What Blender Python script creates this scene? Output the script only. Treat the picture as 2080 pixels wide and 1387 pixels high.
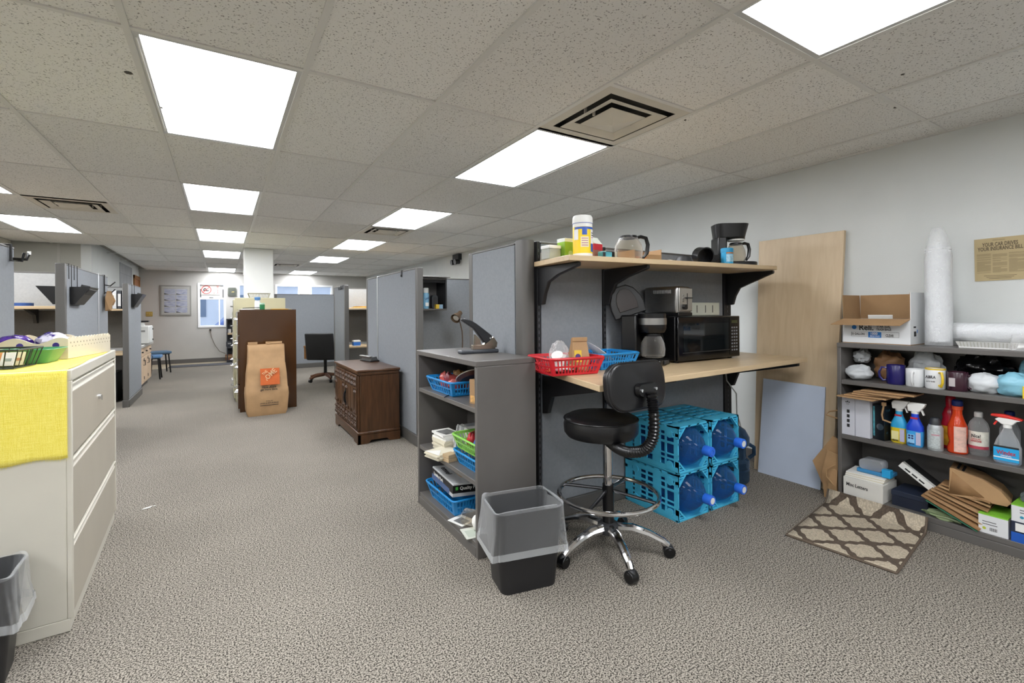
import bpy, bmesh, math, random
from mathutils import Vector, Matrix, noise
random.seed(11)
S = bpy.context.scene
for _o in list(bpy.data.objects):
    bpy.data.objects.remove(_o)
COL = S.collection
PI = math.pi

# ------------------------------------------------------------------ camera
EYE = 1.25
cam_data = bpy.data.cameras.new('camera')
cam_data.sensor_width = 36.0
cam_data.lens = 950.0 / 2080.0 * 36.0
cam_data.shift_y = -62.5 / 2080.0
cam_data.clip_start = 0.05
cam_data.clip_end = 200
cam = bpy.data.objects.new('camera', cam_data)
COL.objects.link(cam)
cam.matrix_world = (Matrix.Translation((0, 0, EYE)) @ Matrix.Rotation(-0.5555, 4, 'Z')
                    @ Matrix.Rotation(PI / 2, 4, 'X') @ Matrix.Rotation(-0.0075, 4, 'Z'))
S.camera = cam

# ------------------------------------------------------------------ world and view
world = bpy.data.worlds.new('overcast_sky')
S.world = world
world.use_nodes = True
_bg = world.node_tree.nodes['Background']
_bg.inputs[0].default_value = (0.78, 0.88, 1.0, 1)
_bg.inputs[1].default_value = 2.6
S.view_settings.view_transform = 'Standard'
S.view_settings.look = 'None'
S.view_settings.gamma = 1.0
S.view_settings.use_curve_mapping = False
S.view_settings.exposure = 0.0
LAMP = 19.0          # strength of the ceiling panel diffusers

# ------------------------------------------------------------------ materials
def lin(c):
    if isinstance(c, str):
        c = [int(c[i:i + 2], 16) / 255 for i in (0, 2, 4)]
        return tuple(x / 12.92 if x <= .04045 else ((x + .055) / 1.055) ** 2.4 for x in c)
    return tuple(c)

MATS = {}
def M(name, col, rough=.5, metal=0., var=0., scale=20., bump=0., bscale=None, stretch=None, spec=.5, detail=3, alpha=1., trans=0., coat=0., col2=None, thr=None):
    """procedural material: base colour with noise variation and a noise bump"""
    if name in MATS:
        return MATS[name]
    m = bpy.data.materials.new(name)
    m.use_nodes = True
    nt = m.node_tree
    b = nt.nodes['Principled BSDF']
    c = lin(col)
    b.inputs['Base Color'].default_value = (*c, 1)
    b.inputs['Roughness'].default_value = rough
    b.inputs['Metallic'].default_value = metal
    b.inputs['Specular IOR Level'].default_value = spec
    b.inputs['Alpha'].default_value = alpha
    b.inputs['Transmission Weight'].default_value = trans
    b.inputs['Coat Weight'].default_value = coat
    if var or bump or col2:
        tc = nt.nodes.new('ShaderNodeTexCoord')
        mp = nt.nodes.new('ShaderNodeMapping')
        nt.links.new(tc.outputs['Object'], mp.inputs['Vector'])
        if stretch:
            mp.inputs['Scale'].default_value = stretch
        n = nt.nodes.new('ShaderNodeTexNoise')
        n.inputs['Scale'].default_value = scale
        n.inputs['Detail'].default_value = detail
        nt.links.new(mp.outputs[0], n.inputs['Vector'])
        if var or col2:
            r = nt.nodes.new('ShaderNodeValToRGB')
            lo, hi = thr or (.3, .7)
            r.color_ramp.elements[0].position = lo
            r.color_ramp.elements[1].position = hi
            if col2:
                r.color_ramp.elements[0].color = (*lin(col2), 1)
                r.color_ramp.elements[1].color = (*c, 1)
            else:
                r.color_ramp.elements[0].color = (*[x * (1 - var) for x in c], 1)
                r.color_ramp.elements[1].color = (*[min(1, x * (1 + var)) for x in c], 1)
            nt.links.new(n.outputs['Fac'], r.inputs[0])
            nt.links.new(r.outputs[0], b.inputs['Base Color'])
        if bump:
            n2 = n
            if bscale:
                n2 = nt.nodes.new('ShaderNodeTexNoise')
                n2.inputs['Scale'].default_value = bscale
                n2.inputs['Detail'].default_value = detail
                nt.links.new(mp.outputs[0], n2.inputs['Vector'])
            bp = nt.nodes.new('ShaderNodeBump')
            bp.inputs['Strength'].default_value = bump
            bp.inputs['Distance'].default_value = .004
            nt.links.new(n2.outputs['Fac'], bp.inputs['Height'])
            nt.links.new(bp.outputs[0], b.inputs['Normal'])
    MATS[name] = m
    return m

def clear(name, tint='ffffff', dens=.15, rough=.08, film='ffffff', bump=0., bscale=30):
    """thin clear plastic or glass: mostly see-through, with gloss at grazing angles"""
    if name in MATS:
        return MATS[name]
    m = bpy.data.materials.new(name)
    m.use_nodes = True
    nt = m.node_tree
    nt.nodes.clear()
    out = nt.nodes.new('ShaderNodeOutputMaterial')
    tr = nt.nodes.new('ShaderNodeBsdfTransparent')
    tr.inputs[0].default_value = (*lin(tint), 1)
    pr = nt.nodes.new('ShaderNodeBsdfPrincipled')
    pr.inputs['Base Color'].default_value = (*lin(film), 1)
    pr.inputs['Roughness'].default_value = rough
    fr = nt.nodes.new('ShaderNodeLayerWeight')
    fr.inputs['Blend'].default_value = .25
    mth = nt.nodes.new('ShaderNodeMath')
    mth.operation = 'MULTIPLY_ADD'
    mth.inputs[1].default_value = .55
    mth.inputs[2].default_value = dens
    mth.use_clamp = True
    nt.links.new(fr.outputs['Facing'], mth.inputs[0])
    mx = nt.nodes.new('ShaderNodeMixShader')
    nt.links.new(mth.outputs[0], mx.inputs[0])
    nt.links.new(tr.outputs[0], mx.inputs[1])
    nt.links.new(pr.outputs[0], mx.inputs[2])
    nt.links.new(mx.outputs[0], out.inputs[0])
    if bump:
        tc = nt.nodes.new('ShaderNodeTexCoord')
        n = nt.nodes.new('ShaderNodeTexNoise')
        n.inputs['Scale'].default_value = bscale
        n.inputs['Detail'].default_value = 3
        nt.links.new(tc.outputs['Object'], n.inputs['Vector'])
        bp = nt.nodes.new('ShaderNodeBump')
        bp.inputs['Strength'].default_value = bump
        bp.inputs['Distance'].default_value = .02
        nt.links.new(n.outputs['Fac'], bp.inputs['Height'])
        nt.links.new(bp.outputs[0], pr.inputs['Normal'])
        nt.links.new(bp.outputs[0], fr.inputs['Normal'])
    MATS[name] = m
    return m

def emit(name, col, strength):
    if name in MATS:
        return MATS[name]
    m = bpy.data.materials.new(name)
    m.use_nodes = True
    nt = m.node_tree
    b = nt.nodes['Principled BSDF']
    b.inputs['Base Color'].default_value = (.8, .8, .8, 1)
    b.inputs['Emission Color'].default_value = (*lin(col), 1)
    b.inputs['Emission Strength'].default_value = strength
    MATS[name] = m
    return m

def wood(name, c1, c2, axis=2, scale=6., rough=.4, dens=14.):
    """straight-grained wood, the grain running along the given object axis"""
    if name in MATS:
        return MATS[name]
    m = bpy.data.materials.new(name)
    m.use_nodes = True
    nt = m.node_tree
    b = nt.nodes['Principled BSDF']
    b.inputs['Roughness'].default_value = rough
    tc = nt.nodes.new('ShaderNodeTexCoord')
    mp = nt.nodes.new('ShaderNodeMapping')
    sc = [dens, dens, dens]
    sc[axis] = 1.0
    mp.inputs['Scale'].default_value = sc
    nt.links.new(tc.outputs['Object'], mp.inputs['Vector'])
    n = nt.nodes.new('ShaderNodeTexNoise')
    n.inputs['Scale'].default_value = scale
    n.inputs['Detail'].default_value = 5
    n.inputs['Distortion'].default_value = .6
    nt.links.new(mp.outputs[0], n.inputs['Vector'])
    r = nt.nodes.new('ShaderNodeValToRGB')
    r.color_ramp.elements[0].position = .3
    r.color_ramp.elements[1].position = .7
    r.color_ramp.elements[0].color = (*lin(c1), 1)
    r.color_ramp.elements[1].color = (*lin(c2), 1)
    nt.links.new(n.outputs['Fac'], r.inputs[0])
    nt.links.new(r.outputs[0], b.inputs['Base Color'])
    MATS[name] = m
    return m

# ------------------------------------------------------------------ mesh builder
class MB:
    def __init__(self, m=None):
        self.v, self.f, self.mi, self.cur, self.m = [], [], [], 0, m or Matrix()
    def at(self, x=0, y=0, z=0, rz=0., rx=0., ry=0.):
        self.m = (Matrix.Translation((x, y, z)) @ Matrix.Rotation(rz, 4, 'Z')
                  @ Matrix.Rotation(ry, 4, 'Y') @ Matrix.Rotation(rx, 4, 'X'))
        return self
    def mat(self, i):
        self.cur = i
        return self
    def add(self, vs, fs):
        n = len(self.v)
        self.v += [self.m @ Vector(p) for p in vs]
        self.f += [[i + n for i in f] for f in fs]
        self.mi += [self.cur] * len(fs)
        return self
    def box(self, x0, x1, y0, y1, z0, z1):
        return self.add([(x0, y0, z0), (x1, y0, z0), (x1, y1, z0), (x0, y1, z0),
                         (x0, y0, z1), (x1, y0, z1), (x1, y1, z1), (x0, y1, z1)],
                        [(0, 3, 2, 1), (4, 5, 6, 7), (0, 1, 5, 4), (1, 2, 6, 5), (2, 3, 7, 6), (3, 0, 4, 7)])
    def cbox(self, cx, cy, cz, sx, sy, sz):
        return self.box(cx - sx / 2, cx + sx / 2, cy - sy / 2, cy + sy / 2, cz - sz / 2, cz + sz / 2)
    def hexa(self, p):
        """eight corners, bottom four then top four, counter-clockwise"""
        return self.add(p, [(0, 3, 2, 1), (4, 5, 6, 7), (0, 1, 5, 4), (1, 2, 6, 5), (2, 3, 7, 6), (3, 0, 4, 7)])
    def loft(self, rings, cap=True, closed=True, capa=None, capb=None):
        n = len(rings[0])
        vs = [p for r in rings for p in r]
        fs = []
        for k in range(len(rings) - 1):
            for i in range(n if closed else n - 1):
                j = (i + 1) % n
                fs.append((k * n + i, k * n + j, (k + 1) * n + j, (k + 1) * n + i))
        if capa if capa is not None else cap:
            fs.append(tuple(range(n - 1, -1, -1)))
        if capb if capb is not None else cap:
            fs.append(tuple(range((len(rings) - 1) * n, len(rings) * n)))
        return self.add(vs, fs)
    def lathe(self, prof, n=24, c=(0, 0, 0), axis='z', cap=True, sq=None):
        rings = []
        for r, z in prof:
            ring = []
            for i in range(n):
                a = 2 * PI * i / n
                x, y = r * math.cos(a), r * math.sin(a)
                if axis == 'z':
                    p = (c[0] + x, c[1] + y, c[2] + z)
                elif axis == 'y':
                    p = (c[0] + x, c[1] + z, c[2] - y)
                else:
                    p = (c[0] + z, c[1] + x, c[2] + y)
                ring.append(p)
            rings.append(ring)
        return self.loft(rings, cap)
    def cyl(self, p0, p1, r0, r1=None, n=16, cap=True):
        return self.tube([p0, p1], [r0, r0 if r1 is None else r1], n, cap=cap)
    def tube(self, pts, r, n=8, closed=False, cap=True):
        P = [Vector(p) for p in pts]
        k = len(P)
        R = r if isinstance(r, (list, tuple)) else [r] * k
        rings = []
        up = None
        for i in range(k):
            if closed:
                d = P[(i + 1) % k] - P[i - 1]
            else:
                d = P[min(i + 1, k - 1)] - P[max(i - 1, 0)]
            d.normalize()
            if up is None:
                up = Vector((0, 0, 1)) if abs(d.z) < .9 else Vector((1, 0, 0))
            a = d.cross(up)
            if a.length < 1e-5:
                a = d.orthogonal()
            a.normalize()
            b = a.cross(d).normalized()
            up = b
            rings.append([P[i] + a * R[i] * math.cos(2 * PI * j / n) + b * R[i] * math.sin(2 * PI * j / n) for j in range(n)])
        if closed:
            rings.append(rings[0])
            return self.loft(rings, False)
        return self.loft(rings, cap)
    def prism(self, poly, a, b, axis='z'):
        def q(u, v, w):
            return (u, v, w) if axis == 'z' else ((u, w, v) if axis == 'y' else (w, u, v))
        r0 = [q(u, v, a) for u, v in poly]
        r1 = [q(u, v, b) for u, v in poly]
        return self.loft([r0, r1])
    def sheet(self, fn, nu, nv):
        vs = [fn(i / nu, j / nv) for j in range(nv + 1) for i in range(nu + 1)]
        fs = [(j * (nu + 1) + i, j * (nu + 1) + i + 1, (j + 1) * (nu + 1) + i + 1, (j + 1) * (nu + 1) + i)
              for j in range(nv) for i in range(nu)]
        return self.add(vs, fs)
    def mesh(self, name, mats, smooth=True, angle=.6):
        me = bpy.data.meshes.new(name)
        me.from_pydata([tuple(p) for p in self.v], [], self.f)
        if not isinstance(mats, (list, tuple)):
            mats = [mats]
        for mt in mats:
            me.materials.append(mt)
        if len(mats) > 1:
            me.polygons.foreach_set('material_index', [min(i, len(mats) - 1) for i in self.mi])
        bm = bmesh.new()
        bm.from_mesh(me)
        bmesh.ops.recalc_face_normals(bm, faces=bm.faces)
        bm.to_mesh(me)
        bm.free()
        if smooth:
            me.polygons.foreach_set('use_smooth', [True] * len(me.polygons))
            me.set_sharp_from_angle(angle=angle)
        me.update()
        return me
    def build(self, name, mats, parent=None, bevel=0., seg=2, solid=0., sub=0, smooth=True, angle=.6, loc=None, rz=0., kind=None):
        o = bpy.data.objects.new(name, self.mesh(name, mats, smooth, angle))
        COL.objects.link(o)
        if parent is not None:
            o.parent = parent
        if loc:
            o.location = loc
        if rz:
            o.rotation_euler.z = rz
        if solid:
            md = o.modifiers.new('thickness', 'SOLIDIFY')
            md.thickness = solid
            md.offset = 0
        if bevel:
            md = o.modifiers.new('edges', 'BEVEL')
            md.width = bevel
            md.segments = seg
            md.limit_method = 'ANGLE'
            md.angle_limit = .7
            md.use_clamp_overlap = True
        if sub:
            md = o.modifiers.new('smooth', 'SUBSURF')
            md.levels = md.render_levels = sub
        if kind:
            o['kind'] = kind
        return o

def tag(o, label, cat, group=None):
    o['label'] = label
    o['category'] = cat
    if group:
        o['group'] = group
    return o

def thing(name, label, cat, loc=(0, 0, 0), rz=0., group=None):
    o = bpy.data.objects.new(name, None)
    o.empty_display_size = .1
    COL.objects.link(o)
    o.location = loc
    o.rotation_euler = (0, 0, rz)
    return tag(o, label, cat, group)

def struct(o):
    o['kind'] = 'structure'
    return o

def copy_tree(o, parent=None, loc=None, rz=None, label=None):
    c = o.copy()
    COL.objects.link(c)
    c.parent = parent
    if loc is not None:
        c.location = loc
    if rz is not None:
        c.rotation_euler.z = rz
    if label:
        c['label'] = label
    for ch in list(o.children):
        copy_tree(ch, c)
    return c

def text(name, s, size, mat, parent, loc, rot=(PI / 2, 0, 0), width=None, align='CENTER', ext=.0003, xscale=1.):
    cu = bpy.data.curves.new('lettering', 'FONT')
    cu.body = s
    cu.size = size
    cu.align_x = align
    cu.align_y = 'CENTER'
    cu.extrude = ext
    cu.resolution_u = 2
    cu.offset = size * .018
    ob = bpy.data.objects.new('lettering', cu)
    me = bpy.data.meshes.new_from_object(ob)
    bpy.data.objects.remove(ob)
    bpy.data.curves.remove(cu)
    if len(me.vertices):
        xs = [v.co.x for v in me.vertices]
        w = max(xs) - min(xs)
        k = xscale
        if width and w > 0:
            k = width / w
        for v in me.vertices:
            v.co.x *= k
    me.materials.clear()
    me.materials.append(mat)
    o = bpy.data.objects.new(name, me)
    COL.objects.link(o)
    o.parent = parent
    o.location = loc
    o.rotation_euler = rot
    return o

def rrect(w, h, r, n=4, cx=0., cy=0.):
    """rounded rectangle outline"""
    out = []
    for sx, sy, a0 in ((1, 1, 0), (-1, 1, PI / 2), (-1, -1, PI), (1, -1, 1.5 * PI)):
        for i in range(n + 1):
            a = a0 + PI / 2 * i / n
            out.append((cx + sx * (w / 2 - r) + r * math.cos(a), cy + sy * (h / 2 - r) + r * math.sin(a)))
    return out

def blob(mb, c, rad, seed=0, amp=.35, freq=3., n=20, m=14, floor=None):
    """a crumpled soft mass (bag, cloth, paper ball) with ridged folds"""
    off = Vector((seed * 7.3, seed * 3.1, seed * 5.7))
    rings = []
    for j in range(m + 1):
        t = PI * j / m
        ring = []
        for i in range(n):
            a = 2 * PI * i / n
            d = Vector((math.sin(t) * math.cos(a), math.sin(t) * math.sin(a), -math.cos(t)))
            k = 1 + amp * (.9 * noise.noise(d * freq * .8 + off) + .4 * (.35 - abs(noise.noise(d * freq * 1.7 + off)) * 2) + .12 * noise.noise(d * freq * 4 + off))
            p = Vector((c[0] + d.x * rad[0] * k, c[1] + d.y * rad[1] * k, c[2] + d.z * rad[2] * k))
            if floor is not None and p.z < floor:
                p.z = floor
            ring.append(p)
        rings.append(ring)
    return mb.loft(rings, cap=False)
# ------------------------------------------------------------------ the room
H = 2.302                       # ceiling height
WR = 3.70                       # right wall
YF = 14.25                      # far wall
XL = -1.68                      # left wall of the far half
YA = 9.42                       # alcove end wall
XB, YB = -4.6, -3.9             # unseen left and rear walls
gx = lambda i: (-.478 + i) * .61
gy = lambda j: (3.608 + 1.96 * j) * .61

m_wall = M('painted_wall', 'd3d6d4', .7, var=.03, scale=3, bump=.15, bscale=180)
m_walll = M('beige_wall', 'dcdad4', .7, var=.03, scale=3, bump=.15, bscale=180)
m_metal_grey = M('charcoal_metal', '5c5956', .42, metal=.0, var=.05, scale=6)
m_base = M('grey_base', '5f5c59', .55)
m_grid = M('ceiling_tee', 'd9d8d3', .45)
m_black = M('black_plastic', '0c0c0e', .28)
m_dark = M('dark_grey_plastic', '2b2c2e', .5)
m_white = M('white_plastic', 'e6e6e2', .4)
m_paper = M('white_paper', 'e9e8e3', .8, var=.03, scale=8)
m_chrome = M('chrome', 'd8d8da', .12, metal=1.)
m_steel = M('brushed_steel', 'a9a8a6', .32, metal=1., var=.1, scale=30, stretch=(1, 1, 30))
m_kraft = M('kraft_paper', 'a98760', .75, var=.1, scale=9, bump=.25, bscale=14)
m_card = M('cardboard', '9c7c58', .85, var=.06, scale=12)
m_ink = M('black_ink', '1a1a1c', .6)

def carpet():
    m = bpy.data.materials.new('speckled_carpet')
    m.use_nodes = True
    nt = m.node_tree
    b = nt.nodes['Principled BSDF']
    b.inputs['Roughness'].default_value = 1
    b.inputs['Specular IOR Level'].default_value = .1
    tc = nt.nodes.new('ShaderNodeTexCoord')
    n = nt.nodes.new('ShaderNodeTexNoise')
    n.inputs['Scale'].default_value = 165
    n.inputs['Detail'].default_value = 3
    n.inputs['Roughness'].default_value = .7
    n2 = nt.nodes.new('ShaderNodeTexNoise')
    n2.inputs['Scale'].default_value = 1.3
    n2.inputs['Detail'].default_value = 4
    r = nt.nodes.new('ShaderNodeValToRGB')
    e = r.color_ramp.elements
    e[0].position, e[1].position = .44, .55
    e[0].color = (*lin('34312d'), 1)
    e[1].color = (*lin('a39c91'), 1)
    r2 = nt.nodes.new('ShaderNodeMapRange')
    r2.inputs['From Min'].default_value = .3
    r2.inputs['From Max'].default_value = .7
    r2.inputs['To Min'].default_value = .9
    r2.inputs['To Max'].default_value = 1.06
    mx = nt.nodes.new('ShaderNodeVectorMath')
    mx.operation = 'SCALE'
    bp = nt.nodes.new('ShaderNodeBump')
    bp.inputs['Strength'].default_value = .12
    bp.inputs['Distance'].default_value = .004
    for x in (n, n2):
        nt.links.new(tc.outputs['Object'], x.inputs['Vector'])
    nt.links.new(n.outputs['Fac'], r.inputs[0])
    nt.links.new(n2.outputs['Fac'], r2.inputs['Value'])
    nt.links.new(r.outputs[0], mx.inputs[0])
    nt.links.new(r2.outputs[0], mx.inputs['Scale'])
    nt.links.new(mx.outputs[0], b.inputs['Base Color'])
    nt.links.new(n.outputs['Fac'], bp.inputs['Height'])
    return m

def tile_mat():
    m = bpy.data.materials.new('fissured_ceiling_tile')
    m.use_nodes = True
    nt = m.node_tree
    b = nt.nodes['Principled BSDF']
    b.inputs['Roughness'].default_value = .95
    b.inputs['Specular IOR Level'].default_value = .1
    tc = nt.nodes.new('ShaderNodeTexCoord')
    geo = nt.nodes.new('ShaderNodeNewGeometry')
    n = nt.nodes.new('ShaderNodeTexNoise')
    n.inputs['Scale'].default_value = 130
    n.inputs['Detail'].default_value = 2
    r = nt.nodes.new('ShaderNodeValToRGB')
    e = r.color_ramp.elements
    e[0].position, e[1].position = .31, .4
    e[0].color = (*lin('8f8d88'), 1)
    e[1].color = (*lin('e9e8e4'), 1)
    oi = nt.nodes.new('ShaderNodeObjectInfo')
    mr = nt.nodes.new('ShaderNodeMapRange')
    mr.inputs['To Min'].default_value = .93
    mr.inputs['To Max'].default_value = 1.04
    mx = nt.nodes.new('ShaderNodeVectorMath')
    mx.operation = 'SCALE'
    nt.links.new(geo.outputs['Position'], n.inputs['Vector'])
    nt.links.new(n.outputs['Fac'], r.inputs[0])
    nt.links.new(oi.outputs['Random'], mr.inputs['Value'])
    nt.links.new(r.outputs[0], mx.inputs[0])
    nt.links.new(mr.outputs[0], mx.inputs['Scale'])
    nt.links.new(mx.outputs[0], b.inputs['Base Color'])
    bp = nt.nodes.new('ShaderNodeBump')
    bp.inputs['Strength'].default_value = .3
    bp.inputs['Distance'].default_value = .003
    nt.links.new(n.outputs['Fac'], bp.inputs['Height'])
    nt.links.new(bp.outputs[0], b.inputs['Normal'])
    return m

CARPET_END = 13.1
floor = struct(MB().box(XB - .1, WR + .1, YB - .1, CARPET_END, -.08, 0).build('floor', carpet(), smooth=False))
m_tilefl = M('beige_floor_tile', 'b4a992', .35, var=.06, scale=5)
lino = MB().box(XB - .1, WR + .1, CARPET_END, YF + .1, -.08, -.001).build('entry_tile', m_tilefl, floor, smooth=False)

struct(MB().box(WR, WR + .12, YB, YF + .12, 0, H + .3).build('wall_right', m_wall, smooth=False))
struct(MB().box(XL - .12, XL, YA, YF + .12, 0, H + .3).build('wall_left', m_wall, smooth=False))
wa = struct(MB().box(XB, XL - .12, YA, YA + .12, 0, H + .3).build('wall_alcove', M('alcove_wall', 'a9a89f', .75, var=.03, scale=3), smooth=False))
MB().box(-2.06, -2.03, YA - .008, YA, 0, H).build('seam_strip', M('alcove_strip', 'b1b0a8', .7), wa)
struct(MB().box(XB - .12, XB, YB, YA + .12, 0, H + .3).build('wall_side', m_walll, smooth=False))
struct(MB().box(XB - .12, WR + .12, YB - .12, YB, 0, H + .3).build('wall_back', m_walll, smooth=False))

# far wall with four window openings
WIN = [(-.515, .095, .88, 2.015), (.36, 1.0, .88, 2.015), (1.24, 1.865, .88, 2.015), (2.12, 2.74, .88, 2.015)]
fw = MB()
xs = [XL - .12]
for a, b_, z0, z1 in WIN:
    fw.box(xs[-1], a, YF, YF + .16, 0, H + .3)
    fw.box(a, b_, YF, YF + .16, 0, z0)
    fw.box(a, b_, YF, YF + .16, z1, H + .3)
    xs.append(b_)
fw.box(xs[-1], WR + .12, YF, YF + .16, 0, H + .3)
struct(fw.build('wall_far', M('far_wall', 'bebcb7', .7, var=.03, scale=3), smooth=False))
m_winframe = M('window_vinyl', 'f2f3f4', .4)
m_glass = clear('window_glass', 'f4f8ff', .03, .02)
for k, (a, b_, z0, z1) in enumerate(WIN):
    w = MB().box(a, a + .05, YF - .015, YF + .15, z0, z1).box(b_ - .05, b_, YF - .015, YF + .15, z0, z1)
    w.box(a + .05, b_ - .05, YF - .015, YF + .15, z0, z0 + .05).box(a + .05, b_ - .05, YF - .015, YF + .15, z1 - .05, z1)
    w.box(a + .05, b_ - .05, YF + .06, YF + .1, z1 - .42, z1 - .38)
    wo = struct(w.build('window_%d' % (k + 1), m_winframe, bevel=.004))
    mx = a + (b_ - a) * .76
    MB().box(mx - .014, mx + .014, YF + .06, YF + .1, z0 + .05, z1 - .42).build('mullion', m_winframe, wo)
    MB().box(a + .05, mx - .014, YF + .078, YF + .082, z0 + .05, z1 - .42).build('pane', m_glass, wo)
    MB().box(mx + .014, b_ - .05, YF + .078, YF + .082, z0 + .05, z1 - .42).build('pane', m_glass, wo)
    MB().box(a + .05, b_ - .05, YF + .078, YF + .082, z1 - .38, z1 - .05).build('pane', m_glass, wo)

# baseboards
struct(MB().box(XL, WR, YF - .014, YF, 0, .1).build('baseboard_far', m_base, bevel=.003))
struct(MB().box(XL, XL + .014, YA, YF - .014, 0, .1).build('baseboard_left', m_base, bevel=.003))
struct(MB().box(WR - .014, WR, YB, YF - .014, 0, .1).build('baseboard_right', m_base, bevel=.003))

# square column wrapped in painted board
col = struct(MB().box(.33, .735, 8.72, 9.13, 0, H).build('wall_column', M('column_paint', 'd6d7d4', .65, var=.02, scale=3), bevel=.006))
MB().box(.305, .33, 8.74, 8.77, 1.5, H).build('conduit', m_white, col)
MB().box(.302, .33, 8.72, 8.79, 1.86, 1.94).build('switch_box', m_white, col)

# ------------------------------------------------------------------ ceiling
ceil = struct(MB().box(XB - .1, WR + .1, YB - .1, YF + .1, H + .06, H + .16).build('ceiling', M('ceiling_void', '8f8e88', .9), smooth=False))
LIGHTS = [(0, j) for j in (-4, -2, 0, 2, 4, 6, 9)] + [(3, j) for j in (-4, -2, 0, 2, 4, 6, 9)] + [(-3, j) for j in (-4, -2, 0, 2, 4)] + [(-6, 0), (-6, 4)]  # rearmost row of the three right columns: unseen, added to brighten near faces
VENTS = [(3, gy(0) - .598), (-2, gy(3)), (3, gy(3)), (2, gy(8) - .598)]
ICOLS = range(-7, 7)
JROWS = range(-6, 11)
def ceil_ok(x, y):
    return not (x < XL and y > YA)
tmat = tile_mat()
def tile_mesh(w, d):
    return MB().box(-w / 2, w / 2, -d / 2, d / 2, .003, .018).mesh('ceiling_tile', tmat, smooth=False)
tiles = {}
def put_tile(x0, x1, y0, y1):
    w, d = round(x1 - x0 - .008, 3), round(y1 - y0 - .008, 3)
    if w < .03 or d < .03:
        return
    if (w, d) not in tiles:
        tiles[(w, d)] = tile_mesh(w, d)
    o = bpy.data.objects.new('ceiling_tile', tiles[(w, d)])
    COL.objects.link(o)
    o.parent = ceil
    o.location = ((x0 + x1) / 2, (y0 + y1) / 2, H + random.uniform(-.0005, .001))
for i in ICOLS:
    for j in JROWS:
        x0, x1 = max(gx(i), XB), min(gx(i + 1), WR)
        y0, y1 = max(gy(j), YB), min(gy(j + 1), YF)
        if y1 <= y0 or x1 <= x0 or (i, j) in LIGHTS or not ceil_ok((x0 + x1) / 2, y0 + .3):
            continue
        vents = [v for v in VENTS if v[0] == i and y0 - .01 <= v[1] < y1 - .05]
        if vents:
            vy = vents[0][1]
            if vy - y0 > .1:
                put_tile(x0, x1, y0, vy)
            if y1 - vy - .598 > .1:
                put_tile(x0, x1, vy + .598, y1)
        else:
            put_tile(x0, x1, y0, y1)
for i in ICOLS:
    x = gx(i)
    if XB < x < WR:
        y1 = YF if x > XL else YA
        MB().box(x - .012, x + .012, YB, y1, H - .004, H + .006).build('tee', m_grid, ceil, smooth=False)
for j in JROWS:
    y = gy(j)
    if YB < y < YF:
        x0 = XB if y < YA else XL
        MB().box(x0, WR, y - .011, y + .011, H - .003, H + .005).build('tee', m_grid, ceil, smooth=False)
for i, vy in VENTS:
    for yy in (vy, vy + .598):
        MB().box(gx(i), gx(i + 1), yy - .011, yy + .011, H - .003, H + .005).build('tee', m_grid, ceil, smooth=False)
# wall angle along the visible wall tops
MB().box(WR - .02, WR, YB, YF, H - .004, H + .004).build('wall_angle', m_grid, ceil, smooth=False)
MB().box(XL, WR, YF - .02, YF, H - .004, H + .004).build('wall_angle', m_grid, ceil, smooth=False)

# small chips and holes in the tiles
m_chip = M('chipped_tile', '4a4740', .9)
for cx, cy, r in ((-.34, 2.62, .016), (-.26, 2.98, .012), (3.02, 1.02, .012), (2.62, .86, .008), (2.2, 1.7, .007)):
    MB().lathe([(r, -.001), (r * .7, .004)], 9, (cx, cy, H + .002)).build('chip', m_chip, ceil)

# recessed light panels: each a frame around a glowing diffuser
m_glow = emit('lit_diffuser', 'f7f9fd', LAMP)
m_lframe = M('light_frame', 'c9cac9', .4)
WHERE = {0: 'in the middle row', 3: 'in the right row', -3: 'in the left row', -6: 'in the far left row'}
ORD = {0: {-4: 'added unseen behind the viewer', -2: 'directly above the viewer', 0: 'largest and nearest', 2: 'second from the front', 4: 'third from the front', 6: 'fourth from the front', 9: 'by the far windows'},
       3: {-4: 'added unseen behind the viewer', -2: 'cut by the top edge', 0: 'touching the nearest air vent', 2: 'third from the front', 4: 'fourth from the front', 6: 'fifth from the front', 9: 'by the far windows'},
       -3: {-4: 'added unseen behind the viewer', -2: 'second from the rear', 0: 'beside the cream cabinet', 2: 'cut to a tip by the left edge', 4: 'nearest the alcove wall'},
       -6: {0: 'near the cream cabinet', 4: 'near the alcove wall'}}
proto = None
for i, j in LIGHTS:
    lab = 'lit ceiling light panel, %s, %s' % (ORD[i][j], WHERE[i])
    x, y = gx(i) + .305, gy(j) + .598
    if proto is None:
        proto = thing('ceiling_light', lab, 'ceiling light', (x, y, H), 0, 'recessed ceiling light panels')
        f = MB()
        f.box(-.293, .293, -.587, -.565, -.001, .03).box(-.293, .293, .565, .587, -.001, .03)
        f.box(-.293, -.272, -.565, .565, -.001, .03).box(.272, .293, -.565, .565, -.001, .03)
        f.build('frame', m_lframe, proto, smooth=False)
        MB().box(-.272, .272, -.565, .565, .004, .012).build('diffuser', m_glow, proto, smooth=False)
        hs = MB()
        hs.box(-.293, .293, -.587, .587, .05, .055).box(-.293, -.288, -.587, .587, .03, .05).box(.288, .293, -.587, .587, .03, .05).box(-.288, .288, -.587, -.582, .03, .05).box(-.288, .288, .582, .587, .03, .05)
        hs.build('housing', m_lframe, proto, smooth=False)
        MB().box(-.286, -.281, -.54, .54, -.004, -.001).build('hinge_rail', m_white, proto, smooth=False)
    else:
        copy_tree(proto, None, (x, y, H), 0, lab)

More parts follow.
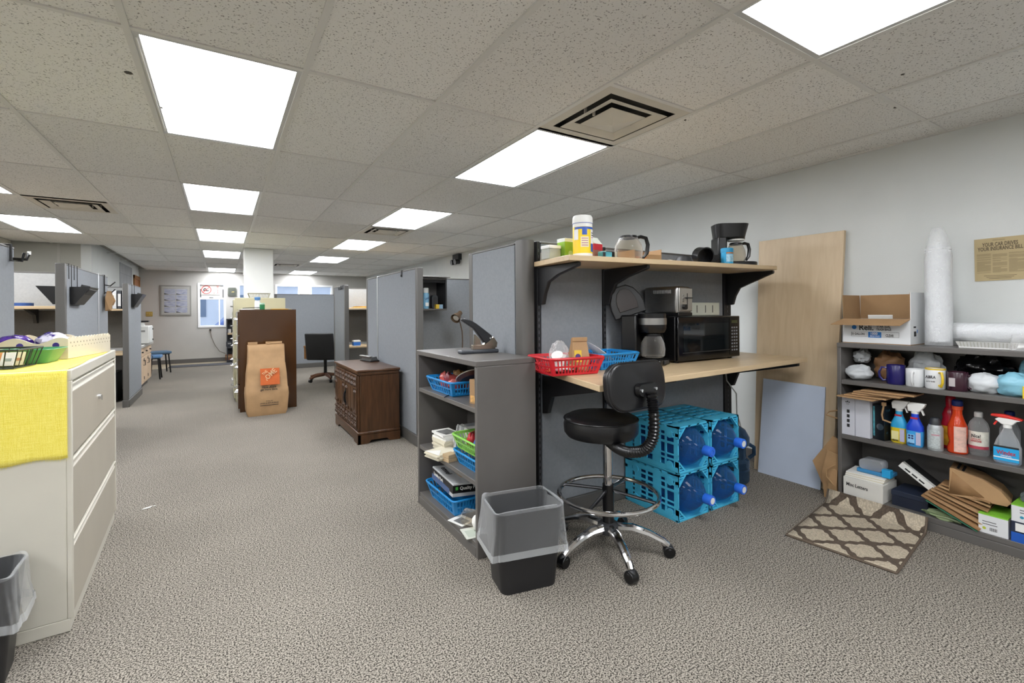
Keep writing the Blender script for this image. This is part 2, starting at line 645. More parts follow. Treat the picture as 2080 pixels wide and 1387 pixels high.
# square stepped air diffusers
m_vent = M('vent_enamel', 'cdc8bb', .45, var=.08, scale=4)
m_soot = M('sooty_duct', '33322f', .8)
VL = ['stepped square air vent beside the front right light panel', 'stepped square air vent over the left cubicles',
      'stepped square air vent at the far end of a right row light', 'sooty square air vent behind the white column']
for k, (i, vy) in enumerate(VENTS):
    v = thing('air_vent', VL[k], 'air vent', (gx(i) + .305, vy + .299, H), 0, 'ceiling air vents')
    def ring(a, b_, z0, z1):
        mb = MB()
        for sx, sy in ((1, 0), (-1, 0), (0, 1), (0, -1)):
            if sx:
                p = [(sx * b_, -b_, z0), (sx * b_, b_, z0), (sx * a, a, z1), (sx * a, -a, z1)]
            else:
                p = [(-b_, sy * b_, z0), (b_, sy * b_, z0), (a, sy * a, z1), (-a, sy * a, z1)]
            mb.add(p, [(0, 1, 2, 3)])
        return mb
    du = MB().box(-.295, .295, -.295, .295, .045, .055)
    for s in (-1, 1):
        du.box(s * .292 - .003, s * .292 + .003, -.295, .295, .0, .045).box(-.289, .289, s * .292 - .003, s * .292 + .003, .0, .045)
    du.build('duct', m_soot, v, smooth=False)
    ring(.235, .297, -.001, -.0025).build('flange', m_vent, v, solid=.002, smooth=False)
    ring(.15, .205, -.012, .006).build('middle_cone', m_vent, v, solid=.002, smooth=False)
    MB().add([(-.125, -.125, -.006), (.125, -.125, -.006), (.125, .125, -.006), (-.125, .125, -.006), (0, 0, -.03)], [(0, 1, 4), (1, 2, 4), (2, 3, 4), (3, 0, 4)]).build('centre_cone', m_vent, v, solid=.002, smooth=False)
    for q in (-.2, .19, -.14, .13):
        MB().box(q, q + .01, -.006, .006, -.006, .03).build('bracket', m_vent, v)
# ------------------------------------------------------------------ cubicle panels
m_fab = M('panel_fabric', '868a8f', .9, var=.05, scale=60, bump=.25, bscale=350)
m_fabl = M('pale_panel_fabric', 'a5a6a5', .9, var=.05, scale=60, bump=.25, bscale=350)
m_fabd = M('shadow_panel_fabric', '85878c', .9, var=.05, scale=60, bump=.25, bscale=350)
m_trim = M('panel_trim', '5a5855', .4)
m_alu = M('satin_joint', 'b6b8ba', .3, metal=.6)
m_maple = wood('maple_laminate', 'c4ab86', 'd2ba95', axis=0, scale=3, dens=9, rough=.4)
m_mapley = wood('maple_laminate_y', 'cab392', 'd5c0a0', axis=2, scale=3, dens=9, rough=.45)
PT = 1.656

def panel(label, axis, c, a, b, fab=m_fab, end_a=True, end_b=True, th=.06, joint=None):
    """freestanding fabric partition; runs along the given axis from a to b, centred on c"""
    L = b - a
    o = thing('office_divider', label, 'divider', (c, (a + b) / 2, 0) if axis == 'y' else ((a + b) / 2, c, 0),
              PI / 2 if axis == 'y' else 0, 'grey fabric cubicle dividers')
    ea, eb = (.05 if end_a else .004), (.05 if end_b else .004)
    MB().box(-L / 2 + ea, L / 2 - eb, -th / 2 + .004, th / 2 - .004, .1, PT - .012).build('fabric', fab, o, bevel=.003)
    MB().box(-L / 2 + ea, L / 2 - eb, -th / 2 + .002, th / 2 - .002, PT - .012, PT).build('top_cap', m_trim, o, bevel=.003)
    MB().box(-L / 2, L / 2, -th / 2 - .008, th / 2 + .008, 0, .1).build('base_raceway', m_trim, o, bevel=.006)
    if end_a:
        MB().box(-L / 2, -L / 2 + .05, -th / 2, th / 2, .1, PT).build('end_trim', m_trim, o, bevel=.005)
    if end_b:
        MB().box(L / 2 - .05, L / 2, -th / 2, th / 2, .1, PT).build('end_trim', m_trim, o, bevel=.005)
    if joint is not None:
        s = -1 if joint == 'a' else 1
        MB().box(s * (L / 2) - .012, s * (L / 2) + .012, -th / 2 - .004, th / 2 + .004, .1, PT + .004).build('joint_strip', m_alu, o, bevel=.003)
    return o

# right of the aisle (local x runs along +Y for axis y, so 'a' is the near end)
panel('fabric partition standing behind the grey bookcase, next to the rounded post', 'y', 1.518, 2.37, 2.975, end_a=False)
panel('narrow fabric partition behind the counter, left of the slotted strip', 'x', 2.28, 1.60, 2.087, m_fab, False, False)
panel('wide fabric partition behind the microwave and coffee maker', 'x', 2.28, 2.113, 3.355, m_fab, False, False)
panel('tall fabric partition beside the carved wooden cabinet', 'y', 1.56, 4.12, 5.41, end_b=False, joint='b')
panel('short fabric partition beyond the carved cabinet, past the bright joint', 'y', 1.56, 5.426, 5.9, end_a=False)
panel('fabric partition carrying the open overhead cabinet', 'x', 5.36, 1.6, 3.68, m_fab, False, False)
panel('fabric partition with small black hooks on its top edge', 'y', 1.61, 7.33, 8.15)
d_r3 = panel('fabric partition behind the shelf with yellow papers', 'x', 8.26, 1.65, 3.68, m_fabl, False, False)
panel('broad fabric partition behind the black office chair', 'x', 11.45, .98, 2.5, m_fab, True, False)
panel('fabric partition closing the far right cubicle by the window', 'y', 2.54, 11.5, 12.9, m_fab, False)
# left of the aisle
panel('fabric partition cut by the left edge, with a coat hook on top', 'y', -1.09, 2.55, 3.99, end_b=False)
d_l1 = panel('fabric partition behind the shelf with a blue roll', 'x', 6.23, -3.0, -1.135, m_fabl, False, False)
panel('fabric partition with a black wire-hung file pocket on each face', 'y', -1.09, 5.05, 6.235, end_b=False, joint='b')
panel('short fabric partition with hanging paper bags', 'y', -1.09, 6.25, 6.72, end_a=False, end_b=False)
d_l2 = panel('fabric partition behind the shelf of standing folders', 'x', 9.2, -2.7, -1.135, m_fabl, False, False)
panel('fabric partition beside the light wood cabinet, with one small file pocket', 'y', -1.09, 8.0, 9.2, end_b=False)

# dark tackboards between desk and shelf in three cubicles
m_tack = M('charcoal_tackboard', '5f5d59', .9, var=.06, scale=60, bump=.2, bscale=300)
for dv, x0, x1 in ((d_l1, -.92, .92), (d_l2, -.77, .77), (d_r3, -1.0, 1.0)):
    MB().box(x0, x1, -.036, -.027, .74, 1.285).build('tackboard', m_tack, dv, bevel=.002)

# rounded corner post and the slotted standards behind the counter
po = thing('corner_post', 'tall rounded charcoal corner post beside the red basket', 'post', (1.518, 2.30, 0))
MB().prism(rrect(.085, .12, .035, 5), 0, PT).build('shell', m_trim, po)
MB().prism(rrect(.08, .115, .03, 4), PT, PT + .006).build('cap', m_trim, po)
m_slot = M('slotted_standard', '1b1b1d', .45)
for x, lab, w in ((1.581, 'black slotted shelf standard beside the rounded post', .022), (2.1, 'black slotted shelf standard behind the blue basket', .022), (3.405, 'wide black slotted standard at the wall end of the counter', .09)):
    st = thing('slotted_standard', lab, 'shelf standard', (x, 2.262, 0), 0, 'shelf standards behind the counter')
    MB().box(-w / 2, w / 2, -.014, .03, 0, PT).build('rail', m_slot, st, bevel=.002)
    sl = MB()
    for k in range(40):
        z = .15 + k * .037
        sl.box(-.003, .003, -.0155, -.0142, z, z + .02)
    sl.build('slot', M('slot_gap', '55555a', .6), st, kind='stuff', smooth=False)

# ------------------------------------------------------------------ things on the left cubicles
def pocket(label, x, y0, y1, s, z0, z1, papers):
    """V shaped hanging file pocket, s = side of the panel it hangs on"""
    o = thing('file_pocket', label, 'file pocket', (x, y0, 0))
    L = y1 - y0
    d0, d1 = .025, .125
    mb = MB()
    mb.add([(0, 0, z0), (s * d0, 0, z0), (s * d1, 0, z1), (0, 0, z1), (0, L, z0), (s * d0, L, z0), (s * d1, L, z1), (0, L, z1)],
           [(0, 1, 2, 3), (4, 7, 6, 5), (1, 5, 6, 2), (0, 4, 5, 1), (0, 3, 7, 4)])
    mb.build('pocket', m_black, o, solid=.004, smooth=False)
    for y in (.02, L * .65):
        MB().tube([(-s * .066, y, PT - .12), (-s * .066, y, PT + .004), (s * .004, y, PT + .004), (s * .004, y, z1)], .003, 6).build('hanger_wire', m_black, o)
    for k in range(papers):
        f = .55 + .38 * k / max(1, papers - 1)
        MB().add([(s * (d0 + .004) * f, .02, z0 + .02), (s * (d0 + .004) * f, L - .02, z0 + .02), (s * d1 * f, L - .02, z1 + .02 - .02 * k), (s * d1 * f, .02, z1 + .02 - .02 * k)],
                 [(0, 1, 2, 3)]).build('divider', m_paper if k % 2 else m_dark, o, solid=.006, smooth=False)
    return o
pocket('black file pocket with dividers hung on the aisle face of a left partition', -1.058, 5.19, 5.5, 1, 1.33, 1.475, 3)
pocket('black file pocket hung on the inner face of the same left partition', -1.122, 5.12, 5.4, -1, 1.33, 1.475, 0)
pocket('small black file pocket holding white sheets near the wood cabinet', -1.058, 8.26, 8.6, 1, 1.34, 1.52, 2)

hk = thing('coat_hook', 'black and white coat hook over the leftmost partition', 'hook', (-1.058, 3.9, 0))
MB().tube([(-.07, 0, PT - .05), (-.07, 0, PT + .006), (.004, 0, PT + .006), (.004, 0, PT - .09), (.05, .0, PT - .09), (.06, 0, PT - .04)], .007, 8).build('strap', m_black, hk)
MB().tube([(.004, .03, PT - .075), (.06, .04, PT - .075), (.07, .045, PT - .035)], .009, 8).build('prong', m_black, hk)
MB().lathe([(.009, 0), (.009, .02)], 10, (.07, .045, PT - .045)).build('tip', m_white, hk)

hk2 = thing('coat_hook', 'black three-pronged coat hook above the hanging paper bags', 'hook', (-1.058, 6.5, 0))
MB().box(.0, .008, -.012, .012, PT - .2, PT + .006).box(-.066, .008, -.012, .012, PT + .002, PT + .006).build('strap', m_black, hk2)
for k, z in enumerate((PT - .1, PT - .18)):
    MB().tube([(.004, 0, z), (.05, 0, z - .01), (.09, .0, z + .035)], .006, 8).build('prong', m_black, hk2)

pb = thing('paper_bag_bundle', 'tan crumpled paper bags hanging from the hook on a left partition', 'paper bag', (-1.058, 6.5, 0))
for k, (dy, dx) in enumerate(((-.03, .04), (.06, .03), (.12, .035))):
    mb = MB()
    z1, z0 = 1.49 - .02 * k, 1.28 + .03 * k
    mb.loft([[(dx - .01, dy - .02, z1), (dx + .02, dy - .02, z1), (dx + .02, dy + .02, z1), (dx - .01, dy + .02, z1)],
             [(dx - .02, dy - .05, z1 - .07), (dx + .045, dy - .03, z1 - .06), (dx + .03, dy + .02, z1 - .08), (dx - .02, dy + .03, z1 - .07)],
             [(dx - .025, dy - .03, z0), (dx + .01, dy - .04, z0 + .02), (dx + .02, dy + .01, z0), (dx - .025, dy + .02, z0 + .01)]])
    mb.build('bag', m_kraft, pb, smooth=False)

def shelf(label, x0, x1, y0, y1, z, brackets=()):
    o = thing('wall_shelf', label, 'shelf', ((x0 + x1) / 2, (y0 + y1) / 2, z))
    L, d = x1 - x0, y1 - y0
    MB().box(-L / 2, L / 2, -d / 2, d / 2, -.028, 0).build('board', m_maple, o, bevel=.003)
    for bx in brackets:
        MB().prism([(-d / 2 + .02, -.028), (d / 2, -.028), (d / 2, -.16), (d / 2 - .05, -.16), (d / 2 - .09, -.08)], bx - o.location.x - .012, bx - o.location.x + .012, 'x').build('bracket', m_slot, o)
    return o
def desk(label, x0, x1, y0, y1, z):
    o = thing('cubicle_desk', label, 'desk', ((x0 + x1) / 2, (y0 + y1) / 2, 0))
    L, d = x1 - x0, y1 - y0
    MB().box(-L / 2, L / 2, -d / 2, d / 2, z - .03, z).build('top', m_maple, o, bevel=.003)
    for s in (-1, 1):
        MB().box(s * (L / 2 - .03) - .015, s * (L / 2 - .03) + .015, -d / 2 + .06, d / 2, 0, z - .03).build('leg', m_trim, o)
    return o
shelf('maple shelf in the left cubicle with a blue roll on it', -2.95, -1.14, 5.84, 6.19, 1.325, (-2.6, -1.5))
desk('maple desk under the shelf in the left cubicle', -2.95, -1.15, 5.6, 6.16, .72)
shelf('maple shelf of standing folders in the farther left cubicle', -2.65, -1.14, 8.82, 9.16, 1.32, (-2.4,))
desk('maple desk in the farther left cubicle', -2.65, -1.14, 8.5, 9.14, .69)
shelf('maple shelf with yellow papers in the far right cubicle', 1.66, 3.4, 7.9, 8.22, 1.32, (2.6,))
desk('maple desk with a blue box in the far right cubicle', 1.66, 3.4, 7.75, 8.2, .70)
desk('maple desk inside the cubicle with the overhead cabinet', 1.64, 3.5, 4.75, 5.31, .72)

# monitor and dark bits inside cubicles
mo = thing('monitor', 'dark computer monitor in the far right cubicle', 'monitor', (2.38, 8.05, .7))
MB().box(-.22, .22, -.015, .02, .1, .42).build('screen', m_black, mo, bevel=.006)
MB().cyl((0, .02, 0.01), (0, .02, .15), .02).build('stand', m_black, mo)
MB().lathe([(.1, 0), (.1, .012), (.03, .018)], 20, (0, .02, 0)).build('foot', m_black, mo)
bb = thing('tissue_box', 'small blue box on the desk in the far right cubicle', 'box', (1.87, 7.86, .7))
MB().box(-.055, .055, -.06, .06, 0, .085).build('carton', M('blue_carton', '2f6fc4', .5), bb, bevel=.002)
MB().box(-.056, .056, -.061, .061, .06, .0855).build('lid_band', m_white, bb)
yp = thing('paper_stack', 'loose yellow papers on the far right cubicle shelf', 'papers', (2.0, 8.05, 1.32))
m_yel = M('yellow_sheet', 'e8b43c', .7, var=.1, scale=8)
for k in range(4):
    MB().at(.03 * k - .04, .01 * k, .0005 + .006 * k, .2 * k - .3).box(-.12, .12, -.1, .1, 0, .005).build('sheet', m_yel if k != 2 else m_kraft, yp)
tp = thing('tape_roll', 'blue roll lying on the left cubicle shelf', 'tape', (-1.55, 6.0, 1.325))
MB().lathe([(.035, 0), (.075, 0), (.075, .03), (.035, .03), (.035, 0)], 28, cap=False).build('roll', M('blue_vinyl', '2c4f8f', .45, var=.15, scale=30), tp)
gd = thing('round_sticker', 'small green ring sticker on the shaded left partition', 'sticker', (-1.36, 6.19, .93))
MB().lathe([(.022, 0), (.038, 0), (.038, .003), (.022, .003), (.022, 0)], 24, axis='y', cap=False).build('ring', M('green_print', '4f8a1e', .5), gd)
# folders and binders on the left shelf
for k, (x, wv, hv, c, lean) in enumerate(((-1.44, .03, .25, 'a58c68', .12), (-1.40, .05, .26, 'c3b79f', .08), (-1.325, .045, .27, 'd9dadb', 0), (-1.27, .045, .27, '3b3d42', 0), (-1.215, .045, .27, 'd9dadb', 0))):
    b = thing('binder', ['tan folder at the left end of the folder row', 'cream folder leaning beside the tan one', 'pale upright binder next to the cream folder', 'dark upright binder between two pale ones', 'pale upright binder nearest the partition end'][k], 'binder', (x, 8.93, 1.32), 0, 'folders on the left cubicle shelf')
    MB().at(0, 0, 0, 0, 0, -lean).box(-wv / 2, wv / 2, -.1, .12, .003, hv).build('cover', M('binder_' + c, c, .6), b, bevel=.003)
    MB().at(0, 0, 0, 0, 0, -lean).box(-wv / 2 + .006, wv / 2 - .006, -.102, -.098, .04, hv - .05).build('spine_label', m_paper, b)
# computer tower and cable clutter under left desk
ct = thing('computer_tower', 'dark computer tower under the farther left desk', 'computer', (-1.35, 8.75, 0))
MB().box(-.09, .09, -.2, .2, .01, .42).build('case', m_black, ct, bevel=.006)
MB().lathe([(.012, 0), (.012, .004)], 14, (.02, -.204, .2), 'y').build('power_button', m_white, ct)
MB().box(-.07, .07, -.203, -.2, .32, .36).build('drive_bay', m_dark, ct)

# ------------------------------------------------------------------ right cubicle: overhead cabinet and its contents
oc = thing('overhead_cabinet', 'charcoal overhead cabinet with its flip door raised', 'cabinet', (1.93, 5.19, 1.26))
w, d, h = .62, .28, .375
MB().box(-w / 2, w / 2, -d / 2, d / 2, 0, .02).build('bottom', m_metal_grey, oc, bevel=.003)
MB().box(-w / 2, w / 2, -d / 2, d / 2, h - .02, h).build('top', m_metal_grey, oc, bevel=.003)
for s in (-1, 1):
    MB().box(s * w / 2 - (.018 if s > 0 else 0), s * w / 2 + (.018 if s < 0 else 0), -d / 2, d / 2, .02, h - .02).build('side', m_dark, oc, bevel=.003)
MB().box(-w / 2 + .018, w / 2 - .018, d / 2 - .01, d / 2, .02, h - .02).build('back', m_metal_grey, oc)
MB().box(-w / 2 + .01, w / 2 + .02, -d / 2 - .06, d / 2 - .05, h + .004, h + .018).build('flip_door', M('flip_door', '8d8c8a', .4), oc, bevel=.004)
MB().box(-w / 2 + .02, w / 2 - .02, -d / 2 + .01, -d / 2 + .05, h - .055, h - .025).build('door_rail', m_black, oc)

sp = thing('spray_can', 'light blue disinfectant spray can in the overhead cabinet', 'spray can', (2.0, 5.1, 1.28))
MB().lathe([(.033, 0), (.035, .006), (.035, .17), (.028, .185)], 20).build('can', M('spray_blue', '7fb3cf', .35), sp)
MB().lathe([(.03, .183), (.031, .235), (.024, .24)], 20).build('cap', m_white, sp)
text('label_script', 'Lysol', .035, M('navy_ink', '1d2f6b', .5), sp, (0, -.0362, .12), (PI / 2, -.3, 0), width=.055)
MB().box(-.02, .02, -.0362, -.0352, .03, .07).build('label_patch', m_white, sp)
ds = thing('small_speaker', 'rounded dark object standing beside the spray can', 'speaker', (2.115, 5.14, 1.28))
MB().prism(rrect(.075, .16, .03, 4, 0, .08), -.03, .03, 'y').build('housing', M('slate_plastic', '3b3e42', .6), ds, bevel=.004)
MB().prism(rrect(.05, .1, .02, 4, 0, .085), -.032, -.03, 'y').build('grille', m_dark, ds)
yb = thing('small_carton', 'small yellow and blue carton in the overhead cabinet', 'box', (2.15, 5.085, 1.28))
MB().box(-.04, .0, -.02, .03, 0, .05).build('yellow_half', M('yellow_carton', 'd8b436', .55), yb)
MB().box(.0005, .045, -.02, .03, 0, .048).build('blue_half', M('sky_carton', '8aa9bd', .55), yb)
wb = thing('small_carton', 'small white carton left of the spray can', 'box', (1.91, 5.09, 1.28))
MB().box(-.035, .03, -.02, .03, 0, .026).build('carton', m_white, wb, bevel=.002)
MB().box(-.035, .03, -.0206, -.02, .008, .018).build('print_band', M('grey_print', '8b8b88', .6), wb)

# desk lamp with bent gooseneck
lp = thing('desk_lamp', 'bronze gooseneck desk lamp behind the grey bookcase', 'lamp', (2.36, 4.9, .72))
m_brz = M('bronze_enamel', '5c4a38', .4)
MB().lathe([(.08, 0), (.085, .012), (.03, .025), (.012, .03)], 24).build('base', m_brz, lp)
MB().tube([(0, 0, .03), (.005, 0, .2), (0, 0, .3), (-.02, 0, .38), (-.045, -.005, .45), (-.05, -.005, .48)], .007, 8).build('gooseneck', m_brz, lp)
hd = MB()
hd.m = Matrix.Translation((-.04, 0, .49)) @ Matrix.Rotation(-2.2, 4, 'Y') @ Matrix.Rotation(.5, 4, 'X')
hd.lathe([(.018, -.05), (.028, -.04), (.03, .0), (.048, .045), (.058, .09), (.054, .09), (.044, .045), (.026, .002)], 24, cap=False)
hd.build('shade', m_brz, lp)
bl = MB()
bl.m = hd.m
bl.lathe([(.012, .01), (.02, .03), (.034, .06), (.036, .075), (.02, .08)], 18)
bl.build('bulb', M('frosted_bulb', 'd9d6cf', .3), lp)

# emergency light heads on the right wall
em = thing('emergency_light', 'black twin-head emergency light high on the right wall', 'light', (WR, 7.8, 2.2))
MB().box(-.07, 0, -.13, .13, -.02, .09).build('housing', m_dark, em, bevel=.008)
for s in (-1, 1):
    MB().cyl((-.03, s * .07, -.05), (-.12, s * .075, -.06), .045, .05, 16).build('lamp_head', m_black, em)
    MB().cyl((-.04, s * .07, -.03), (-.04, s * .07, .0), .012, n=10).build('swivel', m_dark, em)

# clips on partition tops
for k, y in enumerate((7.42, 7.5, 7.58)):
    c = thing('partition_hook', ['first', 'second', 'third'][k] + ' small black hook from the end trim on the far right partition', 'hook', (1.575, y, 0))
    MB().tube([(.07, 0, PT - .03), (.07, 0, PT + .004), (-.003, 0, PT + .004), (-.003, 0, PT - .06), (-.03, 0, PT - .065), (-.035, 0, PT - .035)], .005, 6).build('wire', m_black, c)
    MB().lathe([(.006, 0), (.006, .008)], 8, (-.035, 0, PT - .037)).build('tip', m_dark, c)
c = thing('partition_clip', 'single black clip on top of the tall partition beside the carved cabinet', 'hook', (1.53, 4.55, 0))
MB().box(-.006, -.002, -.012, .012, PT - .06, PT + .004).box(-.006, .066, -.012, .012, PT + .001, PT + .004).build('strap', m_black, c)
MB().box(-.012, -.006, -.008, .008, PT - .06, PT - .04).build('lip', m_black, c)
# ------------------------------------------------------------------ file cabinet row in the aisle
def file_cabinet(label, x0, x1, y0, y1, h, mat, drawers, handle):
    """upright drawer cabinet whose drawers face the left (-X)"""
    o = thing('file_cabinet', label, 'file cabinet', ((x0 + x1) / 2, (y0 + y1) / 2, 0), 0, 'upright file cabinets in the aisle')
    w, d = x1 - x0, y1 - y0
    MB().box(-w / 2 + .02, w / 2, -d / 2, d / 2, 0, h).build('body', mat, o, bevel=.004)
    dh = (h - .06) / drawers
    for k in range(drawers):
        z = .045 + k * dh
        dr = MB().box(-w / 2, -w / 2 + .022, -d / 2 + .015, d / 2 - .015, z, z + dh - .012).build('drawer', mat, o, bevel=.004)
        MB().tube([(-w / 2, -.05, z + dh * .62), (-w / 2 - .03, -.045, z + dh * .62), (-w / 2 - .03, .045, z + dh * .62), (-w / 2, .05, z + dh * .62)], .007, 8).build('handle', handle, dr)
        MB().box(-w / 2 - .006, -w / 2, -.04, .04, z + dh * .76, z + dh * .9).build('label_holder', handle, dr)
        MB().cyl((-w / 2 - .014, d / 2 - .06, z + dh * .62), (-w / 2, d / 2 - .06, z + dh * .62), .01, n=10).build('latch', handle, dr)
    return o
m_brown = M('brown_enamel', '452a12', .14, var=.12, scale=2.5, spec=.6)
m_putty = M('putty_enamel', 'b4ae92', .4, var=.04, scale=4)
file_cabinet('dark brown metal file cabinet with the paper lawn bag against it', .168, .838, 6.78, 7.18, 1.29, m_brown, 4, m_chrome)
file_cabinet('putty file cabinet directly behind the dark brown one', .168, .838, 7.20, 7.62, 1.30, m_putty, 4, m_chrome)
file_cabinet('taller putty file cabinet in front of the white column', .14, .80, 7.64, 8.05, 1.462, m_putty, 5, m_chrome)
file_cabinet('rearmost putty file cabinet hidden beside the column', .14, .80, 8.07, 8.48, 1.30, m_putty, 4, m_chrome)

jr = thing('jar', 'white jar with a blue lid on the file cabinets', 'jar', (.42, 7.33, 1.30))
MB().lathe([(.03, 0), (.036, .008), (.036, .1), (.026, .118), (.026, .125)], 20).build('body', M('milky_plastic', 'dcdfe4', .3), jr)
MB().lathe([(.036, .122), (.037, .16), (.03, .165)], 20).build('lid', M('blue_lid', '4f7fb4', .4), jr)
j2 = thing('jar', 'small green jar in front of the blue-lidded one', 'jar', (.455, 6.98, 1.29))
MB().lathe([(.028, 0), (.031, .006), (.031, .06), (.028, .068)], 20).build('body', M('green_glass', '2f8a55', .15, trans=.2), j2)
MB().lathe([(.031, .066), (.031, .085), (.026, .088)], 20).build('lid', M('mint_lid', 'a9cdb4', .35), j2)
pp = thing('paper_stack', 'papers and a pen lying on the brown file cabinet', 'papers', (.31, 7.04, 1.29))
for k in range(3):
    MB().at(.03 * k, .02 * k, .0005 + .004 * k, .3 * k).box(-.1, .06, -.1, .1, 0, .003).build('sheet', m_paper, pp)
MB().cyl((-.08, -.08, .018), (.16, -.02, .03), .005, n=8).build('pen', m_dark, pp)
y2 = thing('note_pad', 'yellow pad lying on the brown file cabinet', 'note pad', (.66, 6.99, 1.29))
MB().box(-.1, .1, -.07, .07, 0, .008).build('pages', m_yel, y2)
MB().box(-.1, .1, .055, .07, .008, .011).build('binding', m_kraft, y2)
wbk = thing('wire_basket', 'empty wire basket on the taller putty file cabinet', 'basket', (.47, 7.86, 1.462))
m_wire = M('grey_wire', '8a8778', .4, metal=.5)
def wire_basket(parent, w, d, h, n, mat, r=.003, flare=1.18):
    a = [(-w / 2, -d / 2), (w / 2, -d / 2), (w / 2, d / 2), (-w / 2, d / 2)]
    MB().tube([(x * flare, y * flare, h) for x, y in a], r * 1.6, 6, closed=True).build('rim', mat, parent)
    MB().tube([(x, y, r) for x, y in a], r, 6, closed=True).build('bottom_ring', mat, parent)
    mb = MB()
    for k in range(n + 1):
        t = -1 + 2 * k / n
        x = t * w / 2
        mb.tube([(x * flare, -d / 2 * flare, h), (x, -d / 2, r), (x, d / 2, r), (x * flare, d / 2 * flare, h)], r * .8, 5)
    m2 = max(3, int(n * d / w))
    for k in range(m2 + 1):
        y = (-1 + 2 * k / m2) * d / 2
        mb.tube([(-w / 2 * flare, y * flare, h), (-w / 2, y, r), (w / 2, y, r), (w / 2 * flare, y * flare, h)], r * .8, 5)
    mb.build('wires', mat, parent, kind='stuff')
wire_basket(wbk, .24, .2, .07, 14, m_wire)

# paper lawn bag with printed square
bag = thing('paper_lawn_bag', 'large brown paper lawn bag with an orange printed square', 'paper bag', (.466, 6.56, 0))
def bagring(w, d, z, ph=0, k=.0):
    pts = []
    for x, y in rrect(w, d, .02, 2):
        n_ = noise.noise(Vector((x * 9, y * 9, z * 8 + ph))) * k
        pts.append((x + n_, y + n_ * .7, z))
    return pts
bgm = MB()
bgm.loft([bagring(.41, .27, 0, 1), bagring(.45, .29, .05, 2, .01), bagring(.47, .3, .25, 3, .015), bagring(.466, .284, .325, 3.6, .008), bagring(.456, .268, .337, 3.8, .008), bagring(.44, .24, .5, 4, .012),
          bagring(.414, .212, .625, 5, .006), bagring(.409, .204, .635, 5.3, .006), bagring(.40, .17, .78, 6, .008), bagring(.395, .155, .855, 7, .005)], capb=False)
bgm.build('sack', m_kraft, bag, solid=.002)
for s, x0, x1 in ((-1, -.195, -.09), (1, 0, .185)):
    MB().box(x0, x1, .06, .068, .84, .885).build('torn_rim', m_kraft, bag, bevel=.002)
MB().tube([(.0, -.074, .872), (.02, -.08, .86), (.05, -.08, .872), (.17, -.074, .875)], .008, 6).build('rolled_edge', m_kraft, bag)
m_orange = M('orange_print', 'bd5a20', .7, var=.08, scale=20)
m_faded = M('faded_print', 'cfa67c', .75)
tilt = math.atan2(.035, .2)
sq = MB()
sq.at(0.03, -.151, .47, 0, -.2)
sq.box(-.105, .105, -.002, .0, -.1, .1)
sq.build('printed_square', m_orange, bag)
for s, (t_, sz, dx, dz) in enumerate((('THE', .045, -.055, .05), ('HOME', .085, -.008, .012), ('DEPOT', .075, .04, -.042))):
    o = text('lettering', t_, sz, m_faded, bag, (.03 + dx, -.1555 - dz * .2, .47 + dz), (PI / 2 - .2, -PI / 4, 0), xscale=.8)
text('lettering', 'How doers', .034, m_ink, bag, (.02, -.1585, .345), (PI / 2 - .05, 0, 0), width=.15)
text('lettering', 'get more done.', .034, m_ink, bag, (.02, -.16, .315), (PI / 2, 0, 0), width=.19)
text('lettering', '30 GALLON', .02, m_ink, bag, (.02, -.162, .175), (PI / 2, 0, 0), width=.07)
text('lettering', 'LAWN & REFUSE BAGS', .022, m_ink, bag, (.02, -.162, .15), (PI / 2, 0, 0), width=.2)
MB().box(-.08, .12, -.1625, -.1605, .122, .128).build('print_line', m_ink, bag)

# ------------------------------------------------------------------ black office chair with wooden arms
ch = thing('office_chair', 'black office chair with wooden arms and wooden star base', 'chair', (1.6, 9.05, 0), -.5)
m_bleather = M('black_upholstery', '17171a', .55, var=.1, scale=12)
m_walnut = wood('walnut_frame', '5b3a28', '7d5439', axis=0, scale=5, dens=12)
MB().box(-.24, .24, -.22, .24, .40, .49).build('seat', m_bleather, ch, bevel=.035, seg=4)
bk = MB()
bk.loft([[(x, -.24 - .02 * k - .035 * math.cos(x * 5.5) + yy, .40 + .48 * k / 5) for x, yy in ((-.245, 0), (-.12, 0), (0, 0), (.12, 0), (.245, 0), (.245, .07), (.12, .08), (0, .08), (-.12, .08), (-.245, .07))] for k in range(6)])
bk.build('backrest', m_bleather, ch, bevel=.025, seg=4)
for s in (-1, 1):
    MB().box(s * .285 - .022, s * .285 + .022, -.22, .12, .62, .655).box(s * .285 - .02, s * .285 + .02, -.2, -.15, .42, .62).box(s * .285 - .02, s * .285 + .02, .06, .11, .42, .62).build('armrest', wood('honey_arm', '8a5f35', 'a8794a', axis=1), ch, bevel=.008)
MB().cyl((0, 0, .1), (0, 0, .4), .028, n=14).build('gas_column', m_black, ch)
for k in range(5):
    a = 2 * PI * k / 5 + .3
    x, y = math.cos(a), math.sin(a)
    MB().tube([(x * .03, y * .03, .12), (x * .18, y * .18, .105), (x * .31, y * .31, .075)], [.032, .026, .018], 8).build('base_leg', m_walnut, ch)
    cs = MB().cyl((x * .30 - y * .02, y * .30 + x * .02, .03), (x * .30 + y * .02, y * .30 - x * .02, .03), .03, n=14).build('caster', m_black, ch)

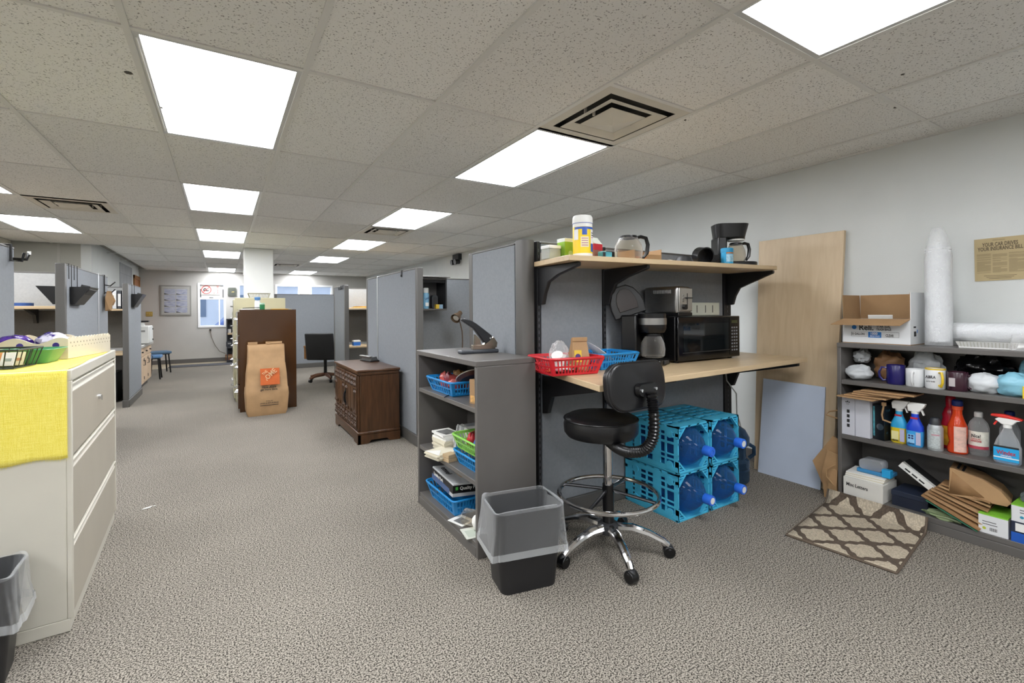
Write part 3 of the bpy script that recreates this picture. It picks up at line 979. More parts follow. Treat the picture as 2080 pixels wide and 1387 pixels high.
# ------------------------------------------------------------------ carved wooden cabinet
wc = thing('carved_cabinet', 'dark carved wooden cabinet standing against the tall partition', 'cabinet', (1.075, 4.49, 0))
m_oak = wood('dark_walnut', '36220f', '50331d', axis=2, scale=4, dens=10, rough=.35)
m_oakt = wood('dark_walnut_top', '442d1c', '5c3f2a', axis=1, scale=4, dens=10, rough=.28)
W_, D_, T_ = .41, 1.04, .70
body = MB().box(.03, W_, .02, D_ - .02, .1, T_ - .025).build('carcass', m_oak, wc, bevel=.003)
MB().box(-.005, W_ + .005, 0, D_, T_ - .022, T_).build('top', m_oakt, wc, bevel=.006)
MB().box(.015, W_, .01, D_ - .01, T_ - .055, T_ - .022).build('cornice', m_oak, wc, bevel=.008)
MB().box(.0, W_ + .002, .0, D_, .085, .115).build('base_moulding', m_oak, wc, bevel=.01)
pl = MB()
pl.prism([(0, 0), (.1, 0), (.13, .03), (W_ - .13, .03), (W_ - .1, 0), (W_, 0), (W_, .085), (0, .085)], .005, .03, 'y')
pl.prism([(.005, 0), (.16, 0), (.2, .03), (D_ - .2, .03), (D_ - .16, 0), (D_ - .005, 0), (D_ - .005, .085), (.005, .085)], .005, .03, 'x')
pl.build('plinth', m_oak, wc)
for k in range(2):
    y0 = .03 + k * .49
    dr = MB().box(.012, .03, y0 + .004, y0 + .486, .12, T_ - .06).build('door', m_oak, wc, bevel=.003)
    for r in range(4):
        y = y0 + .03 + r * .118
        MB().box(.002, .012, y, y + .02, .13, T_ - .07).build('stile', m_oak, dr, bevel=.003)
        for z0, z1 in ((.14, .24), (.27, .50), (.53, .62)):
            if r in (1, 2) and z0 == .27:
                MB().box(.004, .012, y + .026, y + .11, z0 + .03, z1 + .02).build('raised_panel', m_oak, dr, bevel=.006)
            else:
                for q in (.045, .09):
                    MB().lathe([(.008, 0), (.017, .02), (.008, .04), (.012, (z1 - z0) * .5), (.008, z1 - z0 - .04), (.017, z1 - z0 - .02), (.008, z1 - z0)], 8, (.008, y + q, z0)).build('spindle', m_oak, dr)
    for z in (.25, .51, .63):
        MB().box(.003, .012, y0 + .02, y0 + .475, z, z + .018).build('rail', m_oak, dr, bevel=.003)
hp = MB().tube([(.0, .5, .32), (-.012, .5, .34), (-.014, .5, .38), (-.012, .5, .42), (0, .5, .44)], .008, 8)
hp.build('handle', M('antique_iron', '26282b', .35, metal=.7), wc)
MB().box(-.002, .003, .485, .515, .29, .47).build('escutcheon', M('antique_iron', '26282b'), wc, bevel=.001)

hp2 = thing('hole_punch', 'grey metal three-hole punch on the carved wooden cabinet', 'hole punch', (1.40, 5.30, .70), .2)
MB().box(-.05, .06, -.13, .13, .0, .012).build('base_plate', m_black, hp2, bevel=.003)
MB().prism([(-.04, .012), (.05, .012), (.03, .055), (-.03, .048)], -.12, .12, 'y').build('housing', M('pewter', '6d6e6e', .35, metal=.6), hp2, bevel=.003)
MB().box(-.06, -.02, -.12, .12, .05, .062).build('lever', M('silver_bar', 'a6a7a8', .3, metal=.8), hp2, bevel=.003)
# ------------------------------------------------------------------ counter against the partition
DZ = .908
cn = thing('counter', 'maple laminate counter carrying the microwave and baskets', 'counter', (1.45, 1.6, 0))
m_mtop = wood('counter_laminate', 'c2aa87', 'd0b995', axis=0, scale=3, dens=8, rough=.38)
MB().hexa([(0, -.01, DZ - .03), (2.0, .075, DZ - .03), (2.06, .645, DZ - .03), (.155, .645, DZ - .03),
           (0, -.01, DZ), (2.0, .075, DZ), (2.06, .645, DZ), (.155, .645, DZ)]).build('top', m_mtop, cn, bevel=.003)
for x in (.15, .65, 1.93):
    MB().prism([(.1, DZ - .031), (.63, DZ - .031), (.63, DZ - .26), (.58, DZ - .25), (.54, DZ - .15), (.1, DZ - .055)], x - .014, x + .014, 'x').build('bracket', m_slot, cn, bevel=.004)

sz = lambda x: 1.5325 + .0142 * (x - 1.49)
us = thing('upper_shelf', 'maple shelf above the counter holding coffee pots and canisters', 'shelf', (1.49, 1.85, 0))
MB().hexa([(0, 0, 1.503), (1.905, 0, 1.530), (1.955, .395, 1.531), (0.055, .395, 1.504),
           (0, 0, 1.531), (1.905, 0, 1.558), (1.955, .395, 1.559), (.055, .395, 1.532)]).build('board', m_mtop, us, bevel=.003)
for x, dz in ((.091, 0), (.61, .007), (1.915, .026)):
    MB().prism([(.03, 1.503 + dz), (.395, 1.503 + dz), (.395, 1.28), (.345, 1.285), (.325, 1.35), (.29, 1.41), (.2, 1.445), (.03, 1.482 + dz)], x - .013, x + .013, 'x').build('bracket', m_slot, us, bevel=.005)

# ------------------------------------------------------------------ slotted plastic baskets
def slot_basket(name, label, mat, loc, rz, w, d, h, parent_group=None):
    """flared basket with two tiers of slots in each wall"""
    o = thing(name, label, 'basket', loc, rz, parent_group)
    wb, db = w * .82, d * .8
    MB().prism(rrect(wb, db, .02, 3), .002, .005).build('base', mat, o)
    def pt(side, t, v):
        k = v
        W, D = wb + (w - wb) * k, db + (d - db) * k
        z = .003 + (h - .003) * v
        if side == 0:
            return (-W / 2 + W * t, -D / 2, z)
        if side == 1:
            return (W / 2, -D / 2 + D * t, z)
        if side == 2:
            return (W / 2 - W * t, D / 2, z)
        return (-W / 2, D / 2 - D * t, z)
    for side in range(4):
        mb = MB()
        n = 13 if side % 2 == 0 else 9
        def quad(t0, t1, v0, v1):
            mb.add([pt(side, t0, v0), pt(side, t1, v0), pt(side, t1, v1), pt(side, t0, v1)], [(0, 1, 2, 3)])
        for v0, v1 in ((0, .12), (.46, .56), (.88, 1)):
            quad(0, 1, v0, v1)
        for v0, v1 in ((.12, .46), (.56, .88)):
            quad(0, .07, v0, v1)
            quad(.93, 1, v0, v1)
            for k in range(1, n):
                t = .07 + .86 * k / n
                quad(t - .011, t + .011, v0, v1)
        mb.build('wall', mat, o, solid=.003, smooth=False)
    MB().tube([(x, y, h) for x, y in rrect(w + .006, d + .006, .03, 3)], .006, 8, closed=True).build('rim', mat, o)
    return o
m_red = M('red_plastic', 'c8202c', .35)
m_blue = M('blue_plastic', '1f86c8', .35)
m_lime = M('lime_plastic', '8ac95a', .4)
m_film = clear('clear_film', 'ffffff', .12, .15, 'f4f4f4', bump=.6, bscale=40)
slot_basket('plastic_basket', 'red slotted plastic basket on the counter', m_red, (1.595, 2.02, DZ), -.15, .33, .265, .092)
slot_basket('plastic_basket', 'blue slotted plastic basket on the counter beside the red one', m_blue, (1.95, 2.09, DZ), 0., .31, .26, .09)

cb = thing('coffee_bag', 'small brown paper coffee bag standing in the red basket', 'coffee bag', (1.69, 2.02, DZ + .007), -.3)
MB().loft([[(x * .045, y * .03, 0) for x, y in ((-1, -1), (1, -1), (1, 1), (-1, 1))], [(x * .05, y * .033, .08) for x, y in ((-1, -1), (1, -1), (1, 1), (-1, 1))],
           [(x * .042, y * .014, .155) for x, y in ((-1, -1), (1, -1), (1, 1), (-1, 1))], [(x * .042, y * .01, .18) for x, y in ((-1, -1), (1, -1), (1, 1), (-1, 1))]]).build('sack', m_kraft, cb, smooth=False)
MB().box(-.044, .044, -.018, -.009, .162, .185).build('folded_top', m_kraft, cb, bevel=.002)
MB().at(-.02, -.034, .085, 0, -.06).box(-.02, .022, -.001, .001, -.035, .03).build('yellow_label', M('label_yellow', 'd8b93f', .6), cb)
MB().at(-.02, -.0355, .08, 0, -.06).lathe([(.016, 0), (.016, .001)], 16, (0, -.001, 0), 'y').build('purple_disc', M('label_purple', '4a3a78', .6), cb)
zb = thing('snack_bag', 'clear bag of white paper cups in the red basket', 'bag', (1.55, 2.02, DZ + .007))
blob(MB(), (0, 0, .08), (.055, .05, .085), 3, .3, 3, floor=0).build('film', m_film, zb)
MB().at(0, 0, .03, 0, 0, .2).lathe([(.022, 0), (.032, .07)], 16).build('paper_cup', m_paper, zb)
MB().at(.01, .01, .05, 0, .4, -.6).lathe([(.022, 0), (.032, .06)], 16).build('paper_cup', m_paper, zb)
for k in range(7):
    a = random.uniform(0, PI)
    x, y = random.uniform(-.1, .1), random.uniform(-.075, .07)
    lab = ['red', 'orange', 'cream', 'silver', 'pink', 'white', 'tan'][k] + ' snack packet in the red basket'
    p = thing('snack_packet', lab, 'packet', (1.60 + x * .8, 2.02 + y, DZ + .008 + .004 * k), a, 'packets in the red basket')
    c = ['b8352c', 'c8752f', 'd9cfae', 'b9bbbd', 'c98a94', 'e4e2dd', 'b3935f'][k]
    MB().at(0, 0, 0, 0, .1).sheet(lambda u, v: ((u - .5) * .08, (v - .5) * .06, .012 * math.sin(PI * u) * math.sin(PI * v)), 6, 4).build('wrapper', M('wrapper_' + c, c, .35), p, solid=.003)
    MB().box(-.043, -.036, -.03, .03, -.001, .002).build('crimp', M('wrapper_' + c, c), p)
pt_ = thing('white_plate', 'white plate leaning in the blue basket', 'plate', (1.91, 2.09, DZ + .012))
pm = MB()
pm.m = Matrix.Translation((0, 0, .06)) @ Matrix.Rotation(.62, 4, 'Y') @ Matrix.Rotation(.25, 4, 'X')
pm.lathe([(.0, 0), (.07, 0), (.095, .012), (.105, .016), (.104, .019), (.094, .015), (.069, .003), (0, .003)], 32, cap=False)
pm.build('dish', M('white_ceramic', 'dddfe0', .3), pt_)
pr = MB()
pr.m = pm.m
pr.lathe([(.1045, .0165), (.107, .018), (.1045, .0195)], 32, cap=False)
pr.build('rim_line', m_paper, pt_)

# ------------------------------------------------------------------ glass coffee pots and coffee makers
m_pot = clear('pot_glass', 'e4ddd0', .03, .03)
def carafe(parent, c, R, hgt, handle_ang, tint=m_pot, lidded=True):
    g = MB().lathe([(R * .78, 0), (R * .95, hgt * .08), (R, hgt * .35), (R * .93, hgt * .6), (R * .7, hgt * .85), (R * .62, hgt * .92)], 28, c, cap=False)
    g.build('glass_pot', tint, parent)
    MB().lathe([(R * .77, .001), (R * .77, .003)], 28, c).build('pot_base', M('steel_base', '8c8a86', .3, metal=.8), parent)
    MB().lathe([(R * .63, hgt * .88), (R * .66, hgt * .88), (R * .66, hgt * .95), (R * .63, hgt * .95), (R * .63, hgt * .88)], 24, c, cap=False).build('collar', m_black, parent)
    if lidded:
        MB().lathe([(R * .62, hgt * .93), (R * .6, hgt * .98), (R * .3, hgt)], 24, c).build('lid', m_black, parent)
    a = handle_ang
    f = lambda r, z: (c[0] + r * math.cos(a), c[1] + r * math.sin(a), c[2] + z)
    MB().tube([f(R * .6, hgt * .92), f(R * .95, hgt * .97), f(R * 1.35, hgt * .92), f(R * 1.5, hgt * .65), f(R * 1.42, hgt * .3), f(R * 1.15, hgt * .12), f(R * .99, hgt * .14)], [.008, .011, .012, .012, .012, .01, .007], 8).build('handle', m_black, parent)

# machine on the counter: lid tipped open, reservoir tower, brew basket, hot plate and pot
cm = thing('coffee_maker', 'black coffee maker with its lid open beside the microwave', 'coffee maker', (2.262, 2.06, DZ), .4)
MB().box(-.1, .1, -.13, .12, 0, .04).build('base', m_black, cm, bevel=.012)
MB().box(-.1, .1, .02, .12, .04, .31).build('reservoir_tower', m_black, cm, bevel=.01)
MB().box(-.04, .04, -.137, -.13, .008, .032).build('button_panel', m_dark, cm, bevel=.002)
MB().lathe([(.075, .2), (.088, .225), (.088, .25)], 28, (0, -.045, 0)).build('brew_basket', m_black, cm)
MB().lathe([(.089, .25), (.089, .29)], 28, (0, -.045, 0)).build('steel_band', m_steel, cm)
MB().lathe([(.086, .29), (.086, .318), (.075, .32)], 28, (0, -.045, 0)).build('upper_rim', m_black, cm)
MB().lathe([(.03, .185), (.035, .2)], 18, (0, -.045, 0)).build('drip_nozzle', m_black, cm)
ld = MB()
ld.m = Matrix.Translation((-.045, .075, .305)) @ Matrix.Rotation(-.95, 4, 'Z') @ Matrix.Rotation(-.3, 4, 'Y') @ Matrix.Rotation(-.1, 4, 'X') @ Matrix.Scale(1.2, 4)
prof = [(-.085, 0), (-.09, .05), (-.085, .09), (-.06, .14), (-.025, .165), (.025, .165), (.06, .14), (.085, .09), (.09, .05), (.085, 0)]
ld.prism(prof, -.008, .012, 'y')
ldo = ld.build('open_lid', m_black, cm, bevel=.006)
li = MB()
li.m = ld.m
li.prism([(x * .6, .03 + z * .7) for x, z in prof], -.012, -.008, 'y')
li.build('lid_well', M('brown_smoke', '241a15', .25), cm, bevel=.003)
carafe(cm, (0, -.05, .045), .075, .15, -.2)

# machine on the shelf
c2 = thing('coffee_maker', 'black coffee maker with a white band at the wall end of the shelf', 'coffee maker', (3.10, 2.04, sz(3.10)), -.62)
MB().prism(rrect(.28, .18, .07, 5, .05, 0), 0, .03).build('base', m_black, c2, bevel=.008)
MB().box(-.095, -.03, -.075, .075, .03, .21).build('reservoir_tower', m_black, c2, bevel=.012)
MB().loft([[(x, y, .2) for x, y in rrect(.2, .15, .05, 4, .005, 0)], [(x, y, .3) for x, y in rrect(.235, .165, .05, 4, .012, 0)]]).build('brew_head', m_black, c2, bevel=.004)
MB().lathe([(.056, .182), (.058, .193)], 26, (.055, 0, 0)).build('white_band', m_white, c2)
MB().lathe([(.06, .193), (.062, .202)], 26, (.055, 0, 0)).build('basket_ring', m_black, c2)
MB().tube([(-.085, -.08, .29), (-.092, -.084, .2), (-.09, -.08, .03)], .004, 6).build('power_cord', m_black, c2)
carafe(c2, (.055, 0, .032), .066, .14, .1)

# spare pot on the shelf
sp2 = thing('glass_coffee_pot', 'spare glass coffee pot with a black handle on the upper shelf', 'coffee pot', (2.04, 1.98, sz(2.04)))
carafe(sp2, (0, 0, .002), .083, .145, -.35)

# ------------------------------------------------------------------ microwave with toaster on top
mw = thing('microwave', 'black microwave oven on the counter under the toaster', 'microwave', (2.76, 2.1, DZ))
MB().box(-.32, .335, -.125, .14, .012, .295).build('case', M('black_enamel', '0e0e10', .3), mw, bevel=.006)
MB().box(-.32, .335, -.15, -.126, .012, .295).build('door_frame', M('gloss_black', '0a0a0c', .12), mw, bevel=.006)
MB().box(-.27, .2, -.1515, -.15, .07, .25).build('window', M('smoked_window', '101416', .05, spec=.8), mw)
MB().box(-.28, .22, -.1512, -.15, .062, .066).build('trim_line', m_dark, mw)
cp = MB().box(.215, .32, -.1515, -.15, .03, .28).build('control_panel', M('panel_black', '0c0c0e', .2), mw)
MB().box(.235, .3, -.153, -.1515, .245, .265).build('display', M('display_olive', '3c4022', .3), cp)
for r in range(8):
    for q in range(3):
        MB().box(.234 + q * .026, .25 + q * .026, -.1528, -.1515, .055 + r * .022, .066 + r * .022).build('button', M('button_grey', '6f7074', .5), cp)
for x in (-.28, .29):
    for y in (-.1, .1):
        MB().lathe([(.014, 0), (.012, .013)], 10, (x, y, 0)).build('foot', m_dark, mw)

tr = thing('toaster', 'brushed steel toaster on top of the microwave', 'toaster', (2.515, 2.095, DZ + .2955), .10)
MB().box(-.08, .08, -.13, .13, .012, .195).build('shell', m_steel, tr, bevel=.022, seg=4)
MB().box(-.074, .074, -.137, -.128, .035, .185).build('end_plate', M('satin_plate', 'b9b7b2', .35, metal=.9), tr, bevel=.006)
MB().box(-.079, .079, -.135, .132, .003, .028).build('black_base', m_black, tr, bevel=.006)
MB().box(.012, .018, -.1385, -.1365, .05, .15).build('lever_slot', m_black, tr)
MB().box(-.012, .045, -.16, -.137, .116, .124).build('lever', m_dark, tr, bevel=.003)
MB().cyl((-.025, -.137, .062), (-.025, -.155, .062), .017, n=18).build('browning_knob', m_black, tr)
for k in range(3):
    MB().cyl((-.03, -.137, .1 + .018 * k), (-.03, -.141, .1 + .018 * k), .007, n=12).build('push_button', m_steel, tr)
for s in (-1, 1):
    MB().box(s * .03 - .012, s * .03 + .012, -.1, .1, .1945, .1965).build('bread_slot', m_black, tr)
for k in range(11):
    MB().box(-.0815, -.0795, -.08 + k * .0125, -.073 + k * .0125, .15, .172).build('vent_slot', M('bright_slot', 'd0d0d0', .25, metal=.7), tr)

ps = thing('outlet_strip', 'cream slotted outlet strip on the partition behind the toaster', 'outlet strip', (3.09, 2.24, 1.205))
MB().box(-.17, .17, -.02, 0, 0, .095).build('housing', M('cream_plastic', 'cfd2c4', .45), ps, bevel=.003)
for x in (-.1, .0, .085):
    MB().box(x - .003, x + .003, -.0215, -.02, .02, .075).build('slot', m_dark, ps)

# ------------------------------------------------------------------ other things on the upper shelf
wp = thing('wipes_canister', 'yellow and blue canister of cleaning wipes with a white lid', 'canister', (1.66, 1.945, sz(1.66)), .1)
MB().lathe([(.05, 0), (.053, .004), (.053, .018)], 28).build('white_foot', m_white, wp)
MB().lathe([(.0532, .018), (.0532, .16)], 28).build('yellow_label', M('wipes_yellow', 'f0cf22', .4), wp)
MB().lathe([(.053, .16), (.053, .18)], 28).build('white_neck', m_white, wp)
MB().lathe([(.054, .18), (.055, .183), (.054, .212), (.048, .222)], 28).build('lid', m_white, wp)
MB().lathe([(.0545, .178), (.0545, .181)], 28).build('lid_seam', M('seam_blue', '5a6aa8', .5), wp)
def curved(mb, R, a0, a1, z0, z1, n=6):
    mb.sheet(lambda u, v: (R * math.cos(a0 + (a1 - a0) * u), R * math.sin(a0 + (a1 - a0) * u), z0 + (z1 - z0) * v), n, 1)
    return mb
m_lb = M('label_blue', '2b57b0', .4)
m_lw = M('label_white', 'e8e8ea', .5)
F = -PI / 2 - .5
curved(MB(), .0538, F - 1.2, F + 1.3, .146, .158, 14).build('blue_band', m_lb, wp)
curved(MB(), .0540, F - .35, F + .15, .115, .15).build('blue_tab', m_lb, wp)
curved(MB(), .0539, F - .5, F + .35, .05, .105).build('text_panel', M('label_cream', 'e9dfb4', .5), wp)
curved(MB(), .0539, F + .6, F + 1.4, .07, .145).build('white_panel', m_lw, wp)
curved(MB(), .0540, F + .6, F + 1.4, .026, .07).build('blue_panel', m_lb, wp)
curved(MB(), .0539, F - 1.3, F - .75, .09, .145).build('white_panel', m_lw, wp)
for k in range(4):
    curved(MB(), .0543, F - .4, F + .25, .058 + k * .012, .062 + k * .012).build('text_line', M('mauve_print', 'b06a96', .6), wp)
for k in range(3):
    curved(MB(), .0543, F + .7, F + 1.25, .1 + k * .012, .105 + k * .012).build('script_mark', m_ink if k else M('mauve_print', 'b06a96'), wp)

gb = thing('tea_carton', 'bright green carton left of the wipes canister', 'box', (1.665, 2.09, sz(1.665)), .0)
MB().box(-.04, .04, -.035, .035, .004, .1).build('carton', M('green_carton', '8db83a', .5, var=.15, scale=14), gb, bevel=.002)
MB().box(-.0405, .0405, -.0355, .0355, .098, .118).build('pale_top', M('pale_carton', 'd9ddd6', .5), gb, bevel=.002)
MB().lathe([(.015, 0), (.015, .001)], 16, (0, -.036, .035), 'y').build('seal', M('seal_green', 'b9d08a', .5), gb)
cbx = thing('clear_tub', 'small clear tub of packets with a white lid on the shelf corner', 'tub', (1.572, 2.115, sz(1.572)))
MB().box(-.038, .04, -.04, .04, .002, .06).build('tub', clear('cloudy_tub', 'e8eae6', .35, .2, 'd5d7d2'), cbx, bevel=.004)
MB().box(-.04, .042, -.042, .042, .06, .078).build('lid', m_white, cbx, bevel=.003)
for k in range(4):
    MB().box(-.0 + k * .01, .007 + k * .01, -.034, .03, .004, .045).build('packet', M('pale_packet', 'cdc99a', .6), cbx)
gx_ = thing('card_scrap', 'small grey card standing at the shelf corner', 'card', (1.60, 2.195, sz(1.60)))
MB().box(-.03, .03, -.02, .02, 0, .05).build('card', M('grey_card', '8f8a82', .7), gx_)
MB().box(-.031, .031, -.021, -.02, .04, .05).build('edge', m_kraft, gx_)

rc = thing('creamer_carton', 'white carton with a red band right of the wipes canister', 'carton', (1.795, 2.01, sz(1.795)), .15)
MB().box(-.035, .035, -.035, .035, .0, .07).build('body', M('cocoa_print', '8a5a4a', .5), rc)
MB().box(-.0355, .0355, -.0355, .0355, .05, .085).build('red_band', M('red_print', 'b8232f', .45), rc)
MB().loft([[(-.035, -.035, .085), (.035, -.035, .085), (.035, .035, .085), (-.035, .035, .085)], [(-.032, -.004, .125), (.03, -.004, .125), (.03, .004, .125), (-.032, .004, .125)]]).build('gable_top', M('pale_gable', 'd5dbd0', .5), rc, smooth=False)
tb = thing('teal_packet', 'teal printed packet lying before the red-banded carton', 'packet', (1.80, 1.93, sz(1.80)), .1)
MB().box(-.03, .045, -.02, .02, 0, .035).build('packet', M('teal_print', '4f9aa6', .5, var=.35, scale=40), tb, bevel=.004)
MB().box(-.03, -.01, -.0205, -.02, 0, .03).build('dark_corner', m_dark, tb)
bx = thing('open_black_box', 'small open black-lined box between carton and glass pot', 'box', (1.905, 2.02, sz(1.905)), .1)
MB().box(-.05, .05, -.035, .04, 0, .006).box(-.05, .05, .035, .04, .006, .05).box(-.05, -.045, -.035, .035, .006, .05).box(.045, .05, -.035, .035, .006, .05).build('shell', M('pale_card', 'b9b7a6', .6), bx)
MB().box(-.044, .03, -.034, -.03, .007, .048).build('lining', m_black, bx)
MB().at(0.03, 0.05, .052, .3).box(-.05, .05, -.03, .02, 0, .006).build('brown_lid', m_card, bx)
ob = thing('carton_tray', 'brown cardboard tray with orange print behind the glass pot', 'box', (2.26, 2.10, sz(2.26)), -.08)
for q in (((-.11, .11, -.08, .08, 0, .005), 'bottom'), ((-.11, -.105, -.08, .08, .005, .075), 'end'), ((.105, .11, -.08, .08, .005, .085), 'end'), ((-.105, .105, .075, .08, .005, .09), 'wall'), ((-.105, .105, -.08, -.075, .005, .05), 'wall')):
    MB().box(*q[0]).build(q[1], m_card, ob)
MB().box(-.1, -.02, -.0815, -.08, .01, .035).build('orange_print', M('orange_ink', 'c77a3c', .6), ob)
wpz = thing('paper_scrap', 'flat white paper scrap on the shelf right of the cardboard tray', 'paper', (2.34, 1.93, sz(2.34)), .2)
MB().box(-.05, .05, -.03, .03, 0, .004).build('sheet', m_paper, wpz)
MB().box(-.05, -.02, -.03, .03, .004, .006).build('fold', m_paper, wpz)
fb = thing('filter_basket', 'round black filter basket tipped on its side on the shelf', 'filter basket', (2.80, 2.03, sz(2.80) + .064))
q = MB()
q.m = Matrix.Rotation(-.35, 4, 'Z') @ Matrix.Rotation(PI / 2 + .25, 4, 'X')
q.lathe([(.035, -.05), (.055, -.045), (.06, .03), (.064, .032), (.064, .036), (.056, .036), (.05, -.04), (.0, -.042)], 28, cap=False)
q.build('bowl', m_black, fb)
q2 = MB()
q2.m = q.m
q2.box(.055, .1, -.012, .012, .02, .034)
q2.build('handle', m_black, fb)
fl = thing('smoked_dome', 'small smoked black dome beside the tipped filter basket', 'dome', (2.60, 2.03, sz(2.60)))
MB().lathe([(.05, 0), (.055, .01), (.05, .035), (.04, .05), (.0, .052)], 24).build('dome', m_dark, fl)
MB().box(-.07, .07, -.01, .01, .0, .02).build('tab', m_black, fl, bevel=.004)
bt = thing('snack_tub', 'bright blue plastic tub in front of the shelf coffee maker', 'tub', (2.96, 1.955, sz(2.96)))
MB().lathe([(.036, 0), (.039, .004), (.039, .088)], 24).build('tub', M('tub_blue', '2d9fd0', .35, var=.12, scale=30), bt)
MB().lathe([(.041, .086), (.041, .112), (.037, .115)], 24).build('lid', M('tub_lid', '1f8fbe', .35), bt)
curved(MB(), .0396, -PI / 2 - 1.1, -PI / 2 + .6, .02, .07, 8).build('label', M('tub_label', '9cc6da', .5, var=.25, scale=60), bt)
curved(MB(), .0399, -PI / 2 - 1.1, -PI / 2 + .8, .075, .084, 8).build('orange_band', M('orange_ink', 'c77a3c'), bt)
# ------------------------------------------------------------------ grey steel bookcase in the aisle (opens to the left)
BX0, BX1, BY0, BY1, BH = 1.085, 1.445, 2.09, 2.935, .997
bc = thing('steel_bookcase', 'charcoal steel bookcase in the aisle with a heavy stapler on top', 'bookcase', (BX0, BY0, 0))
w, d = BX1 - BX0, BY1 - BY0
m_bc = M('bookcase_enamel', '605d5a', .38, var=.06, scale=5)
for y in (0, d - .025):
    MB().box(0, w, y, y + .025, 0, BH - .03).build('side_panel', m_bc, bc, bevel=.003)
MB().box(w - .01, w, .025, d - .025, .05, BH - .03).build('back_panel', m_bc, bc)
MB().box(-.003, w, 0, d, BH - .03, BH).build('top', m_bc, bc, bevel=.004)
for z, nm in ((.075, 'base_shelf'), (.385, 'shelf'), (.755, 'shelf')):
    MB().box(.004, w - .011, .026, d - .026, z - .025, z).build(nm, m_bc, bc, bevel=.002)
MB().box(.0, .015, .026, d - .026, 0, .05).build('kick_plate', m_bc, bc, bevel=.002)

# heavy-duty stapler
hs = thing('heavy_stapler', 'large black heavy-duty stapler on the aisle bookcase', 'stapler', (1.325, 2.50, BH), -.06)
m_blk2 = M('stapler_black', '232529', .35)
MB().box(-.135, .11, -.035, .035, 0, .022).build('base_plate', M('stapler_base', '3d4147', .35), hs, bevel=.008)
m_nick = M('nickel', 'a29a8c', .25, metal=1.)
MB().box(-.055, .095, -.014, .014, .022, .05).build('magazine', m_nick, hs, bevel=.002)
MB().prism([(.02, .05), (.1, .03), (.105, .06), (.08, .095), (.05, .07)], -.02, .02, 'y').build('pivot_plate', m_nick, hs)
MB().prism([(-.04, .05), (.0, .05), (-.005, .08), (-.037, .112)], -.013, .013, 'y').build('ram', m_nick, hs)
MB().prism([(-.125, .208), (-.105, .21), (-.06, .195), (-.03, .178), (.07, .105), (.075, .095), (.06, .06), (.02, .06), (-.03, .125), (-.05, .15), (-.12, .195)], -.017, .017, 'y').build('handle', m_blk2, hs, bevel=.006)
MB().cyl((.058, -.021, .088), (.058, .021, .088), .006, n=12).build('pin', m_chrome, hs)

# contents of the aisle bookcase
G = 'things on the aisle bookcase'
slot_basket('plastic_basket', 'blue slotted basket of red packets on the upper shelf of the aisle bookcase', m_blue, (1.245, 2.62, .755), 0, .29, .38, .085)
for k in range(6):
    c = ['9c3f38', 'b4533a', '7d2f3a', '8d4a52', 'b9504a', 'a07a50'][k]
    o = thing('candy_bag', ['dark red', 'rust', 'maroon', 'dusty pink', 'bright red', 'tan'][k] + ' candy bag in the upper blue basket of the aisle bookcase', 'candy bag', (1.195 + .095 * (k % 2), 2.585 + .075 * (k // 2), .767), random.uniform(0, 3), 'candy bags in the aisle bookcase')
    blob(MB(), (0, 0, .04), (.042, .035, .045 + .012 * (k % 3)), k + 20, .35, 3, 14, 9, floor=0).build('wrapper', M('candy_' + c, c, .25), o)
    MB().box(-.035, .035, -.004, .004, .06, .095).build('crimped_edge', M('candy_' + c, c), o)
tr2 = thing('oval_tray', 'white-rimmed oval dish tilted in the upper blue basket', 'dish', (1.235, 2.475, .80))
tm = MB()
tm.m = Matrix.Translation((0, 0, .05)) @ Matrix.Rotation(-.5, 4, 'X') @ Matrix.Scale(1.35, 4, (0, 1, 0))
tm.lathe([(0, 0), (.05, 0), (.068, .02), (.07, .02), (.066, .022), (.048, .004), (0, .004)], 24, cap=False)
tm.build('dish', M('brown_dish', '5b3a30', .4), tr2)
tm2 = MB()
tm2.m = tm.m
tm2.tube([(.069 * math.cos(a * PI / 12), .069 * math.sin(a * PI / 12), .021) for a in range(24)], .003, 6, closed=True)
tm2.build('rim', M('cream_rim', 'cfc9b8', .4), tr2)
cx = thing('small_carton', 'small tan carton with food picture at the near end of the upper bookcase shelf', 'box', (1.17, 2.20, .755), .15)
MB().box(-.035, .035, -.06, .06, 0, .13).build('carton', m_card, cx, bevel=.002)
MB().box(-.0355, -.035, -.05, .05, .01, .045).build('food_picture', M('food_print', 'c79a5c', .5, var=.4, scale=60), cx)
MB().box(-.036, -.035, -.055, .0, .09, .11).build('yellow_tag', M('label_yellow', 'd8b93f'), cx)
tk = thing('toothpick', 'thin dark stick poking over the upper bookcase shelf edge', 'stick', (1.10, 2.5, .756))
MB().tube([(.03, .02, .004), (.0, .0, .004), (-.025, -.03, .002)], .003, 6).build('stick', m_black, tk)
MB().lathe([(.0035, 0), (.0035, .004)], 6, (-.025, -.03, 0)).build('end', m_dark, tk)

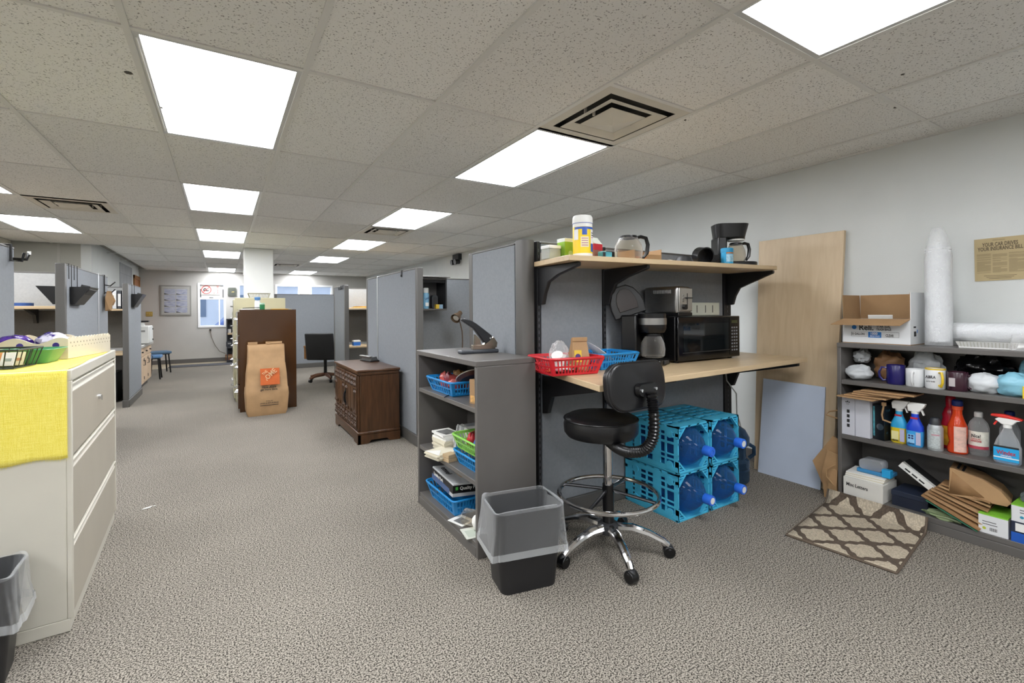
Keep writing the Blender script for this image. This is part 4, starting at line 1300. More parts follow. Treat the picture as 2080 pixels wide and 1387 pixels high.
# middle shelf: booklets, envelopes, nested baskets
bs = thing('booklet_stack', 'tall stack of cream booklets on the middle shelf of the aisle bookcase', 'booklets', (1.20, 2.72, .385), .1)
for k in range(9):
    MB().at(random.uniform(-.006, .006), random.uniform(-.006, .006), .012 * k, random.uniform(-.06, .06)).box(-.06, .06, -.08, .08, 0, .0112).build('booklet', M('cream_booklet', 'd9d2bd', .7) if k < 6 else m_paper, bs)
MB().at(0, 0, .1085, .1).box(-.05, .035, -.06, .05, 0, .001).build('cover_photo', M('grey_photo', '6d6d6b', .6, var=.5, scale=30), bs)
en = thing('envelope_stack', 'cream envelopes jutting out past the middle bookcase shelf', 'envelopes', (1.12, 2.66, .385), .25)
for k in range(5):
    MB().at(random.uniform(-.008, .008), random.uniform(-.01, .01), .007 * k, random.uniform(-.08, .08)).box(-.1, .05, -.13, .01, 0, .0065).build('envelope', M('cream_booklet', 'd9d2bd'), en)
MB().at(0, 0, .0352).add([(-.1, -.13, 0), (-.1, .01, 0), (-.03, -.06, .0015)], [(0, 1, 2)]).build('flap', m_paper, en)
dk = thing('paper_ream', 'pale wrapped paper block at the back of the middle bookcase shelf', 'paper', (1.35, 2.6, .385))
MB().box(-.07, .07, -.12, .12, 0, .14).build('block', M('grey_wrap', 'a4a6a8', .5), dk, bevel=.004)
MB().box(-.0705, .0705, -.04, .04, 0, .1405).build('band', m_paper, dk)
slot_basket('plastic_basket', 'lower blue basket of the nested pair on the middle bookcase shelf', m_blue, (1.255, 2.295, .385), 0, .27, .32, .08)
slot_basket('plastic_basket', 'lime green basket nested on the blue one on the middle bookcase shelf', m_lime, (1.255, 2.295, .472), 0, .28, .33, .08)
for k in range(5):
    c = ['b82f34', 'd0453a', '3f6fb8', 'e0d9cf', 'b82f34'][k]
    o = thing('snack_packet', ['big red', 'small red', 'blue', 'cream', 'crumpled red'][k] + ' snack packet in the lime green basket', 'packet', (1.21 + .085 * (k % 2), 2.2 + .047 * k, .482), random.uniform(0, 3), 'packets in the lime basket')
    blob(MB(), (0, 0, .035), (.034, .032, .038 + .01 * (k % 2)), k + 40, .4, 3, 12, 8, floor=0).build('wrapper', M('packet_' + c, c, .3), o)
    MB().box(-.028, .028, -.003, .003, .05, .08).build('crimped_edge', M('packet_' + c, c), o)
cb2 = thing('clear_bag', 'clear plastic bag slumped beside the lime green basket', 'plastic bag', (1.205, 2.515, .385))
blob(MB(), (0, 0, .095), (.05, .035, .1), 8, .35, 3, floor=0).build('film', m_film, cb2)
MB().at(-.02, 0, .03, .4).box(-.03, .03, -.003, .003, 0, .12).build('leaflet', M('pale_blue_sheet', 'c9d3dd', .6), cb2)
wb2 = thing('wood_block', 'two small pale wooden blocks at the middle shelf edge', 'wooden blocks', (1.115, 2.49, .385), .2)
for k in range(2):
    MB().box(-.03, .03, -.03, .03, .022 * k, .022 * k + .021).build('block', M('raw_pine', 'b79f7c', .7), wb2, bevel=.002)
# bottom shelf
slot_basket('plastic_basket', 'blue slotted basket under the black envelope box on the bottom bookcase shelf', m_blue, (1.25, 2.62, .075), 0, .30, .42, .1)
eb = thing('envelope_box', 'black and white box of envelopes resting on the bottom blue basket', 'box', (1.245, 2.60, .181), -.06)
ebm = MB()
MB().at(0, 0, 0, 0, 0, .08).box(-.13, .13, -.17, .19, 0, .075).build('carton', M('envelope_grey', 'b8babb', .5), eb, bevel=.003)
MB().at(0, 0, 0, 0, 0, .08).box(-.131, .131, -.171, .191, .022, .066).build('black_band', m_black, eb)
MB().at(0, 0, 0, 0, 0, .08).box(-.1312, -.1, -.12, .185, .004, .034).build('blue_side', M('slate_blue_print', '4a5f86', .5), eb)
MB().at(0, 0, 0, 0, 0, .08).box(-.04, .05, -.07, .08, .0751, .0756).build('envelope_picture', M('manila', 'b98c4a', .6), eb)
text('lettering', 'envelope', .05, m_ink, eb, (-.08, .02, .083), (0, .08, -PI / 2), width=.2)
text('lettering', 'Quality Park', .026, m_white, eb, (-.1325, .06, .059), (PI / 2 - .0, 0, -PI / 2), width=.17)
text('lettering', 'Quality Park', .026, m_white, eb, (-.02, -.1718, .05), (PI / 2, .08, 0), width=.13)
MB().box(-.11, -.095, -.1722, -.1714, .048, .066).build('green_leaf', M('leaf_green', '3f9a3a', .5), eb)
gj = thing('glass_jar', 'clear glass jar lying with a white bag on the bottom bookcase shelf', 'jar', (1.16, 2.29, .075))
MB().at(0, 0, .045, .6, PI / 2).lathe([(.03, -.06), (.043, -.05), (.043, .03), (.03, .05), (.03, .06)], 22, cap=False).build('glass', m_pot, gj)
blob(MB(), (.0, -.06, .04), (.035, .03, .045), 5, .3, 3, 14, 9, floor=0).build('white_pouch', m_paper, gj)
for k, (x, y, a, lab) in enumerate(((1.13, 2.38, .3, 'printed card lying beside the jar on the bottom bookcase shelf'), (1.115, 2.22, -.15, 'pale leaflet at the near edge of the bottom bookcase shelf'))):
    o = thing('leaflet', lab, 'leaflet', (x, y, .0755), a)
    MB().box(-.045, .055, -.06, .06, 0, .003).build('sheet', m_paper if k == 0 else M('pale_leaf', 'd3d6cb', .7), o)
    MB().box(-.03, .03, -.045, .03, .003, .0034).build('print', M('grey_photo', '6d6d6b') if k == 0 else M('faint_print', 'b9c2b4', .7), o)

# ------------------------------------------------------------------ waste bin with a clear liner
def waste_bin(label, loc, rz, w, d, h, drop, seed, rim_drop=.0):
    o = thing('waste_bin', label, 'waste bin', loc, rz)
    k = .8
    rings = []
    for z, s in ((0, k), (.004, k), (h, 1)):
        rings.append([(x * s, y * s, z) for x, y in rrect(w, d, .045, 5)])
    for z, s in ((h, .97), (.012, k * .96)):
        rings.append([(x * s, y * s, z) for x, y in rrect(w, d, .045, 5)])
    MB().loft(rings).build('bin', M('bin_black', '1c1c1e', .4), o)
    n = 96
    def ringpts(z, s, amp, ph):
        base = rrect(w, d, .05, 23)
        out = []
        for i, (x, y) in enumerate(base):
            a = math.atan2(y, x)
            f = s + amp * (noise.noise(Vector((math.cos(a) * 5, math.sin(a) * 5, z * 5 + ph))) + .45 * (.3 - abs(noise.noise(Vector((math.cos(a) * 11, math.sin(a) * 11, z * 2.5 + ph))) * 2)))
            dz = .02 * noise.noise(Vector((math.cos(a) * 3, math.sin(a) * 3, ph + 9)))
            out.append((x * f, y * f, z + dz))
        return out
    ln = MB()
    R = [ringpts(h - drop, 1.17, .11, seed), ringpts(h - drop * .6, 1.11, .08, seed), ringpts(h - drop * .2, 1.06, .03, seed), ringpts(h + .012, 1.04, .015, seed),
         ringpts(h + .012, .97, .015, seed), ringpts(h - .06, .9, .035, seed + 2), ringpts(h * .5, .8, .05, seed + 2), ringpts(.03, .72, .03, seed + 2)]
    ln.loft(R, cap=False)
    ln.build('liner', clear('liner_film', 'ffffff', .045, .1, 'e6e9eb', bump=.35, bscale=9), o)
    hm = MB()
    A, B = ringpts(h - drop, 1.175, .11, seed), ringpts(h - drop + .03, 1.165, .105, seed)
    hm.loft([A, B], cap=False)
    hm.build('liner_hem', clear('hem_film', 'ffffff', .25, .22, 'dfe2e4', bump=.3, bscale=12), o)
    return o
waste_bin('black waste bin with a clear liner in front of the aisle bookcase', (1.185, 1.83, 0), -.2, .33, .24, .36, .19, 3)
waste_bin('black waste bin with a clear liner at the lower left edge', (-.76, 2.32, 0), .1, .3, .24, .36, .17, 6)

# ------------------------------------------------------------------ drafting stool
ST = (1.705, 1.81)
st = thing('drafting_stool', 'black drafting stool with a chrome foot ring and star base', 'stool', (ST[0], ST[1], 0))
m_vinyl = M('black_vinyl', '141416', .32, var=.08, scale=15, bump=.1, bscale=300)
so = (-.03, .02)
MB().lathe([(.12, .595), (.175, .6), (.19, .62), (.193, .66), (.185, .69), (.165, .705), (.1, .708), (0, .709)], 40, (so[0], so[1], 0)).build('seat', m_vinyl, st)
MB().tube([(.1895 * math.cos(a * PI / 20) + so[0], .1895 * math.sin(a * PI / 20) + so[1], .688) for a in range(40)], .004, 6, closed=True).build('seat_piping', m_vinyl, st)
MB().cyl((0, 0, .32), (0, 0, .6), .022, n=20).build('gas_lift', m_chrome, st)
MB().cyl((0, 0, .12), (0, 0, .345), .029, n=20).build('sleeve', m_black, st)
MB().lathe([(.04, .09), (.058, .1), (.055, .14), (.035, .15)], 24).build('hub', m_dark, st)
MB().box(so[0] - .07, so[0] + .07, so[1] - .06, so[1] + .06, .575, .597).build('seat_plate', m_black, st, bevel=.004)
RR = .255
MB().tube([(RR * math.cos(a * PI / 24), RR * math.sin(a * PI / 24), .295) for a in range(48)], .0115, 10, closed=True).build('foot_ring', m_chrome, st)
for k in range(4):
    a = k * PI / 2 + .45
    MB().tube([(.03 * math.cos(a), .03 * math.sin(a), .315), (RR * math.cos(a), RR * math.sin(a), .295)], .0085, 8).build('ring_spoke', M('ring_spoke_metal', '4a4a4c', .25, metal=.9), st)
for k, (cx_, cy_) in enumerate(((1.581, 1.524), (1.909, 1.603), (1.421, 1.807), (1.640, 2.075), (1.985, 1.985))):
    x, y = cx_ - ST[0], cy_ - ST[1]
    r = math.hypot(x, y)
    ux, uy = x / r, y / r
    r = .3
    MB().tube([(ux * .045, uy * .045, .122), (ux * .12, uy * .12, .125), (ux * .2, uy * .2, .105), (ux * .27, uy * .27, .075), (ux * .295, uy * .295, .055)], [.026, .025, .022, .019, .016], 10).build('base_leg', m_chrome, st)
    a = .9 * k
    cs = MB().cyl((ux * r - math.cos(a) * .022, uy * r - math.sin(a) * .022, .029), (ux * r + math.cos(a) * .022, uy * r + math.sin(a) * .022, .029), .029, n=20).build('caster', m_black, st, bevel=.004)
    MB().lathe([(.02, .03), (.024, .045), (.012, .062)], 14, (ux * r, uy * r, 0)).build('caster_hood', m_dark, cs)
# backrest on a bellows-covered arm
nd = Vector((.06, -1, 0)).normalized()           # out of the back of the backrest
sd = Vector((-nd.y, nd.x, 0))
bc_ = Vector((-.058, -.275, .9))
brm = MB()
prof = rrect(.40, .215, .08, 6)
def bpt(u, v, off):
    cur = .55 * u * u
    p = bc_ + sd * u + Vector((0, 0, v)) + nd * (off - cur * .9 + .0) + nd * (-.12 * v)
    return p
rings = []
for off, s in ((-.03, .9), (-.024, .97), (0.0, 1.), (.012, .97), (.016, .93)):
    rings.append([bpt(x * s, y * s, off) for x, y in prof])
brm.loft(rings)
brm.build('backrest', m_vinyl, st)
MB().tube([bpt(x * .995, y * .995, .006) for x, y in prof], .0045, 6, closed=True).build('back_piping', m_vinyl, st)
bp_ = MB()
bp_.loft([[bpt(x + .03, y - .02, .01) for x, y in rrect(.15, .06, .024, 4)], [bpt(x * .9 + .03, y * .9 - .02, .03) for x, y in rrect(.15, .06, .024, 4)]])
bp_.build('back_plate', m_black, st)
for s in (-.052, .052):
    q = bpt(s + .03, -.02, .03)
    MB().cyl(q, q + nd * .004, .007, n=10).build('screw', m_chrome, st)
a0 = Vector((so[0], so[1], .585)) + Vector((nd.x, nd.y, 0)) * .05 + sd * .03
path = [Vector((so[0], so[1] - .05, .582)), Vector((-.07, -.15, .575)), Vector((-.08, -.235, .582)), Vector((-.066, -.31, .61)), Vector((-.05, -.345, .67)), Vector((-.042, -.345, .76)), bpt(.03, -.03, .04)]
# resample the arm with close rings so the bellows folds show
cur_ = [path[0]]
for i in range(len(path) - 1):
    p0, p1, p2, p3 = path[max(i - 1, 0)], path[i], path[i + 1], path[min(i + 2, len(path) - 1)]
    for k in range(1, 25):
        t = k / 24
        cur_.append(.5 * ((2 * p1) + (p2 - p0) * t + (2 * p0 - 5 * p1 + 4 * p2 - p3) * t * t + (3 * p1 - p0 - 3 * p2 + p3) * t ** 3))
fine, acc = [cur_[0]], 0.
for i in range(1, len(cur_)):
    acc += (cur_[i] - cur_[i - 1]).length
    if acc >= .005:
        fine.append(cur_[i])
        acc = 0.
MB().tube(fine, [.027 if i % 2 else .0205 for i in range(len(fine))], 16).build('bellows_arm', m_black, st, angle=.5)
MB().lathe([(.0, 0), (.02, .004), (.022, .02), (.0, .028)], 16, (.075, -.03, .555)).build('knob', m_black, st)

# ------------------------------------------------------------------ water bottle crates under the counter
m_crate = M('teal_crate', '4cbfe6', .45, var=.06, scale=12)
CW, CD, CH = .288, .42, .279
def make_crate(label, loc):
    o = thing('bottle_crate', label, 'crate', loc, 0, 'teal water bottle crates')
    w, d, h = CW, CD, CH
    t = .008
    fr = MB()
    # front and rear frames with a clipped square opening
    for y in (0, d - .02):
        c = .072
        for sx in (-1, 1):
            for sz in (0, 1):
                x0 = sx * w / 2
                z0 = 0 if sz == 0 else h
                zz = (lambda q: q) if sz == 0 else (lambda q: h - q)
                fr.prism([(x0, zz(0)), (x0 - sx * .014, zz(0)), (x0 - sx * .014, zz(c)), (x0, zz(c))], y, y + .02, 'y')
                fr.prism([(x0 - sx * .014, zz(c - .012)), (x0 - sx * .014, zz(c)), (x0 - sx * c, zz(.012)), (x0 - sx * (c - .012), zz(.012))], y, y + .02, 'y')
                for q in (.3, .55, .8):
                    u = c * q
                    fr.prism([(x0 - sx * .012, zz(u - .003)), (x0 - sx * .012, zz(u + .003)), (x0 - sx * (c - u + .003), zz(u + .003)), (x0 - sx * (c - u + .003), zz(u - .003))], y + .004, y + .016, 'y') if u < c - .02 else None
    fr.build('corner_ribs', m_crate, o, smooth=False, kind='stuff')
    MB().box(-w / 2, w / 2, 0, d, 0, .012).build('bottom', m_crate, o, bevel=.002)
    tp = MB()
    for y in (0, .06, .12, .18, .24, .3, d - .06):
        tp.box(-w / 2, w / 2, y, y + (.06 if y in (0, d - .06) else .018), h - .01, h)
    for x in (-w / 2, -.05, .03, w / 2 - .02):
        tp.box(x, x + .02, 0, d, h - .012, h - .001)
    tp.build('top_lattice', m_crate, o, smooth=False, kind='stuff')
    for s in (-1, 1):
        x = s * w / 2
        X0, X1 = (x, x + t) if s < 0 else (x - t, x)
        sd_ = MB()
        for y, ww in ((0, .03), (.085, .012), (.13, .06), (.235, .012), (.29, .05), (d - .06, .06)):
            sd_.box(X0, X1, y, y + ww, .012, h - .01)
        for z, hh in ((.012, .028), (.075, .01), (.105, .008), (.17, .012), (.21, .01), (h - .04, .03)):
            sd_.box(X0 + .001 * s, X1 + .001 * s, 0, d, z, z + hh)
        sd_.build('side_lattice', m_crate, o, smooth=False, kind='stuff')
        for z in (.045, h - .05):
            for y in (.058, d - .09):
                MB().cyl((x, y, z), (x + s * .004, y, z), .024, n=16).build('boss', m_crate, o)
    return o
m_bot = clear('blue_polycarbonate', '9cc6ea', .2, .04, '3f78b0')
m_cap = M('blue_cap', '2f6fe0', .4)
def make_bottle(label, loc, sticker=True):
    o = thing('water_bottle', label, 'water bottle', loc, 0, 'bottles lying in the crates')
    prof = [(.0, .4), (.09, .4), (.12, .39), (.127, .36), (.127, .30), (.122, .29), (.127, .28), (.127, .16), (.122, .15), (.127, .14), (.127, .1), (.118, .06), (.095, .02), (.06, -.015), (.03, -.035), (.026, -.06)]
    MB().lathe(prof, 32, (0, 0, 0), 'y', cap=False).build('body', m_bot, o)
    MB().lathe([(.029, -.05), (.03, -.052), (.03, -.095), (.028, -.1)], 24, (0, 0, 0), 'y').build('cap', m_cap, o)
    if sticker:
        MB().lathe([(.019, -.101), (.019, -.1005)], 18, (0, 0, 0), 'y').build('cap_sticker', m_white, o)
    else:
        MB().lathe([(.012, -.1006), (.02, -.1006), (.02, -.103), (.012, -.103), (.012, -.1006)], 18, (0, 0, 0), 'y', cap=False).build('cap_ring', m_cap, o)
    return o
for k, (x, z, a, b_) in enumerate(((2.405, 0, 'lower left', 'bottom left'), (2.715, 0, 'lower right', 'bottom right'), (2.405, CH + .003, 'upper left', 'top left'), (2.715, CH + .003, 'upper right', 'top right'))):
    make_crate('teal plastic bottle crate, %s of the four under the counter' % a, (x, 1.815, z))
    make_bottle('blue water bottle with a cap, in the %s crate' % b_, (x, 1.79, z + .012 + .1285), k != 2)
jg = thing('water_jug', 'dark blue water jug with a moulded handle standing beside the crates', 'water bottle', (3.14, 2.06, 0))
MB().lathe([(.1, 0), (.125, .02), (.127, .1), (.12, .11), (.127, .12), (.127, .16), (.105, .18), (.105, .26), (.127, .28), (.127, .33), (.1, .38), (.04, .42), (.028, .43), (.028, .46)], 30, cap=False).build('body', clear('smoke_blue_poly', '5f7f9c', .3, .1, '3c5670'), jg)
MB().tube([(.1, -.08, .27), (.125, -.105, .25), (.125, -.105, .2), (.1, -.08, .17)], .014, 8).build('handle', clear('smoke_blue_poly'), jg)
MB().lathe([(.03, .445), (.031, .48), (.027, .485)], 20).build('cap', m_dark, jg)
pc = thing('power_cable', 'thin pale power cable hanging from the counter to the floor', 'cable', (3.3, 2.2, 0))
MB().tube([(-.02, .03, .87), (0, .0, .78), (.0, -.01, .7), (.06, -.05, .6), (.05, -.06, .45), (.09, -.08, .3), (.14, -.06, .02)], .005, 7).build('cord', M('cable_grey', 'a9aba8', .5), pc)
MB().box(-.04, .0, .028, .044, .84, .88).build('plug', m_white, pc, bevel=.003)
# ------------------------------------------------------------------ leaning boards by the right wall
lb = thing('leaning_board', 'tall maple laminate board leaning against the right wall', 'board', (3.53, 1.84, 0))
MB().hexa([(0, -.275, 0), (.03, -.275, 0), (.03, .275, 0), (0, .275, 0), (.135, -.305, 1.79), (.163, -.305, 1.79), (.163, .30, 1.79), (.135, .30, 1.79)]).build('panel', m_mapley, lb, bevel=.002)
MB().box(.02, .0235, -.004, .004, .26, .268).build('screw_mark', m_dark, lb)
fbd = thing('foam_board', 'pale blue sheet leaning low against the maple board', 'board', (3.49, 1.84, 0))
MB().hexa([(0, -.22, 0), (.008, -.22, 0), (.008, .22, 0), (0, .22, 0), (.048, -.235, .705), (.056, -.235, .705), (.056, .20, .715), (.048, .20, .715)]).build('sheet', M('pale_blue_sheet2', 'c3cee0', .6, var=.04, scale=4), fbd)
MB().add([(-.001, -.22, 0.001), (-.001, .22, 0.001), (.0005, .22, .014), (.0005, -.22, .014)], [(0, 1, 2, 3)]).build('edge_band', M('pale_blue_sheet2', 'a9b7ca'), fbd)

def folded_bag(o, w, l, t, mat, name='bag', m=None):
    mb = MB(m)
    mb.loft([[(-w / 2, 0, 0), (w / 2, 0, 0), (w / 2, 0, t), (-w / 2, 0, t)], [(-w / 2, l * .4, .004), (w / 2, l * .4, .002), (w / 2, l * .4, t * 1.2), (-w / 2, l * .4, t * 1.1)],
             [(-w / 2, l * .8, 0), (w / 2, l * .8, 0), (w / 2, l * .8, t), (-w / 2, l * .8, t)], [(-w / 2, l, .002), (w / 2, l, .002), (w / 2, l, .006), (-w / 2, l, .006)]])
    return mb.build(name, mat, o, smooth=False)
# bags stuffed between board and bookcase
sb = thing('folded_paper_bags', 'folded brown paper bags stuffed between maple board and bookcase', 'paper bags', (3.44, 1.53, 0))
MB().prism([(.10, .215), (-.025, .41), (-.06, .39), (-.065, .03), (.0, .02), (.045, .09)], -.03, -.018, 'x').build('bag', m_kraft, sb)
for k, (y0, y1, z1) in enumerate(((-.065, .02, .3), (-.065, -.02, .2))):
    mb = MB()
    mb.loft([[(-.05 - .015 * k, y0, .0), (-.05 - .015 * k, y1, .0), (-.035 - .015 * k, y1, .0), (-.035 - .015 * k, y0, .0)],
             [(-.06 - .015 * k, y0, z1 * .5), (-.055 - .015 * k, y1 + .01, z1 * .55), (-.035 - .015 * k, y1 + .01, z1 * .55), (-.035 - .015 * k, y0, z1 * .5)],
             [(-.045 - .015 * k, y0, z1), (-.045 - .015 * k, y1 - .02, z1 * 1.05), (-.035 - .015 * k, y1 - .02, z1 * 1.05), (-.035 - .015 * k, y0, z1)]])
    mb.build('bag', m_kraft, sb, smooth=False)
MB().tube([(-.07, -.05, .1), (-.085, -.01, .15), (-.085, -.01, .2), (-.07, -.06, .24)], .004, 6).build('twisted_handle', m_kraft, sb)
MB().tube([(-.03, -.06, .585), (-.035, -.01, .57), (-.035, .01, .545), (-.03, -.06, .53)], .005, 6).build('twisted_handle', m_kraft, sb)

# ------------------------------------------------------------------ right bookcase
RX, RY0, RY1, RH = 3.36, .53, 1.455, 1.03
rb = thing('steel_bookcase', 'charcoal steel bookcase full of cleaning supplies by the right wall', 'bookcase', (RX, RY0, 0))
w, d = .30, RY1 - RY0
for y in (0, d - .022):
    MB().box(0, w, y, y + .022, 0, RH - .03).build('side_panel', m_bc, rb, bevel=.003)
MB().box(w - .008, w, .022, d - .022, .05, RH - .03).build('back_panel', m_bc, rb)
MB().box(-.003, w, 0, d, RH - .03, RH).build('top', m_bc, rb, bevel=.004)
SH = (.075, .448, .795)
for z, nm in zip(SH, ('base_shelf', 'shelf', 'shelf')):
    MB().box(.003, w - .009, .023, d - .023, z - .028, z).build(nm, m_bc, rb, bevel=.002)
MB().box(0, .014, .023, d - .023, 0, .046).build('kick_plate', m_bc, rb, bevel=.002)

RZ = -PI / 2            # things on this bookcase face the aisle
# open carton
ob = thing('open_carton', 'open white carton of trash bags on the right bookcase', 'carton', (3.53, 1.265, RH), RZ)
m_cw = M('white_carton', 'd9dbdc', .6, var=.02, scale=6)
hw, hd, hh = .175, .125, .15
def wallp(x0, x1, y0, y1, z0, z1, nm='wall'):
    mb = MB().box(x0, x1, y0, y1, z0, z1)
    return mb
fr = MB().mat(0).box(-hw, hw, -hd, -hd + .004, .004, hh).build('front_wall', m_cw, ob)
for s in (-1, 1):
    MB().box(s * hw - (.004 if s > 0 else 0), s * hw + (.004 if s < 0 else 0), -hd + .004, hd - .004, .004, hh).build('end_wall', m_cw, ob)
MB().box(-hw, hw, hd - .004, hd, .004, hh).build('rear_wall', m_cw, ob)
MB().box(-hw, hw, -hd, hd, 0, .004).build('bottom', m_card, ob)
MB().box(-hw + .004, hw - .004, hd - .007, hd - .003, hh + .001, hh + .155).build('rear_flap', m_card, ob)
MB().hexa([(-hw, -hd + .006, hh), (-hw + .003, -hd + .006, hh), (-hw + .003, hd - .004, hh), (-hw, hd - .004, hh), (-hw - .004, -hd + .01, hh + .155), (-hw - .001, -hd + .01, hh + .155), (-hw - .001, hd - .004, hh + .155), (-hw - .004, hd - .004, hh + .155)]).build('side_flap', m_card, ob)
MB().box(hw - .003, hw, -hd + .006, hd - .008, hh, hh + .16).build('side_flap', m_cw, ob)
MB().box(hw - .0055, hw - .0032, -hd + .007, hd - .009, 0.01, hh + .158).build('flap_lining', m_card, ob)
MB().hexa([(-hw - .03, -hd - .09, hh - .035), (hw - .02, -hd - .09, hh - .035), (hw - .002, -hd + .004, hh), (-hw, -hd + .004, hh),
           (-hw - .03, -hd - .09, hh - .031), (hw - .02, -hd - .09, hh - .031), (hw - .002, -hd + .004, hh + .004), (-hw, -hd + .004, hh + .004)]).build('front_flap', m_card, ob)
MB().at(-.02, .02, 0, .3, .5).box(-.06, .06, -.003, .003, .06, .2).build('liner_sheet', m_paper, ob)
m_bluep = M('print_blue', '1f6db5', .5)
yF = -hd - .0006
text('lettering', 'Reli.', .05, m_ink, ob, (-.045, yF, .098), width=.075)
text('lettering', 'TRASH BAGS', .02, m_ink, ob, (.045, yF, .088), width=.075)
text('lettering', 'STAR SEAL', .02, m_ink, ob, (.045, yF, .106), width=.07)
text('lettering', '33 GALLON', .02, m_ink, ob, (-.09, yF, .058), width=.07)
text('lettering', 'CLEAR', .022, m_ink, ob, (.075, yF, .052), width=.04)
MB().lathe([(.013, 0), (.013, .0006)], 14, (-.11, -hd - .0008, .1), 'y').build('printed_globe', m_bluep, ob)
MB().box(-.035, .033, -hd - .0006, -hd, .038, .073).build('blue_label', m_bluep, ob)
text('lettering', '1000', .022, m_white, ob, (-.005, -hd - .001, .062), width=.035)
text('lettering', 'MEGA PACK', .012, m_white, ob, (0, -hd - .001, .047), width=.05)
fo = MB()
for x0, x1 in ((-.125, -.037), (.035, .12)):
    for z in (.042, .072):
        fo.box(x0, x1, -hd - .0005, -hd, z, z + .0012)
fo.box(-.126, -.125, -hd - .0005, -hd, .042, .0732).box(.12, .121, -hd - .0005, -hd, .042, .0732)
fo.build('print_outline', m_ink, ob, kind='stuff')
bcd = MB()
for k in range(9):
    bcd.box(hw, hw + .0006, -.075 + k * .004, -.073 + k * .004, .05, .08)
bcd.box(hw, hw + .0006, -.08, -.045, .1, .11).box(hw, hw + .0006, -.085, -.02, .042, .0425)
bcd.build('barcode', m_ink, ob, kind='stuff')
MB().box(hw, hw + .0006, -.03, -.02, .07, .09).build('blue_mark', m_bluep, ob)

# sleeve of foam bowls, upright and lying
def cup_sleeve(label, loc, rot, R, L, n):
    o = thing('cup_sleeve', label, 'cups', loc)
    o.rotation_euler = rot
    prof = []
    for k in range(n):
        z = .02 + (L * .8) * k / n
        prof += [(R * .93, z), (R * .98, z + .006), (R * .98, z + .009)]
    prof += [(R * .75, L * .84), (R * .5, L * .88)]
    MB().lathe(prof, 26, cap=True).build('stacked_cups', M('foam_white', 'e4e6e8', .6), o)
    mb = MB()
    rings = []
    for k in range(17):
        z = L * k / 16
        f = 1.03 if z < L * .72 else 1.03 - .62 * ((z - L * .72) / (L * .28)) ** 2
        rings.append([(R * (f + .03 * noise.noise(Vector((math.cos(a * PI / 14) * 2.5, math.sin(a * PI / 14) * 2.5, z * 9)))) * math.cos(a * PI / 14),
                       R * (f + .03 * noise.noise(Vector((math.cos(a * PI / 14) * 2.5, math.sin(a * PI / 14) * 2.5, z * 9)))) * math.sin(a * PI / 14), z) for a in range(28)])
    mb.loft(rings, capa=False, capb=True)
    mb.build('plastic_sleeve', clear('sleeve_film', 'ffffff', .28, .2, 'f2f4f6', bump=.8, bscale=25), o)
    return o
cup_sleeve('tall upright sleeve of stacked white foam cups on the right bookcase', (3.53, 1.0, RH + .002), (0, 0, 0), .06, .68, 34)
ct_ = thing('white_tray', 'white ribbed tray lying under the horizontal cup sleeve', 'tray', (3.50, .80, RH), 0)
MB().box(-.06, .09, -.13, .09, 0, .006).build('floor', m_white, ct_)
MB().hexa([(-.06, -.13, .006), (-.055, -.13, .006), (-.055, .09, .006), (-.06, .09, .006), (-.075, -.14, .034), (-.07, -.14, .034), (-.07, .1, .034), (-.075, .1, .034)]).build('front_lip', m_white, ct_)
MB().hexa([(.085, -.13, .006), (.09, -.13, .006), (.09, .09, .006), (.085, .09, .006), (.09, -.14, .03), (.095, -.14, .03), (.095, .1, .03), (.09, .1, .03)]).build('rear_lip', m_white, ct_)
rib = MB()
for k in range(16):
    rib.hexa([(-.061, -.125 + k * .0135, .006), (-.060, -.125 + k * .0135, .006), (-.060, -.121 + k * .0135, .006), (-.061, -.121 + k * .0135, .006), (-.0765, -.13 + k * .014, .033), (-.0745, -.13 + k * .014, .033), (-.0745, -.126 + k * .014, .033), (-.0765, -.126 + k * .014, .033)])
rib.build('ribs', M('rib_cream', 'c9c8be', .5), ct_, kind='stuff')
cup_sleeve('horizontal sleeve of white foam cups along the right bookcase top', (3.585, .945, RH + .082), (PI / 2, 0, 0), .05, .5, 26)
pcup = thing('plastic_cup', 'clear plastic cup upside down on the front right bookcase edge', 'cup', (3.405, .655, RH))
MB().lathe([(.032, 0), (.034, .003), (.024, .08), (.0, .082)], 24, cap=False).build('cup', m_film, pcup)
MB().tube([(.0335 * math.cos(a * PI / 12), .0335 * math.sin(a * PI / 12), .002) for a in range(24)], .0018, 5, closed=True).build('rim', m_film, pcup)
rl = thing('red_folder', 'flat red folder lying at the right end of the bookcase top', 'folder', (3.44, .575, RH), 0)
MB().box(-.07, .1, -.03, .03, 0, .008).build('cover', M('red_folder_card', 'a8424a', .5), rl, bevel=.001)
MB().box(-.068, .098, -.03, .028, .0085, .011).build('pages', m_paper, rl)

# upper shelf: crumpled bags, mugs, yellow box
def crumple(label, loc, rad, seed, mat, amp=.35, freq=3., cat='plastic bag'):
    o = thing('crumpled_bag', label, cat, loc, 0, 'crumpled bags on the upper shelf of the right bookcase')
    blob(MB(), (0, 0, rad[2] * .9), rad, seed, amp, freq, 26, 18, floor=0).build('bag', mat, o, angle=.9)
    MB().tube([(rad[0] * .3, 0, rad[2] * 1.5), (rad[0] * .1, rad[1] * .3, rad[2] * 1.6), (-rad[0] * .4, rad[1] * .2, rad[2] * 1.45)], .006, 6).build('twisted_end', mat, o)
    return o
m_wbag = M('white_bag', 'cfd3d6', .35, var=.06, scale=10, bump=.6, bscale=25)
m_kbag = M('tan_bag', '9a7350', .5, var=.1, scale=10, bump=.6, bscale=20)
m_bbag = M('black_bag', '0d0d0f', .15, bump=.8, bscale=22)
m_cbag = M('light_blue_bag', '86bfd3', .4, var=.1, scale=10, bump=.7, bscale=25)
